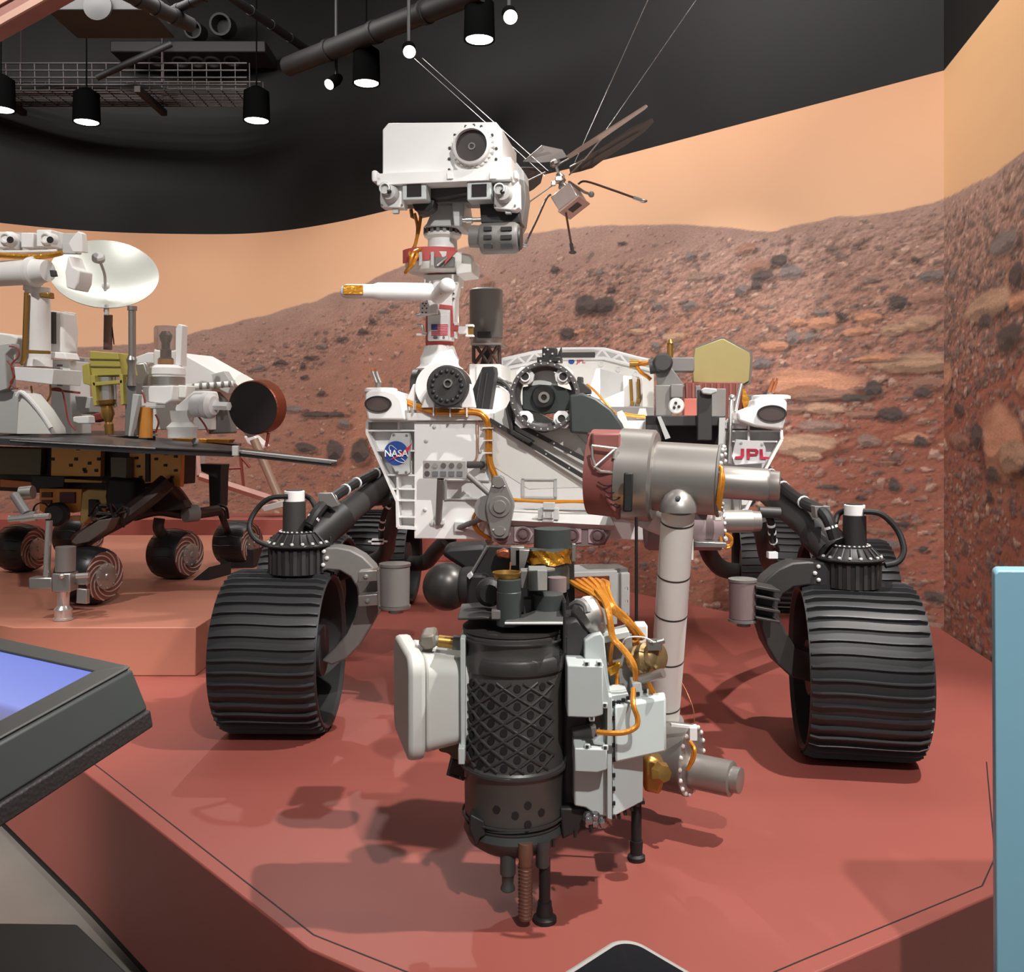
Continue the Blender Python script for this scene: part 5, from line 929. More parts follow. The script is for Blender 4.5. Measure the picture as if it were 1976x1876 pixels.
m.prism([at(x, y, 2.16) for x, y in ((985, 1056), (1012, 1056), (1012, 1062), (996, 1063), (996, 1092), (985, 1092))], (0, .03, 0)); m.prism([at(x, y, 2.14) for x, y in ((1002, 1062), (1022, 1062), (1010, 1104), (1002, 1104))], (0, .03, 0)); split(m, 'steel_bracket', alu, RO, .001)
tpr([(955, 1066), (972, 1060), (984, 1064), (984, 1080), (972, 1078), (960, 1076)], 2.16, .03, 'copper_fitting', copperfoil, RO, .004)
tl([(24, 1206), (24, 1142), (23, 1141), (23, 1118)], 982, 32, Y=2.0).build('sensor_tube', dgreen, RO)
tl([(24, 1116), (28, 1110), (28, 1104), (25, 1104), (23, 1112)], 978, 32, Y=2.02).build('brass_cap', brass, RO)
MB().cyl(at(984, 1102, 2.05), at(985, 1085, 2.05), .0016, n=6).build('thin_pin', copper, RO)
tpr([(1004, 1102), (1022, 1101), (1022, 1138), (1005, 1136)], 2.06, .04, 'grey_block', midgrey, RO)
m = MB(); a, b_, c_ = at(1020, 1101, 2.02), at(1038, 1100, 1.985), at(1056, 1101, 2.02); a2, b2, c2 = at(1020, 1141, 2.02), at(1037, 1142, 1.985), at(1056, 1140, 2.02); m.prism([a, b_, c_, c_+V((0, .07, 0)), a+V((0, .07, 0))], a2-a); m.build('angled_block', pale if 0 else mat('block_grey', (134, 138, 136), .5, .1, .04), RO, .002)
MB().lathe(at(1046, 1100, 2.06), (0, 0, 1), [(.028, 0), (.028, .003)], 24).build('block_lid', midgrey, RO)
tl([(18, 1142), (18, 1114)], 1075, 24, Y=2.12).build('small_canister', mauve, RO)
tl([(29, 1196), (29, 1146), (26, 1145)], 1058, 32, Y=2.06).build('canister', dgreen, RO)
tpr([(948, 1196), (948, 1178), (966, 1178), (966, 1196)], 1.98, .02, 'deck_block', midgrey)
tpr([(1010, 1196), (1010, 1156), (1026, 1156), (1026, 1196)], 2.05, .03, 'deck_block', dark)
tpr([(882, 1193), (930, 1189), (975, 1195), (975, 1202), (940, 1196), (884, 1197)], 2.0, .16, 'deck_flange', dark)
m = MB(); m.hexa([at(975, 1197, 1.97), at(1086, 1200, 1.97), at(1086, 1206, 1.97), at(975, 1207, 1.97), at(975, 1196, 2.12), at(1088, 1160, 2.10), at(1088, 1166, 2.1), at(975, 1202, 2.12)]); m.build('wedge_plate', mat('wedge_grey', (92, 92, 90), .45, .3, .06), RO, .001)
m = MB(); m.cyl(at(974, 1203, 1.966), at(1086, 1203, 1.966), .003, n=6); m.build('wedge_edge', pale, RO)
m = MB(); m.ball(at(862, 1132, 2.45), 46.5*pxm(2.45), 40, 24); m.build('dark_sphere', mat('sphere_dark', (66, 63, 61), .36, .5, .05), RO)
m = MB(); m.lathe(at(890, 1132, 2.44), (1, -.1, .05), [(.045, 0), (.05, .01), (.05, .05)], 28); m.build('sphere_seat', darker, RO)
m = MB(); m.prism([at(x, y, 2.5) for x, y in ((850, 1070), (862, 1056), (930, 1052), (942, 1060), (920, 1100), (900, 1104))], (0, .12, 0)); m.build('dark_foot', black, RO, .012)
tpr([(900, 1110), (940, 1110), (960, 1190), (902, 1195)], 2.17, .04, 'side_housing', black, RO, .006)
m = MB(); m.lathe(at(945, 1140, 2.1), (0, -1, 0), [(.03, 0), (.03, .03), (.02, .04)], 20); m.build('housing_knob', darker, RO)
# side body of the barrel towards the right
tpr([(1086, 1200), (1115, 1190), (1140, 1215), (1140, 1560), (1110, 1592), (1086, 1600)], 2.05, .18, 'turret_spine', dark, RO, .01)
tpr([(1086, 1165), (1092, 1160), (1092, 1260), (1086, 1262)], 2.0, .08, 'spine_edge', darker)
# base collar with teeth and hanging drill bits
m = tl([(70, 1625), (88, 1612), (97, 1592), (92, 1574)]); m.build('turret_collar', dgreen, RO)
tpr([(908, 1572), (935, 1586), (938, 1612), (926, 1618), (922, 1632), (917, 1634), (912, 1616), (905, 1600)], 1.98, .12, 'collar_claw', darker, RO, .008)
tpr([(1080, 1560), (1130, 1560), (1165, 1588), (1150, 1600), (1120, 1606), (1116, 1614), (1108, 1610), (1085, 1622)], 2.02, .14, 'collar_claw', darker, RO, .008)
m = MB()
for k in range(26): m.ball(at(1132+random.uniform(0, 38), 1578+random.uniform(-4, 12)-.0*k, 1.99+random.uniform(0, .05)), .011, 6, 4)
m.build('crinkled_foil', mat('silver_foil', (150, 148, 150), .25, .9, .3, 60, .8, 80), RO)
for x, y in ((1110, 1608), (1068, 1626), (1140, 1598)): tl([(3, y+8), (4, y-6)], x, 10, Y=1.99).build('collar_tooth', darker, RO)
tl([(12, 1718), (14, 1716), (14, 1712), (11, 1706), (12, 1690), (15, 1686), (15, 1622)], 980, 24, Y=1.99).build('drill_bit', dgreen, RO)
bt_ = tl([(10, 1776), (13, 1772), (13, 1660), (15, 1652), (14, 1626)], 1014, 24, Y=1.965).build('drill_bit', mat('bit_brown', (116, 84, 68), .5, .3, .1), RO)
m = MB(); k = pxm(1.965); pts = []
for i in range(150):
    a = i/150*2*math.pi*15; pts.append(V((at(1014, 820, 1.965).x+13*k*math.cos(a), 1.965+13*k*math.sin(a), CZ-(1664+106*i/150-CY)*k)))
m.tube(pts, .0018, 4); m.build('bit_thread', mat('bit_thread_brown', (96, 66, 54), .5, .3, .1), bt_)
tl([(12, 1672), (14, 1668), (13, 1640), (15, 1634), (15, 1622)], 1047, 24, Y=1.985).build('drill_bit', dgreen, RO)
# ---- white side box on the left of the turret
def sbox(name, mt, x0, x1, y0, y1, Y0, Y1, bev, par=RO): 
    m = MB(); a, b = at(x0, y0, Y0), at(x1, y1, Y0); m.hexa([V((a.x, Y0, b.z)), V((b.x, Y0, b.z)), V((b.x, Y1, b.z)), V((a.x, Y1, b.z)), V((a.x, Y0, a.z)), V((b.x, Y0, a.z)), V((b.x, Y1, a.z)), V((a.x, Y1, a.z))]); return m.build(name, mt, par, bev)
ow = mat('box_offwhite', (196, 196, 190), .55, 0, .03)
m = MB()
def rr(w, h, r, n=6): return [(sx*(w/2-r)+r*math.cos(a0+math.pi/2*i/n), sy*(h/2-r)+r*math.sin(a0+math.pi/2*i/n)) for sx, sy, a0 in ((1, 1, 0), (-1, 1, math.pi/2), (-1, -1, math.pi), (1, -1, 1.5*math.pi)) for i in range(n+1)]
c_ = at(789, 1340, 2.10); kx = pxm(2.1); fl_ = [c_+V((0, a, b)) for a, b in rr(.26, 196*kx, .04)]; q_ = Quaternion((0, 0, 1), math.radians(14))
fl_ = [c_+q_ @ (p-c_) for p in fl_]; n_ = q_ @ V((1, 0, 0)); sb_ = MB().prism([p-n_*.018 for p in fl_], n_*.036).build('side_box_flange', ow, RO, .009)
in_ = [c_+q_ @ V((.02, a, b)) for a, b in rr(.24, 176*kx, .035)]; out_ = [c_+q_ @ V((.125, a, b)) for a, b in rr(.21, 150*kx, .03)]
m = MB(); n = len(in_); m.add(in_+out_, [tuple(range(n))[::-1], tuple(range(n, 2*n))]+[(i, (i+1) % n, n+(i+1) % n, n+i) for i in range(n)]); m.build('side_box', ow, RO, .006)
tpr([(888, 1232), (898, 1232), (898, 1470), (889, 1470)], 2.0, .16, 'mount_rail', boxgrey, RO); tpr([(884, 1444), (897, 1444), (897, 1476), (884, 1476)], 1.98, .05, 'rail_block', boxgrey, RO)
m = MB(); m.cyl(at(846, 1237, 2.08), at(874, 1240, 2.08), 12*kt, n=24); m.build('brass_roller', brass, RO); m = MB(); m.cyl(at(874, 1240, 2.08), at(889, 1241, 2.08), 14*kt, n=24); m.cyl(at(836, 1236, 2.08), at(846, 1237, 2.08), 10*kt, n=16); split(m, 'roller_end', midgrey, RO)
tpr([(812, 1226), (838, 1224), (842, 1250), (820, 1256), (806, 1244)], 2.06, .08, 'roller_bracket', mat('bracket_tan', (120, 112, 102), .5, .2, .08), RO, .006)
tpr([(846, 1424), (888, 1420), (890, 1470), (874, 1466), (866, 1456), (846, 1452)], 2.06, .1, 'lower_bracket', mat('bracket_brown', (104, 84, 66), .45, .4, .12), RO, .006)
tpr([(868, 1464), (905, 1468), (908, 1512), (892, 1506), (866, 1500)], 2.14, .08, 'lower_bracket', mat('bracket_dark', (60, 50, 44), .5, .3, .1), RO, .006)
m = MB(); m.tube([at(872, 1466, 2.05), at(864, 1494, 2.05), at(896, 1504, 2.05)], .004, 6); m.build('bracket_wire', black, RO)
# ---- grey electronics stack on the right of the turret
es = tpr([(1112, 1584), (1112, 1414), (1144, 1400), (1168, 1410), (1168, 1592), (1178, 1580), (1160, 1590), (1148, 1584)], 2.02, .22, 'electronics_body', boxgrey, RO, .003) if 0 else None
tpr([(1108, 1462), (1180, 1400), (1182, 1578), (1150, 1574), (1130, 1560), (1108, 1556)], 2.0, .2, 'electronics_body', boxgrey, RO, .004)
m = MB(); a, b = at(1173, 1345, 1.975), at(1173, 1582, 1.975); m.hexa([at(1172, 1345, 1.975), at(1181, 1345, 1.975), at(1181, 1582, 1.975), at(1172, 1580, 1.975)]+[at(1172, 1345, 1.975)+V((0, .2, 0)), at(1181, 1345, 1.975)+V((.01, .2, 0)), at(1181, 1582, 1.975)+V((.01, .2, 0)), at(1172, 1580, 1.975)+V((0, .2, 0))]); sp = m.build('edge_flange', boxgrey, RO, .001)
for y in (1356, 1386, 1412, 1438, 1466, 1496, 1522, 1550, 1576): MB().box(at(1184, y, 1.985), .007, .007, .007).build('bolt', black, sp)
m = MB(); m.hexa([at(1181, 1350, 1.985), at(1242, 1368, 2.06), at(1240, 1548, 2.06), at(1182, 1578, 1.985)]+[p+V((.01, .12, 0)) for p in (at(1181, 1350, 1.985), at(1242, 1368, 2.06), at(1240, 1548, 2.06), at(1182, 1578, 1.985))]); sd_ = m.build('electronics_side', mat('box_bluegrey', (190, 202, 202), .5, 0, .03), RO, .003)
for x, y in ((1194, 1574), (1206, 1567), (1218, 1559), (1230, 1551), (1240, 1546)): MB().box(at(x, y, 2.0+(x-1182)*.0012), .007, .02, .007).build('bolt', black, sd_)
m = MB(); m.hexa([at(1217, 1348, 2.03), at(1285, 1356, 2.06), at(1285, 1452, 2.06), at(1216, 1470, 2.03)]+[p+V((.0, .05, 0)) for p in (at(1217, 1348, 2.03), at(1285, 1356, 2.06), at(1285, 1452, 2.06), at(1216, 1470, 2.03))]) if 0 else m.hexa([at(1186, 1362, 1.97), at(1285, 1346, 2.04), at(1286, 1452, 2.04), at(1187, 1474, 1.97)]+[p+V((.006, .05, 0)) for p in (at(1186, 1362, 1.97), at(1285, 1346, 2.04), at(1286, 1452, 2.04), at(1187, 1474, 1.97))]); m.build('large_cover', mat('box_mint_grey', (196, 206, 204), .5, 0, .02), RO, .006)
def tabbox(x0, x1, y0, y1, Y, name, tabs):
    m = MB(); a, b = at(x0, y0, Y), at(x1, y1, Y); m.prism([at(x0, y0, Y), at(x1, y0+2, Y), at(x1, y1-4, Y), at(x1-20, y1+2, Y), at(x0, y1, Y)], (0, .09, 0)); o = m.build(name, boxgrey, RO, .003)
    for x, y in tabs:
        MB().box(at(x, y, Y+.006), .012, .01, .012).build('mount_tab', boxgrey, o, .002); MB().box(at(x, y, Y+.0005), .0055, .003, .0055).build('tab_hole', dark, o)
    return o
tabbox(1095, 1164, 1284, 1384, 1.96, 'front_box', [(1132, 1281), (1156, 1281), (1167, 1361), (1142, 1386)])
m = MB(); m.prism([at(x, y, 1.965) for x, y in ((1158, 1285), (1165, 1284), (1176, 1350), (1172, 1366), (1160, 1366))], (0, .09, 0)); m.build('box_side_flange', boxgrey, RO, .001)
tabbox(1109, 1172, 1444, 1490, 1.955, 'front_box', [(1133, 1441), (1168, 1443)])
tpr([(1128, 1238), (1145, 1226), (1160, 1222), (1166, 1232), (1178, 1340), (1170, 1346), (1160, 1290), (1128, 1290)], 2.02, .1, 'upper_bracket', boxgrey, RO, .003)
tpr([(1166, 1236), (1220, 1222), (1222, 1340), (1180, 1346)], 2.1, .1, 'upper_housing', mat('housing_grey', (150, 150, 148), .5, .1, .05), RO, .003)
tpr([(1162, 1228), (1214, 1218), (1216, 1230), (1166, 1242)], 2.05, .06, 'upper_lid', boxgrey, RO, .002)
tpr([(1228, 1207), (1250, 1207), (1250, 1240), (1240, 1244), (1228, 1240)], 2.2, .05, 'white_block', paper, RO, .003)
tpr([(1176, 1344), (1212, 1338), (1214, 1350), (1178, 1356)], 1.99, .08, 'tab_rail', boxgrey, RO, .001)
for x, y in ((1183, 1359), (1194, 1355), (1203, 1351), (1212, 1347)): MB().box(at(x, y, 1.986), .007, .006, .007).build('bolt', black, sp)
tpr([(1220, 1318), (1238, 1316), (1240, 1338), (1252, 1330), (1252, 1344), (1222, 1348)], 2.04, .06, 'cable_clamp', pale, RO, .003)
for x, y in ((1231, 1339), (1245, 1334)): MB().box(at(x, y, 2.038), .007, .006, .007).build('bolt', black, sp)
tpr([(1140, 1405), (1150, 1402), (1153, 1422), (1143, 1424)], 1.96, .03, 'cable_plug', midgrey, RO, .002)
tpr([(1104, 1412), (1140, 1405), (1172, 1405), (1172, 1450), (1108, 1450)], 2.02, .1, 'electronics_back', midgrey, RO, .003)
# box behind with harness, silver crumpled fitting, brass connector
m = MB(); m.fbox(Frame(-12, .18, 2.35), 1104, 1104, 1192, 1206, 0, .12); hb_ = m.build('harness_box', pale, RO, .003); m = MB(); m.fbox(Frame(-12, .18, 2.35), 1108, 1114, 1176, 1150, -.004, .01); m.build('box_mouth', copperfoil, hb_)
m = MB(); m.fbox(Frame(-12, .18, 2.35), 1190, 1106, 1216, 1190, .02, .14); bx = m.build('box_side', pale, RO, .003)
for y in (1136, 1160, 1186): MB().box(at(1209, y, 2.33), .006, .01, .006).build('bolt', boltm, bx)
MB().fbox(Frame(-12, .18, 2.35), 1134, 1099, 1212, 1104, .03, .08).build('box_lid', alu, RO, .001)
m = MB(); m.tube([at(1128, 1176, 2.08), at(1140, 1190, 2.06), at(1150, 1208, 2.06), at(1160, 1222, 2.06)], [.035, .016], 10, 4); m.build('crumpled_sleeve', alu, RO); m = MB(); m.tube([at(1104, 1170, 2.08), at(1118, 1163, 2.06), at(1130, 1170, 2.05), at(1134, 1184, 2.04)], .009, 8, 4); m.build('bent_bracket', midgrey, RO)
for k in range(6):
    dx = k*12; wiresY('harness_cable', [(1106+dx*.9, 1132-(k % 3)*3, 2.28), (1102+dx, 1118+abs(k-3)*2, 2.2), (1118+dx*.9, 1125+(6-k)*1.5, 2.16), (1140+dx*.55, 1146-k, 2.13), (1166+dx*.3, 1168, 2.1), (1192+k*3, 1186+k, 2.1), (1212+k*3, 1204+k*2, 2.1), (1226+k*3, 1232, 2.12-.006*(k%3))], .0068, cable)
for k in range(3): wiresY('harness_cable', [(1150+k*4, 1140, 2.1), (1166+k*3, 1162, 2.06), (1174+k*2, 1190, 2.04), (1180+k*2, 1228, 2.03), (1196+k*2, 1248, 2.02), (1212+k*2, 1268, 2.01), (1224+k, 1290, 2.0), (1226, 1312, 2.01)], .0055, cable)
wiresY('harness_cable', [(1222, 1330, 2.0), (1222, 1360, 1.955), (1230, 1385, 1.95), (1228, 1402, 1.945), (1208, 1413, 1.94), (1180, 1415, 1.94), (1152, 1413, 1.95)], .0055, cable)
wiresY('harness_cable', [(1182, 1236, 2.06), (1178, 1275, 2.07), (1190, 1300, 2.08), (1190, 1335, 2.06)], .005, cable); wiresY('harness_cable', [(1226, 1236, 2.14), (1236, 1260, 2.15), (1246, 1310, 2.15), (1262, 1344, 2.14)], .008, cable)
tpr([(1170, 1290), (1196, 1278), (1200, 1286), (1190, 1300), (1178, 1306)], 2.06, .02, 'gold_flap', gold, RO, .003)
ba, bb_ = at(1222, 1275, 2.1), at(1280, 1262, 2.04); bd = (bb_-ba).normalized(); k = pxm(2.06)
m = MB(); m.lathe(ba, bd, [(22*k, 0), (27*k, .006), (27*k, .022), (24*k, .026), (29*k, .034), (30*k, .048), (24*k, .055), (24*k, .060), (28*k, .064), (28*k, .072), (22*k, .078), (8*k, .080)], 28); m.build('brass_connector', mat('brass_pale', (168, 142, 100), .35, .75, .12, 40), RO)
m = MB(); m.cyl(at(1236, 1312, 2.05), at(1280, 1299, 2.02), 9*k, n=20); m.build('grey_pin', titan, RO); m = MB(); m.cyl(at(1266, 1240, 2.03), at(1282, 1236, 2.03), 6*k, n=14); m.box(at(1262, 1244, 2.04), .03, .03, .02); m.build('plug_head', alu, RO, .002)
wiresY('white_wire', [(1200, 1246, 2.06), (1206, 1234, 2.04), (1222, 1229, 2.03), (1245, 1231, 2.02), (1262, 1240, 2.02)], .0018, paper)
# ---- support stands (loose poles carrying arm and turret)
def stand(lb, px, Y, ybot, ytop, r, foot, sleeve, par=None):
    p = at(px, ybot, Y); t = thing('support_stand', lb, 'stand', V((p.x, p.y, PZ)), 'black props under the robot arm'); k = pxm(Y); z = lambda y: CZ-(y-CY)*k
    MB().lathe((p.x, p.y, PZ), (0, 0, 1), [(foot*k, 0), (foot*k, 8*k), (foot*.7*k, 12*k), (foot*.7*k, 20*k), (sleeve*k*1.25, 30*k), (sleeve*k*1.25, 38*k)], 24).build('foot', black, t)
    MB().lathe((p.x, p.y, PZ+30*k), (0, 0, 1), [(sleeve*k, 0), (sleeve*k, 92*k), (sleeve*.6*k, 98*k)], 20).build('sleeve', black, t)
    MB().cyl((p.x, p.y, PZ+60*k), (p.x, p.y, z(ytop)), r*k, n=12).build('rod', black, t); return t
stand('black prop with thin tall rod from plinth up to elbow of the robot arm', 1228, 2.27, 1660, 998, 3.2, 17, 10)
stand('short black prop with round foot under the tool turret', 1051, 1.99, 1782, 1674, 9, 23, 11)
# ------------------------------------------------------------------ the smaller rover on the tan plinth
G = Frame(17, -1.86, 4.36)
MR = thing('small_rover', 'smaller six-wheeled rover with dish antenna and dark solar deck on tan plinth', 'rover', (-2.4, 5.0, MZ))
merw = mat('hub_pale_spiral', (176, 158, 148), .4, .3, .15, 20); mersil = mat('hub_silver', (168, 160, 156), .35, .7, .08)
def mwheel(c, yaw, r=.132, w=.2):
    m = MB(); h = w/2; m.lathe((0, 0, 0), (1, 0, 0), [(r*.45, -h*.8), (r*.86, -h*.95), (r*.95, -h*.8), (r*1.0, -h*.3), (r*1.02, 0), (r*1.0, h*.35), (r*.93, h*.85), (r*.86, h), (r*.82, h*.98)], 48)
    o = m.build('wheel', mertyre); o.parent = MR; o.location = V(c)-MR.location; o.rotation_euler = (0, 0, math.radians(yaw))
    m = MB()
    for k in range(10):
        pts = []
        for t in np.linspace(0, 1, 10): a = 2*math.pi*k/10+1.5*t; rr = r*(.42+.42*t); pts.append(V((h*1.0+.003, rr*math.cos(a), rr*math.sin(a))))
        m.tube(pts, .0035, 6)
    d = m.build('hub_spiral', merw); d.parent = o
    m = MB(); m.lathe((h*.985, 0, 0), (1, 0, 0), [(r*.85, 0), (r*.84, .004), (r*.42, .001)], 40); d = m.build('hub_face', mat('hub_brown', (132, 84, 76), .4, .4, .15, 30)); d.parent = o
    m = MB(); m.lathe((h*.985, 0, 0), (1, 0, 0), [(r*.46, 0), (r*.46, .014), (r*.36, .020), (r*.12, .020), (r*.1, .026)], 32); m.bolts((h*.985+.014, 0, 0), (1, 0, 0), r*.4, .006, .008, 8); d = m.build('hub_cap', mersil); d.parent = o
    for k in range(16):
        b = MB(); a = 2*math.pi*k/16; q = Quaternion((1, 0, 0), a)
        for s_ in (0,): 
            pts = [q @ V((x, .003*math.sin(x*40), r*float(np.interp(x/h, [-.95, -.8, -.3, 0, .35, .85], [.86, .95, 1.0, 1.02, 1.0, .93]))-.001)) for x in np.linspace(-h*.8, h*.82, 9)]; b.tube(pts, .003, 4)
        g = b.build('cleat', mertyre); g.parent = o
    return o
def mz_(py, Y): return at(0, py, Y).z
for px, Y, yw in ((170, 4.45, -22), (337, 5.18, -22), (458, 5.65, -18), (42, 5.43, -17), (150, 5.95, -17)): mwheel((gz(px, Y), Y, MZ+.134), yw)
o = MB().prism([at(425, 1104, 5.56), at(489, 1104, 5.56), at(489, 1062, 5.56), at(426, 1058, 5.56)], (.02, .25, 0)).build('wheel_chock', black); o.location = (0, 0, 0); tag(o, 'black block cradling rear wheel of the smaller rover', 'block')
o = MB().prism([V((gz(372, 5.12), 5.12, MZ+.001)), V((gz(403, 5.12), 5.12, MZ+.001)), V((gz(403, 5.12), 5.12, MZ+.07))], (.06, .2, 0)).build('wheel_chock', black); tag(o, 'small black wedge under middle wheel of the smaller rover', 'block')
def mp(pp, Y, d, name, mt, bev=.002, par=MR): m = MB(); m.prism([at(x, y, Y) for x, y in pp], G.B*d); return m.build(name, mt, par, bev)
def mt_(pts, r, name, mt, n=8, sm=5, par=MR): return MB().tube([at(*p) for p in pts], r, n, sm).build(name, mt, par)
# suspension
sus = mat('suspension_brown', (62, 50, 46), .45, .4, .2, 15)
mt_([(322, 930, 4.8), (290, 958, 4.75), (240, 995, 4.7), (190, 1022, 4.6), (150, 1048, 4.5)], .045, 'rocker_arm', sus, 10)
mt_([(322, 930, 4.85), (345, 955, 4.95), (365, 985, 5.1)], .03, 'rocker_arm', sus, 10); mp([(318, 922), (330, 926), (362, 980), (330, 986), (262, 992), (240, 990)], 4.95, .04, 'rocker_plate', mat('rocker_dark', (52, 46, 44), .4, .5, .2), .004)
mt_([(258, 995, 4.9), (305, 985, 5.0), (362, 992, 5.1), (420, 985, 5.3)], .03, 'bogie_arm', sus, 10); MB().cyl(at(357, 992, 5.0), at(380, 990, 5.05), .045, n=20).build('bogie_pivot', midgrey, MR)
mt_([(308, 1000, 5.1), (306, 1020, 5.1), (318, 1036, 5.15)], .03, 'bogie_leg', sus, 10); mt_([(424, 985, 5.45), (430, 1000, 5.45), (436, 1018, 5.5), (440, 1030, 5.6)], .02, 'bogie_leg', sus, 8)
mt_([(420, 975, 5.35), (436, 980, 5.35), (440, 1000, 5.4)], .008, 'black_hose', black); mt_([(418, 978, 5.3), (433, 986, 5.3), (436, 1005, 5.35)], .006, 'black_hose', black)
mp([(386, 895), (428, 896), (426, 912), (424, 978), (404, 978), (402, 916), (388, 910)], 5.4, .08, 'support_leg', darker, .004)
mp([(150, 1030), (190, 1004), (215, 1000), (205, 1022), (172, 1046), (146, 1052), (136, 1046)], 4.42, .06, 'strut_cover', mat('strut_grey', (96, 84, 78), .45, .3, .12), .004)
for k in range(14): mt_([(180+random.uniform(-10, 60), 1000+random.uniform(-25, 20), 4.55), (190+random.uniform(-10, 60), 985+random.uniform(-20, 25), 4.5), (200+random.uniform(-10, 60), 1000+random.uniform(-20, 20), 4.55)], .006, 'suspension_wire', random.choice([black, sus, darker]))
# body under the deck
bodyd = mat('body_dark', (52, 46, 44), .5, .2, .15)
m = MB(); m.prism([at(x, y, 4.95) for x, y in ((-40, 862), (352, 872), (350, 935), (300, 935), (220, 960), (-40, 945))], G.B*.12); m.build('body_box', bodyd, MR, .004)
mp([(-20, 864), (80, 866), (78, 917), (-20, 915)], 4.90, .03, 'olive_panel', mat('panel_olive', (92, 84, 62), .35, .5, .12)); mp([(99, 863), (195, 866), (194, 920), (98, 919)], 4.88, .03, 'gold_panel', amber)
for x, y in ((146, 886), (101, 886), (136, 898), (162, 906), (164, 910), (185, 908), (190, 886), (172, 894), (150, 866)): mp([(x-3, y-3), (x+3, y-3), (x+3, y+3), (x-3, y+3)], 4.875, .01, 'panel_plug', bodyd, 0)
mp([(249, 874), (350, 876), (348, 940), (302, 930), (256, 936)], 4.86, .03, 'amber_panel', amber); mp([(280, 872), (288, 872), (288, 930), (280, 930)], 4.85, .02, 'panel_seam', bodyd, 0)
for x, y in ((262, 884), (319, 876), (338, 881), (318, 898), (266, 900), (338, 908), (300, 886), (331, 921), (270, 921)): mp([(x-2.5, y-2.5), (x+2.5, y-2.5), (x+2.5, y+2.5), (x-2.5, y+2.5)], 4.85, .01, 'panel_plug', bodyd, 0)
mp([(213, 882), (244, 883), (243, 925), (214, 924)], 4.8, .05, 'grey_bracket', mat('bracket_greenish', (110, 108, 94), .5, .2, .1)); mp([(205, 920), (258, 925), (262, 985), (240, 1000), (210, 1000), (200, 960)], 4.78, .1, 'cable_bulk', black, .02)
mp([(124, 924), (198, 928), (196, 932), (124, 931)], 4.84, .03, 'amber_strip', mat('amber_strip', (176, 136, 80), .45, .4, .1)); mp([(60, 918), (124, 920), (122, 940), (62, 944)], 4.84, .06, 'dark_block', darker)
mp([(76, 942), (158, 944), (156, 985), (140, 990), (125, 986), (100, 1000), (76, 985)], 4.88, .05, 'amber_body', mat('amber_warm', (208, 136, 64), .4, .4, .12)); mp([(0, 925), (60, 930), (62, 942), (0, 940)], 4.9, .05, 'amber_body', mat('amber_warm2', (190, 110, 64), .4, .4, .12))
for x0, y0, x1, y1 in ((115, 950, 144, 971), (80, 950, 99, 960), (80, 965, 98, 973)): mp([(x0, y0), (x1, y0), (x1, y1), (x0, y1)], 4.87, .01, 'dark_label', mat('label_maroon', (92, 44, 40), .5, 0, .1), 0)
mp([(158, 950), (170, 944), (214, 946), (210, 965), (188, 1000), (170, 1000), (160, 1012), (153, 1010), (154, 990)], 4.84, .06, 'pale_gold_block', mat('pale_gold', (186, 156, 96), .45, .3, .1), .006); mp([(170, 964), (186, 965), (186, 1000), (170, 996)], 4.82, .03, 'block_slot', black, .003)
mp([(125, 996), (156, 998), (154, 1006), (125, 1004)], 4.86, .03, 'amber_strip', mat('tan_strip', (176, 130, 92), .5, .2, .1)); MB().lathe(at(113, 992, 4.84), (0, -1, 0), [(.06, 0), (.06, .03), (.045, .05)], 24).build('dark_wheel_motor', darker, MR)
MB().lathe(at(80, 985, 4.8), (0, -1, .1), [(.035, 0), (.04, 0), (.04, .01), (.035, .01), (.035, 0)], 24, cap=False).build('black_ring', black, MR)
# solar deck panels
def slab(pts, th, name, mt, bev=0): m = MB(); m.prism([at(*p) for p in pts], (0, 0, -th)); return m.build(name, mt, MR, bev)
slab([(-60, 837, 5.6), (250, 838, 5.3), (462, 862, 5.0), (450, 870, 4.7), (300, 864, 4.35), (60, 849, 4.3), (-80, 842, 4.4)], .03, 'solar_panel', solar)
slab([(462, 863, 5.0), (610, 884, 4.85), (650, 891, 4.75), (640, 893, 4.65), (452, 872, 4.7)], .02, 'solar_panel', solar)
slab([(-60, 830, 5.6), (300, 832, 5.5), (300, 842, 5.0), (-60, 842, 4.9)], .015, 'deck_plate', darker); slab([(380, 848, 5.4), (466, 855, 5.3), (460, 858, 5.1), (380, 852, 5.2)], .015, 'solar_panel', solar)
m = MB(); m.tube([at(20, 851, 4.29), at(300, 866, 4.34), at(450, 873, 4.69), at(640, 895, 4.65)], .006, 6); split(m, 'panel_edge', mat('edge_dark', (40, 36, 36), .4, .3, .1), MR); m = MB(); m.tube([at(452, 869, 4.7), at(650, 890, 4.74)], .005, 6); split(m, 'panel_edge', pale, MR)
mp([(332, 846), (445, 848), (440, 855), (332, 853)], 5.1, .05, 'gold_strip', gold, .003); m = MB(); m.box(at(455, 870, 4.68), .03, .03, .05); m.build('panel_hinge', pale, MR, .003); MB().ball(at(377, 852, 4.9), .018, 12, 8).build('hinge_knob', pale, MR)
mp([(115, 845), (300, 838), (300, 841), (115, 848)], 5.0, .02, 'deck_trim', pale, 0)
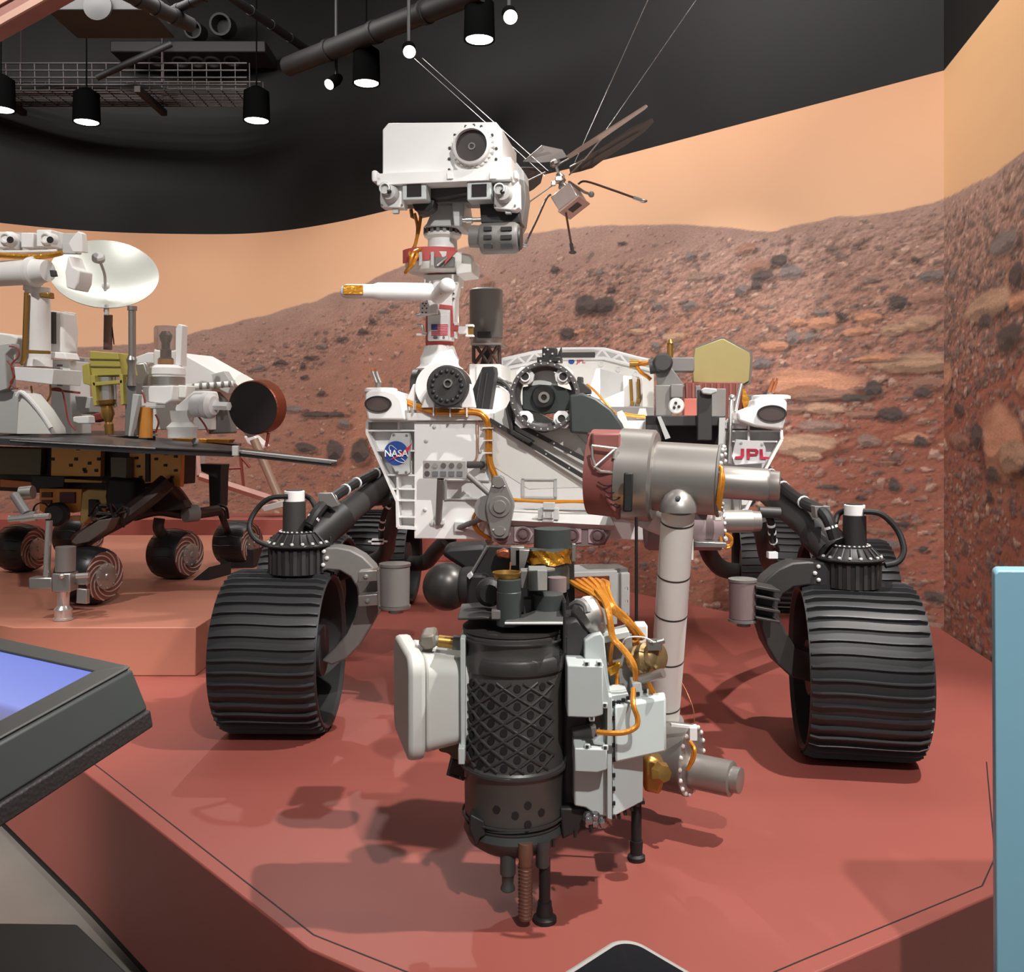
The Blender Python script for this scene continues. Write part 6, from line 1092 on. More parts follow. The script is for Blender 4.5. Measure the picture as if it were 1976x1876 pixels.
# mast and stereo camera bar
m = MB(); m.cyl(at(73, 705, 5.0), at(73, 556, 5.0), 23*pxm(5.0), n=32); m.build('camera_mast', white, MR); m = MB(); m.cyl(at(73, 708, 5.0), at(73, 694, 5.0), 26*pxm(5), n=32); m.build('mast_collar', white, MR)
m = MB(); m.lathe(at(-30, 530, 5.0), G.U, [(24*pxm(5), 0), (24*pxm(5), 110*pxm(5)), (28*pxm(5), 112*pxm(5)), (29*pxm(5), 122*pxm(5)), (24*pxm(5), 124*pxm(5)), (20*pxm(5), 150*pxm(5))], 32); m.build('mast_head_drum', white, MR); MB().lathe(at(63, 560, 4.98), (0, 0, 1), [(17*pxm(5), 0), (16*pxm(5), 10*pxm(5)), (10*pxm(5), 22*pxm(5))], 28).build('mast_joint', white, MR)
mp([(95, 521), (104, 521), (107, 533), (97, 534)], 4.86, .02, 'drum_slot', dark, .003); mp([(125, 525), (131, 492), (140, 515), (153, 522), (151, 545), (144, 560), (128, 555)], 4.9, .1, 'head_fan', white, .006)
mp([(-20, 448), (150, 450), (150, 490), (-20, 486)], 5.0, .03, 'camera_bar', pale, .004)
for x0, x1, y0, y1 in ((-10, 14, 447, 478), (40, 64, 449, 478), (70, 98, 443, 476)): mp([(x0, y0), (x1, y0), (x1, y1), (x0, y1)], 4.92, .1, 'camera_box', white, .005)
for x in (20, 97): MB().lathe(at(x, 463, 4.96), (0, -1, 0), [(16*pxm(5), 0), (14*pxm(5), .03), (10*pxm(5), .06), (7*pxm(5), .06), (6*pxm(5), .05)], 24).build('camera_barrel', white, MR); MB().lathe(at(x, 463, 4.9), (0, -1, 0), [(6.5*pxm(5), 0), (6.5*pxm(5), .003)], 18).build('camera_lens', lensb, MR)
mp([(136, 462), (150, 446), (157, 450), (160, 486), (140, 486), (132, 470)], 4.94, .04, 'end_plate', white, .003); mt_([(-10, 492, 4.9), (40, 495, 4.9), (90, 494, 4.9), (120, 488, 4.9)], .014, 'gold_harness', gold); mt_([(-10, 486, 4.92), (50, 486, 4.92), (110, 484, 4.92)], .008, 'white_pipe', white)
mt_([(51, 565, 4.92), (49, 620, 4.92), (46, 690, 4.92), (40, 702, 4.92)], .012, 'gold_harness', brass); mp([(50, 675), (92, 677), (92, 683), (50, 682)], 4.87, .02, 'gold_band', brass, 0); mp([(74, 565), (94, 563), (95, 576), (76, 574)], 4.86, .04, 'gold_clump', brass, .006)
mp([(27, 708), (103, 712), (101, 742), (30, 734)], 4.85, .2, 'mast_base', white, .003); mt_([(60, 745, 4.9), (66, 780, 4.9), (80, 785, 4.9), (96, 765, 4.9), (97, 742, 4.9)], .005, 'gold_harness', brass)
m = MB(); m.prism([at(x, y, 4.75) for x, y in ((36, 765), (40, 758), (50, 760), (75, 790), (98, 826), (100, 838), (32, 838))], G.B*.1); m.build('tilted_wedge', white2, MR, .003); m = MB(); m.tube([at(33, 765, 4.74), at(40, 757, 4.74), (at(55, 768, 4.74)), at(80, 798, 4.74), at(98, 826, 4.74)], .012, 8, 4); m.build('wedge_rim', white, MR)
mp([(90, 602), (98, 599), (120, 602), (124, 680), (92, 684)], 5.1, .1, 'white_canister', white, .012); mp([(97, 602), (103, 602), (103, 663), (96, 663)], 5.08, .03, 'canister_slot', dark, 0); mp([(121, 600), (132, 602), (136, 640), (134, 690), (124, 690)], 5.15, .06, 'canister_rib', white, .006); mp([(88, 678), (124, 680), (130, 694), (88, 690)], 5.05, .1, 'canister_flange', white, .006)
mp([(98, 694), (134, 696), (138, 838), (98, 838)], 5.1, .15, 'vented_box', white, .004)
for k in range(6): mp([(110, 703.5+7.5*k), (119.5, 703.5+7.5*k), (119.5, 707+7.5*k), (110, 707+7.5*k)], 5.095, .01, 'vent_slot', midgrey, 0)
mp([(-20, 640), (20, 645), (44, 655), (46, 700), (-20, 700)], 5.4, .1, 'white_hood', white2, .01); mp([(-20, 755), (14, 752), (34, 758), (35, 838), (-20, 836)], 5.0, .15, 'pale_box', pale, .004); mp([(-20, 668), (20, 662), (22, 672), (10, 684), (14, 750), (0, 755), (-20, 755)], 4.95, .06, 'grey_post', pale, .004)
for pts in ([(18, 668, 4.9), (34, 672, 4.9), (36, 688, 4.9), (22, 704, 4.9), (26, 730, 4.9), (16, 752, 4.9)], [(14, 696, 4.9), (30, 720, 4.9), (20, 740, 4.9), (34, 750, 4.9)], [(98, 750, 4.95), (118, 752, 4.95), (126, 780, 4.95), (132, 812, 4.95), (146, 830, 4.95)]): mt_(pts, .0045, 'red_wire', redwire)
mp([(98, 750), (150, 756), (150, 760), (98, 754)], 5.0, .02, 'red_rail', redwire, 0); MB().ball(at(145, 748, 5.2), .035, 16, 10).build('white_knob', paper, MR)
mp([(144, 764), (174, 766), (172, 796), (158, 800), (148, 790)], 5.1, .08, 'grey_wedge', pale, .004); mp([(140, 804), (170, 802), (172, 818), (150, 818), (140, 814)], 4.9, .05, 'white_valve', white, .006); mp([(176, 800), (206, 792), (204, 810), (178, 816)], 5.0, .05, 'red_roll', mat('roll_red', (130, 52, 48), .5, 0, .1), .01)
mp([(139, 687), (166, 690), (164, 720), (144, 716)], 5.4, .06, 'white_can', white, .01)
# dish
axd = V((.28, -.70, .64)).normalized(); dc = at(203, 533, 5.5); rd = 96*pxm(5.5)
m = MB(); pr = [(rd*t, rd*.28*t*t) for t in np.linspace(.02, 1, 12)]; pr += [(rd*1.012, rd*.28+.002), (rd*1.01, rd*.27)]+[(rd*t, rd*.28*t*t-.010) for t in np.linspace(.97, .02, 8)]; m.lathe(dc-axd*rd*.2, axd, pr, 64, cap=False); m.build('dish_antenna', mat('dish_white', (206, 208, 200), .38, .35, .03), MR)
mt_([(203, 560, 5.45), (202, 530, 5.2), (193, 505, 5.1)], .008, 'dish_feed_arm', pale); MB().lathe(at(190, 501, 5.1), axd, [(12*pxm(5.1), 0), (12*pxm(5.1), .02), (9*pxm(5.1), .03)], 24).build('dish_feed', pale, MR); MB().ball(at(204, 552, 5.42), .022, 14, 8).build('dish_hub', white2, MR)
mt_([(204, 600, 5.5), (206, 590, 5.35), (206, 608, 5.33)], .012, 'dish_arm', pale)
m = MB(); m.cyl(at(208, 675, 5.5), at(209, 608, 5.5), .024, n=20); m.build('dish_pole', mat('pole_brown', (122, 98, 88), .5, .2, .08), MR); mt_([(216, 630, 5.5), (220, 665, 5.5)], .004, 'pole_wire', dark)
# yellow camera unit
mp([(172, 677), (227, 681), (236, 724), (176, 726)], 4.8, .12, 'yellow_housing', yellowp, .004)
for y in (693, 707): MB().tube([at(173, y, 4.797), at(232, y+1, 4.797)], .0035, 5).build('housing_seam', mat('seam_olive', (120, 108, 50), .5, 0, .05), MR)
mp([(158, 705), (170, 700), (176, 735), (176, 745), (160, 740)], 4.85, .1, 'yellow_side', yellowp, .004)
for pp in ([(174, 724), (182, 724), (188, 782), (180, 784)], [(230, 722), (236, 722), (239, 780), (233, 782)], [(178, 738), (236, 733), (236, 740), (180, 745)]): mp(pp, 4.78, .03, 'yellow_leg', yellowp, .002)
MB().cyl(at(209, 785, 4.85), at(207, 728, 4.85), 18*pxm(4.85), n=24).build('steel_cylinder', steel, MR); MB().lathe(at(212, 838, 4.8), V((-.1, 0, 1)), [(8*pxm(4.8), 0), (9*pxm(4.8), .05), (6*pxm(4.8), .06), (13*pxm(4.8), .1), (11*pxm(4.8), .14), (17*pxm(4.8), .15), (19*pxm(4.8), .17)], 24).build('brass_nozzle', brass, MR)
# posts, glass dome and other deck equipment
m = MB(); m.cyl(at(255, 690, 4.8), at(255, 592, 4.8), 7*pxm(4.8), n=16); m.lathe(at(255, 599, 4.8), (0, 0, 1), [(9*pxm(4.8), 0), (9*pxm(4.8), .02)], 16); m.lathe(at(254, 745, 4.8), (0, 0, 1), [(9*pxm(4.8), 0), (7*pxm(4.8), .1), (10*pxm(4.8), .13), (7*pxm(4.8), .15)], 16); m.build('antenna_post', alu, MR)
mp([(242, 738), (262, 738), (260, 840), (240, 842)], 4.8, .05, 'post_base', midgrey, .004); mp([(256, 760), (268, 762), (252, 842), (247, 842)], 4.78, .03, 'post_brace', pale, .002); mp([(248, 700), (280, 698), (286, 720), (278, 752), (262, 752), (252, 730)], 5.1, .1, 'silver_unit', alu, .012)
glassm = bpy.data.materials.new('clear_glass'); glassm.use_nodes = True; gb = glassm.node_tree.nodes['Principled BSDF']; gb.inputs['Transmission Weight'].default_value = .92; gb.inputs['Roughness'].default_value = .06; gb.inputs['IOR'].default_value = 1.15; gb.inputs['Base Color'].default_value = (.95, .93, .91, 1)
m = MB(); k = pxm(5.0); m.lathe(at(320, 704, 5.0), (0, 0, 1), [(22*k, 0), (22*k, 70*k), (20*k, 74*k), (0.5*k, 74.5*k)], 32, cap=False); m.build('glass_dome', glassm, MR)
m = MB(); m.lathe(at(320, 704, 5.0), (0, 0, 1), [(10*k, 0), (12*k, 12*k), (9*k, 14*k), (9*k, 28*k), (7*k, 30*k), (7*k, 42*k), (9*k, 46*k), (11*k, 56*k), (6*k, 64*k)], 20); m.build('dome_instrument', mat('instrument_brown', (104, 80, 66), .4, .4, .3, 40), MR); MB().lathe(at(320, 704, 5.0), (0, 0, 1), [(13*k, 0), (13*k, 11*k)], 20).build('dome_foil', gold, MR)
mp([(339, 634), (344, 625), (351, 628), (349, 706), (338, 704)], 4.98, .05, 'white_post', white, .003); MB().lathe(at(322, 745, 5.0), (0, 0, 1), [(33*k, 0), (33*k, 20*k), (35*k, 22*k), (34*k, 34*k), (26*k, 40*k)], 36).build('dome_base', white, MR); MB().lathe(at(322, 745, 5.0), (0, 0, 1), [(34*k, 1*k), (34*k, 17*k)], 36).build('silver_band', alu, MR)
m = MB(); m.prism([at(x, y, 5.35) for x, y in ((258, 690), (285, 680), (350, 681), (405, 712), (440, 732), (440, 745), (406, 745), (406, 830), (258, 830))], G.B*.3); m.build('white_cover', white, MR, .006); mp([(408, 722), (432, 716), (447, 740), (440, 760), (412, 745)], 5.3, .05, 'pale_flap', pale, .003); mp([(406, 745), (440, 780), (450, 836), (400, 838)], 5.4, .05, 'grey_cone', midgrey, .01)
mp([(272, 745), (333, 744), (331, 772), (318, 780), (281, 776)], 4.9, .15, 'white_box', white, .006); mp([(333, 742), (360, 744), (358, 768), (333, 768)], 4.95, .08, 'cream_block', white2, .006)
m = MB(); m.cyl(at(350, 748, 5.05), at(450, 741, 5.1), 6*pxm(5.05), n=14); rr_ = m.build('striped_rod', white2, MR)
for k_ in range(6): x = 372+14*k_; MB().cyl(at(x, 746.5-.07*(x-372), 5.05), at(x+3, 746.3-.07*(x-372), 5.05), 6.4*pxm(5.05), n=14).build('rod_ring', midgrey, rr_)
MB().lathe(at(468, 738, 5.15), V((.3, -1, .5)), [(14*pxm(5.1), 0), (14*pxm(5.1), .02)], 24).build('cream_disc', white2, MR)
mp([(336, 790), (338, 784), (372, 755), (394, 754), (398, 770), (378, 795), (340, 796)], 4.85, .12, 'arm_elbow', white, .01); MB().lathe(at(377, 783, 4.8), G.U, [(22*pxm(4.8), 0), (22*pxm(4.8), .06), (25*pxm(4.8), .06), (25*pxm(4.8), .09), (18*pxm(4.8), .11)], 28).build('arm_collar', white, MR); MB().cyl(at(412, 783, 4.78), at(442, 784, 4.75), 9*pxm(4.8), n=6).build('hex_shaft', white, MR)
MB().lathe(at(352, 845, 4.85), (0, 0, 1), [(27*pxm(4.85), 0), (27*pxm(4.85), 14*pxm(4.85)), (29*pxm(4.85), 18*pxm(4.85)), (29*pxm(4.85), 21*pxm(4.85)), (20*pxm(4.85), 30*pxm(4.85)), (22*pxm(4.85), 42*pxm(4.85)), (23*pxm(4.85), 52*pxm(4.85))], 32).build('arm_base', white2, MR)
da = V((-.22, -.95, -.1)).normalized(); q = at(488, 787, 4.75); k = pxm(4.7)
m = MB(); m.lathe(q, -da, [(51*k, 0), (53*k, .004), (54*k, .09), (48*k, .11), (20*k, .12)], 44); m.build('round_drum', copperfoil, MR); MB().lathe(q, da, [(51*k, 0), (51*k, .003), (48*k, .004)], 44).build('drum_face', mat('face_black', (30, 24, 22), .75, 0, .1), MR)
m = MB(); m.lathe(at(488, 842, 4.9), V((-.3, 0, 1)), [(10*k, 0), (18*k, .05), (20*k, .06)], 20); m.build('white_cone', white, MR); mt_([(518, 835, 4.8), (516, 850, 4.8), (513, 862, 4.8)], .008, 'red_wire', redwire)
m = MB(); m.cyl(at(281, 845, 4.85), at(282, 786, 4.85), 13*pxm(4.85), n=24); m.build('amber_cylinder', mat('amber_glow', (224, 150, 70), .35, .3, .1), MR); mp([(262, 783), (300, 782), (300, 788), (262, 789)], 4.83, .08, 'cylinder_lid', pale, .002)
for pts in ([(300, 800, 4.9), (306, 815, 4.9), (300, 835, 4.9)], [(266, 752, 4.85), (276, 760, 4.85), (280, 778, 4.85)], [(380, 800, 4.9), (395, 820, 4.9), (402, 835, 4.9)]): mt_(pts, .005, 'red_wire', redwire)
# instrument arm reaching to the plinth edge
YA = 4.08
mt_([(90, 1112, YA), (92, 1060, YA), (95, 1005, YA)], 6.5*pxm(YA), 'chrome_pipe', steel, 12, 1); m = MB(); m.cyl(at(18, 1002, YA), at(64, 998, YA), .016, n=14); m.cyl(at(42, 1000, YA), at(70, 996, YA), .022, n=14); m.cyl(at(64, 998, YA), at(96, 996, YA), .013, n=14); m.build('chrome_bar', steel, MR)
mt_([(28, 956, YA+.05), (52, 992, YA)], 9*pxm(YA), 'grey_tube', midgrey, 14, 1); m = MB(); m.cyl(at(40, 952, YA+.1), at(64, 950, YA+.1), .03, n=16); m.build('arm_joint', alu, MR)
m = MB(); m.cyl(at(126, 1102, YA), at(127, 1055, YA), 18.5*pxm(YA), n=28); m.build('grinder_can', titan, MR); m = MB(); m.box(at(84, 1124, YA), .1, .06, .05); m.box(at(126, 1122, YA), .08, .08, .08); m.box(at(158, 1118, YA+.02), .06, .03, .045); split(m, 'tool_block', alu, MR, .006)
mp([(148, 1136), (167, 1138), (167, 1166), (147, 1164)], YA-.02, .02, 'tool_plate', alu, .002); m = MB(); m.lathe(V((at(122, 1200, YA).x, YA, MZ+.002)), (0, 0, 1), [(19*pxm(YA), 0), (19*pxm(YA), .008), (16*pxm(YA), .01), (17*pxm(YA), .045), (11*pxm(YA), .06), (12*pxm(YA), .11), (16*pxm(YA), .13), (16*pxm(YA), .155)], 28); m.build('grinder_head', steel, MR)
m = MB(); m.ball(at(119, 1112, YA-.05), .012, 10, 8); m.build('tool_knob', steel, MR); mt_([(148, 1112, YA-.03), (172, 1110, YA-.03)], .012, 'tool_pin', steel, 12, 1)
# ------------------------------------------------------------------ pale lander strut frame behind the small rover
LF = thing('lander_strut', 'pale metal landing strut behind the solar panel tip of the smaller rover', 'strut', (-3.3, 7.45, .778))
MB().tube([at(490, 848, 7.45), at(545, 975, 7.45)], .035, 12).build('strut_tube', mat('strut_champagne', (186, 164, 146), .4, .5, .06), LF); MB().tube([at(384, 919, 7.3), at(548, 972, 7.45)], [.03, .034], 4).build('strut_bar', mat('strut_pink', (190, 146, 136), .5, .1, .06), LF)
MB().tube([at(384, 919, 7.3), at(382, 870, 7.4)], .02, 8).build('strut_bar', mat('strut_pink2', (176, 132, 124), .5, .1, .06), LF); m = MB(); m.prism([at(x, y, 7.35) for x, y in ((502, 978), (555, 964), (556, 976), (510, 988))], (0, .15, 0)); m.build('strut_foot', pale, LF, .004)
m = MB()
for a, b in (((464, 880), (470, 940)), ((430, 905), (466, 903)), ((464, 880), (482, 902)), ((431, 895), (432, 930))): m.tube([at(*a, 7.5), at(*b, 7.5)], .012, 6)
split(m, 'strut_brace', mat('brace_red', (140, 70, 60), .5, .1, .08), LF)
m = MB(); m.prism([at(x, y, 7.4) for x, y in ((346, 876), (380, 878), (380, 900), (346, 898))], (0, .2, 0)); m.build('strut_box', pale, LF, .004)
m = MB(); m.prism([at(x, y, 7.5) for x, y in ((490, 840), (470, 842), (476, 856), (500, 872), (514, 862))], (0, .15, 0)); m.build('strut_cover', white, LF, .01)
# ------------------------------------------------------------------ hanging helicopter
HP = at(1102, 385, 4.2); HE = thing('helicopter', 'small silver helicopter with long rotor blades hanging beside the rover head', 'helicopter', HP)
e1, e2, e3 = V((-.08, .035, -.057)), V((.036, -.02, -.064)), V((.064, .134, -.007)); P0 = at(1098, 351, 4.15)
foil = mat('silver_foil_box', (212, 194, 186), .25, .5, .12, 20, .25, 25); bladem = mat('blade_dark', (92, 79, 73), .7, 0, .06)
m = MB(); m.hexa([P0, P0+e1, P0+e1+e2, P0+e2]+[p+e3*.85 for p in (P0, P0+e1, P0+e1+e2, P0+e2)]); m.build('fuselage_box', foil, HE, .004)
q = P0+e2*1.0; m = MB(); m.hexa([p+e2*.0 for p in (q-e1*.05-e3*.03, q+e1*1.05-e3*.03, q+e1*1.05+e3*.88, q-e1*.05+e3*.88)]+[p+e2*.12 for p in (q-e1*.05-e3*.03, q+e1*1.05-e3*.03, q+e1*1.05+e3*.88, q-e1*.05+e3*.88)]); m.build('fuselage_tray', mat('tray_pale', (206, 176, 166), .35, .4, .05), HE, .003)
q = P0+e2*1.13+e3*.2+e1*.2; m = MB(); m.hexa([q, q+e1*.5, q+e1*.5+e3*.35, q+e3*.35]+[p+e2*.02 for p in (q, q+e1*.5, q+e1*.5+e3*.35, q+e3*.35)]); m.build('tray_window', dark, HE)
up_ = -e2.normalized(); mb0 = P0+e1*.5+e3*.42; hub = at(1072, 316, 4.22)
m = MB(); m.tube([mb0, mb0*.5+hub*.5, hub], .007, 8); m.lathe(mb0+(hub-mb0)*.15, hub-mb0, [(.018, 0), (.022, .01), (.014, .025)], 16); m.lathe(mb0+(hub-mb0)*.45, hub-mb0, [(.02, 0), (.024, .012), (.012, .03)], 12); m.build('rotor_mast', steel, HE)
for t_, r_ in ((.42, .022), (1.0, .026)): m = MB(); m.lathe(mb0+(hub-mb0)*t_, hub-mb0, [(r_*.6, -.012), (r_, -.004), (r_*.9, .01), (r_*.4, .02)], 10); m.build('rotor_hub', mat('hub_clear', (150, 142, 138), .3, .7, .1), HE)
def blade(pp, nm='rotor_blade', mt=bladem): m = MB(); pts = [at(*p) for p in pp]; n_ = (pts[1]-pts[0]).cross(pts[2]-pts[0]).normalized()*.005; m.prism(pts, n_); return m.build(nm, mt, HE)
blade([(1093, 303, 4.2), (1112, 290, 4.14), (1160, 259, 4.02), (1247, 204, 3.82), (1250, 206, 3.82), (1245, 211, 3.84), (1160, 270, 4.05), (1100, 306, 4.2)], mt=mat('blade_edge', (190, 168, 156), .35, .4, .06))
blade([(1098, 322, 4.28), (1120, 306, 4.24), (1160, 286, 4.15), (1215, 248, 4.0), (1258, 228, 3.9), (1260, 234, 3.9), (1244, 252, 3.94), (1205, 280, 4.05), (1165, 306, 4.16), (1142, 323, 4.22), (1118, 330, 4.27), (1100, 334, 4.28)])
blade([(1064, 312, 4.24), (1040, 314, 4.32), (1012, 312, 4.4), (1030, 294, 4.42), (1046, 282, 4.42), (1084, 290, 4.34), (1093, 304, 4.26)])
blade([(1066, 330, 4.3), (1048, 336, 4.34), (1044, 352, 4.4), (1030, 364, 4.46), (1008, 376, 4.5), (990, 374, 4.5), (992, 322, 4.5), (1020, 322, 4.42), (1050, 324, 4.34)])
for pp in ([(1010, 312, 4.39), (1046, 281, 4.41)], [(1000, 358, 4.3), (1053, 332, 4.2)], [(1018, 392, 4.1), (1060, 362, 4.15), (1086, 346, 4.2)], [(1073, 320, 4.2), (1098, 306, 4.16)], [(1100, 322, 4.2), (1128, 308, 4.1), (1164, 264, 4.05)], [(1098, 338, 4.2), (1124, 312, 4.2)]): MB().tube([at(*p) for p in pp], .0035, 6).build('control_rod', alu, HE)
m = MB(); m.box(at(1078, 345, 4.16), .03, .02, .02); m.box(at(1068, 354, 4.15), .02, .02, .02); m.build('servo_block', steel, HE, .003)
legm = mat('leg_brown', (92, 64, 54), .4, .3, .08)
for pp, ft in (([(1062, 376, 4.18), (1054, 384, 4.15), (1036, 424, 4.1), (1018, 461, 4.05)], (1011, 474)), ([(1092, 410, 4.2), (1098, 446, 4.15), (1102, 470, 4.12)], (1105, 487)), ([(1116, 355, 4.28), (1131, 350, 4.28), (1180, 366, 4.2), (1222, 381, 4.14)], (1242, 388))):
    MB().tube([at(*p) for p in pp], .005, 8, 4).build('landing_leg', legm, HE); a, b = at(*pp[-1]), at(ft[0], ft[1], pp[-1][2]); m = MB(); m.tube([a, a*.4+b*.6, b], .008, 8); m.ball(b, .014, 10, 6, (1.2, .8, .6)); m.build('leg_foot', alu if ft[0] != 1105 else dark, HE)
MB().tube([P0, P0+e3*.9+V((.02, 0, -.01)), at(1143, 376, 4.25)], .006, 6).build('landing_leg', alu, HE); MB().ball(at(1141, 375, 4.24), .014, 10, 6).build('leg_foot', midgrey, HE)
def wireo(a, b, lb): o = MB().tube([a, b], .0013, 6).build('suspension_wire', wire); tag(o, lb, 'wire', 'thin wires holding the helicopter')
wireo(at(1052, 340, 4.2), at(800, 113, 6.28), 'lower of the two thin wires from small spotlight to helicopter')
wireo(at(1058, 330, 4.2), at(815, 112, 6.28), 'upper of the two thin wires from small spotlight to helicopter')
a = at(1128, 270, 4.22); b = at(1252, -5, 4.0); d = b-a; wireo(at(1108, 316, 4.24), a+d*((ZC-a.z)/d.z), 'steeper of the two thin wires rising above the rotor blades')
a = at(1190, 220, 4.1); b = at(1346, -5, 3.8); d = b-a; wireo(at(1170, 250, 4.08), a+d*((ZC-a.z)/d.z), 'more slanted thin wire rising above the rotor tips')
# ------------------------------------------------------------------ visitor kiosk, dark glass terminal and blue panel in the foreground
KI = thing('touch_screen_kiosk', 'grey tilted touch screen console with blue picture at left edge', 'kiosk', (-.95, 1.4, 0))
C0_ = at(256, 1291, 1.35); E1 = V((-.51, .15, .06)); E2 = V((-.127, -.40, -.056)); NN = E2.cross(E1).normalized(); NN = NN if NN.z > 0 else -NN
kgrey = mat('kiosk_grey', (84, 84, 82), .5, .1, .04); kside = mat('kiosk_green_grey', (62, 68, 67), .5, .1, .05)
def kq(u, v, h): return C0_+E1*u+E2*v+NN*h
outw = -E1.normalized()
m = MB(); top = [kq(0, 0, 0), kq(1.5, 0, 0), kq(1.5, 1.6, 0), kq(0, 1.6, 0)]; dn = [p+V((0, 0, -.055))+outw*.022+(E2.normalized()*-.006) for p in (top[0], top[3])]
m.hexa(top+[dn[0], top[1]+V((0, 0, -.055)), top[2]+V((0, 0, -.055)), dn[1]]); m.build('console_body', kside, KI, .004)
m = MB(); fr = .075; m.hexa([kq(.004, .004, .001), kq(1.49, .004, .001), kq(1.49, .085, .001), kq(.065, .085, .001)]+[p+NN*.004 for p in (kq(.004, .004, .001), kq(1.49, .004, .001), kq(1.49, .085, .001), kq(.065, .085, .001))]); m.hexa([kq(.004, .004, .001), kq(.065, .085, .001), kq(.065, 1.5, .001), kq(.004, 1.59, .001)]+[p+NN*.004 for p in (kq(.004, .004, .001), kq(.065, .085, .001), kq(.065, 1.5, .001), kq(.004, 1.59, .001))]); m.build('screen_bezel', kgrey, KI, .002)
scr = bpy.data.materials.new('screen_picture'); scr.use_nodes = True; nt = scr.node_tree; bs = nt.nodes['Principled BSDF']; tcx = nt.nodes.new('ShaderNodeTexCoord'); nz_ = nt.nodes.new('ShaderNodeTexNoise'); nz_.inputs['Scale'].default_value = 5; nt.links.new(tcx.outputs['Object'], nz_.inputs['Vector'])
uvn = nt.nodes.new('ShaderNodeAttribute'); uvn.attribute_name = 'pos'; sx = nt.nodes.new('ShaderNodeSeparateXYZ'); nt.links.new(uvn.outputs['Vector'], sx.inputs[0])
ad = nt.nodes.new('ShaderNodeMath'); ad.operation = 'MULTIPLY_ADD'; ad.inputs[1].default_value = .12; nt.links.new(nz_.outputs['Fac'], ad.inputs[0]); nt.links.new(sx.outputs[1], ad.inputs[2])
cr = nt.nodes.new('ShaderNodeValToRGB'); cr.color_ramp.elements[0].position = 0; cr.color_ramp.elements[0].color = lin((120, 134, 226)); cr.color_ramp.elements[1].position = 1; cr.color_ramp.elements[1].color = lin((128, 112, 110))
for ps, c in ((.50, (148, 162, 240)), (.54, (124, 130, 190)), (.64, (120, 120, 140))): e = cr.color_ramp.elements.new(ps); e.color = lin(c)
nt.links.new(ad.outputs[0], cr.inputs[0]); nt.links.new(cr.outputs[0], bs.inputs['Emission Color']); bs.inputs['Emission Strength'].default_value = .95; bs.inputs['Base Color'].default_value = (.02, .02, .02, 1); bs.inputs['Roughness'].default_value = .15
m = MB(); m.add([kq(.06, .08, .0015), kq(1.48, .08, .0015), kq(1.48, 1.5, .0015), kq(.06, 1.5, .0015)], [(3, 2, 1, 0)]); so = m.build('screen', scr, KI, smooth=0)
pa_ = so.data.attributes.new('pos', 'FLOAT_VECTOR', 'POINT'); pa_.data.foreach_set('vector', [0, 0.05, 0, 1.0, .25, 0, 1, 2.2, 0, 0, 1.9, 0])
perf = mat('perforated_black', (40, 36, 37), .6, 0, .1); pn = perf.node_tree; vo = pn.nodes.new('ShaderNodeTexVoronoi'); vo.inputs['Scale'].default_value = 190; t2 = pn.nodes.new('ShaderNodeTexCoord'); pn.links.new(t2.outputs['Object'], vo.inputs['Vector']); bp = pn.nodes.new('ShaderNodeBump'); bp.inputs['Strength'].default_value = .35; bp.inputs['Distance'].default_value = .002; pn.links.new(vo.outputs['Distance'], bp.inputs['Height']); pn.links.new(bp.outputs['Normal'], pn.nodes['Principled BSDF'].inputs['Normal'])
m = MB(); b0, b1 = dn[0]+outw*.004, dn[1]+outw*.004; m.hexa([b0, top[1]+V((0, 0, -.056)), top[2]+V((0, 0, -.056)), b1, b0+V((.004, 0, -.024)), top[1]+V((0, 0, -.08)), top[2]+V((0, 0, -.08)), b1+V((.004, 0, -.024))]); m.build('speaker_grille', perf, KI, .003)
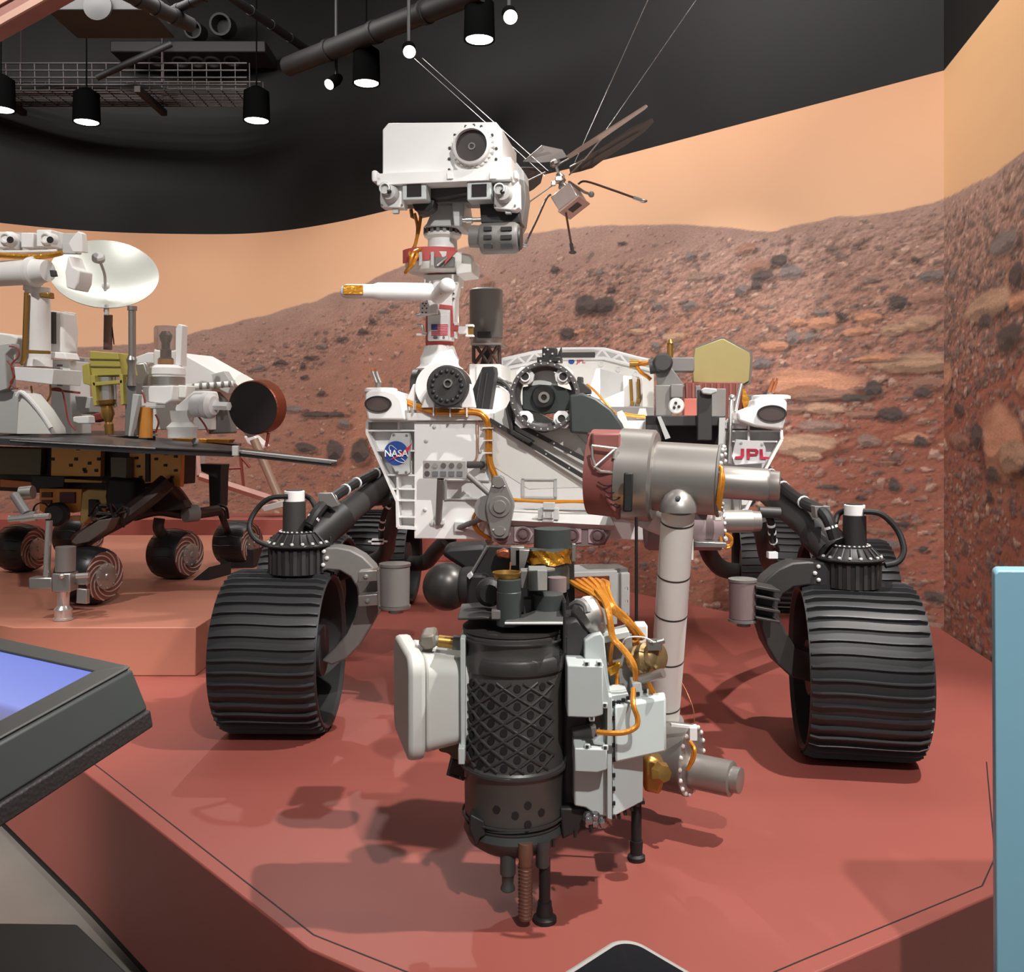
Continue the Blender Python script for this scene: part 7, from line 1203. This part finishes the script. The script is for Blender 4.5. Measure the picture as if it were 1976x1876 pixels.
m = MB(); m.box((-.97, 1.42, .75), .1, .1, .7); m.build('kiosk_post', black, KI, .004); m = MB(); m.prism([V((-.907, 2.0, 0)), V((-.45, 1.54, 0)), V((-.8, 1.1, 0)), V((-1.7, 1.2, 0)), V((-1.7, 2.02, 0))], (0, 0, .45)); m.build('kiosk_base', mat('base_black', (13, 13, 13), .5, 0, .08), KI, .006)
# glass terminal at the lower edge
TK = at(1205, 1798, .8); t1 = V((-.095, -.10, .0)).normalized(); t2_ = V((.084, -.08, -.012)).normalized(); TN = t1.cross(t2_).normalized(); TN = TN if TN.z > 0 else -TN
TE = thing('glass_terminal', 'dark glass terminal with pale rounded rim at the bottom edge', 'terminal', (.1, .6, 0))
def tq(a, b, h=0): return TK+t1*a+t2_*b+TN*h
def rc(off, r, n=10, L=.34):  # outline with one rounded corner, inset by off
    pts = [tq(L, off)]; 
    for i in range(n+1):
        a = math.pi/2*i/n; pts.append(tq(off+r-r*math.sin(a), off+r-r*math.cos(a)))
    return pts+[tq(off, L), tq(L, L)]
m = MB(); m.prism([p-TN*.02 for p in rc(0, .022)], TN*.02); m.build('terminal_rim', mat('rim_pale', (206, 202, 198), .4, .1, .02), TE, .004)
m = MB(); m.prism([p for p in rc(.0075, .018)], TN*.001); m.build('terminal_glass', mat('glass_dark', (40, 40, 44), .08, 0, .02, coat=.5), TE, 0)
MB().cyl((tq(.2, .2).x, tq(.2, .2).y, 0), tq(.2, .2, -.01), .03, n=20).build('terminal_post', black, TE); MB().cyl((tq(.2, .2).x, tq(.2, .2).y, 0), (tq(.2, .2).x, tq(.2, .2).y, .02), .2, n=32).build('terminal_foot', black, TE)
# blue panel at the right
BP = thing('blue_panel', 'pale blue upright panel at the right edge', 'panel', (1.15, 1.6, 0))
m = MB(); xl = at(1919, 1100, 1.6).x; zt = at(1919, 1101, 1.6).z; m.prism([V((xl+.006, 1.6, 0)), V((1.5, 1.6, 0)), V((1.5, 1.6, zt-.004)), V((xl+.006, 1.6, zt)), V((xl, 1.6, zt-.006))], (.02, .05, 0)); m.build('panel_board', mat('panel_blue', (128, 174, 194), .45, 0, .02), BP, .003)
m = MB(); m.box((1.15, 1.63, .01), .7, .2, .02); m.build('panel_foot', black, BP, .003)
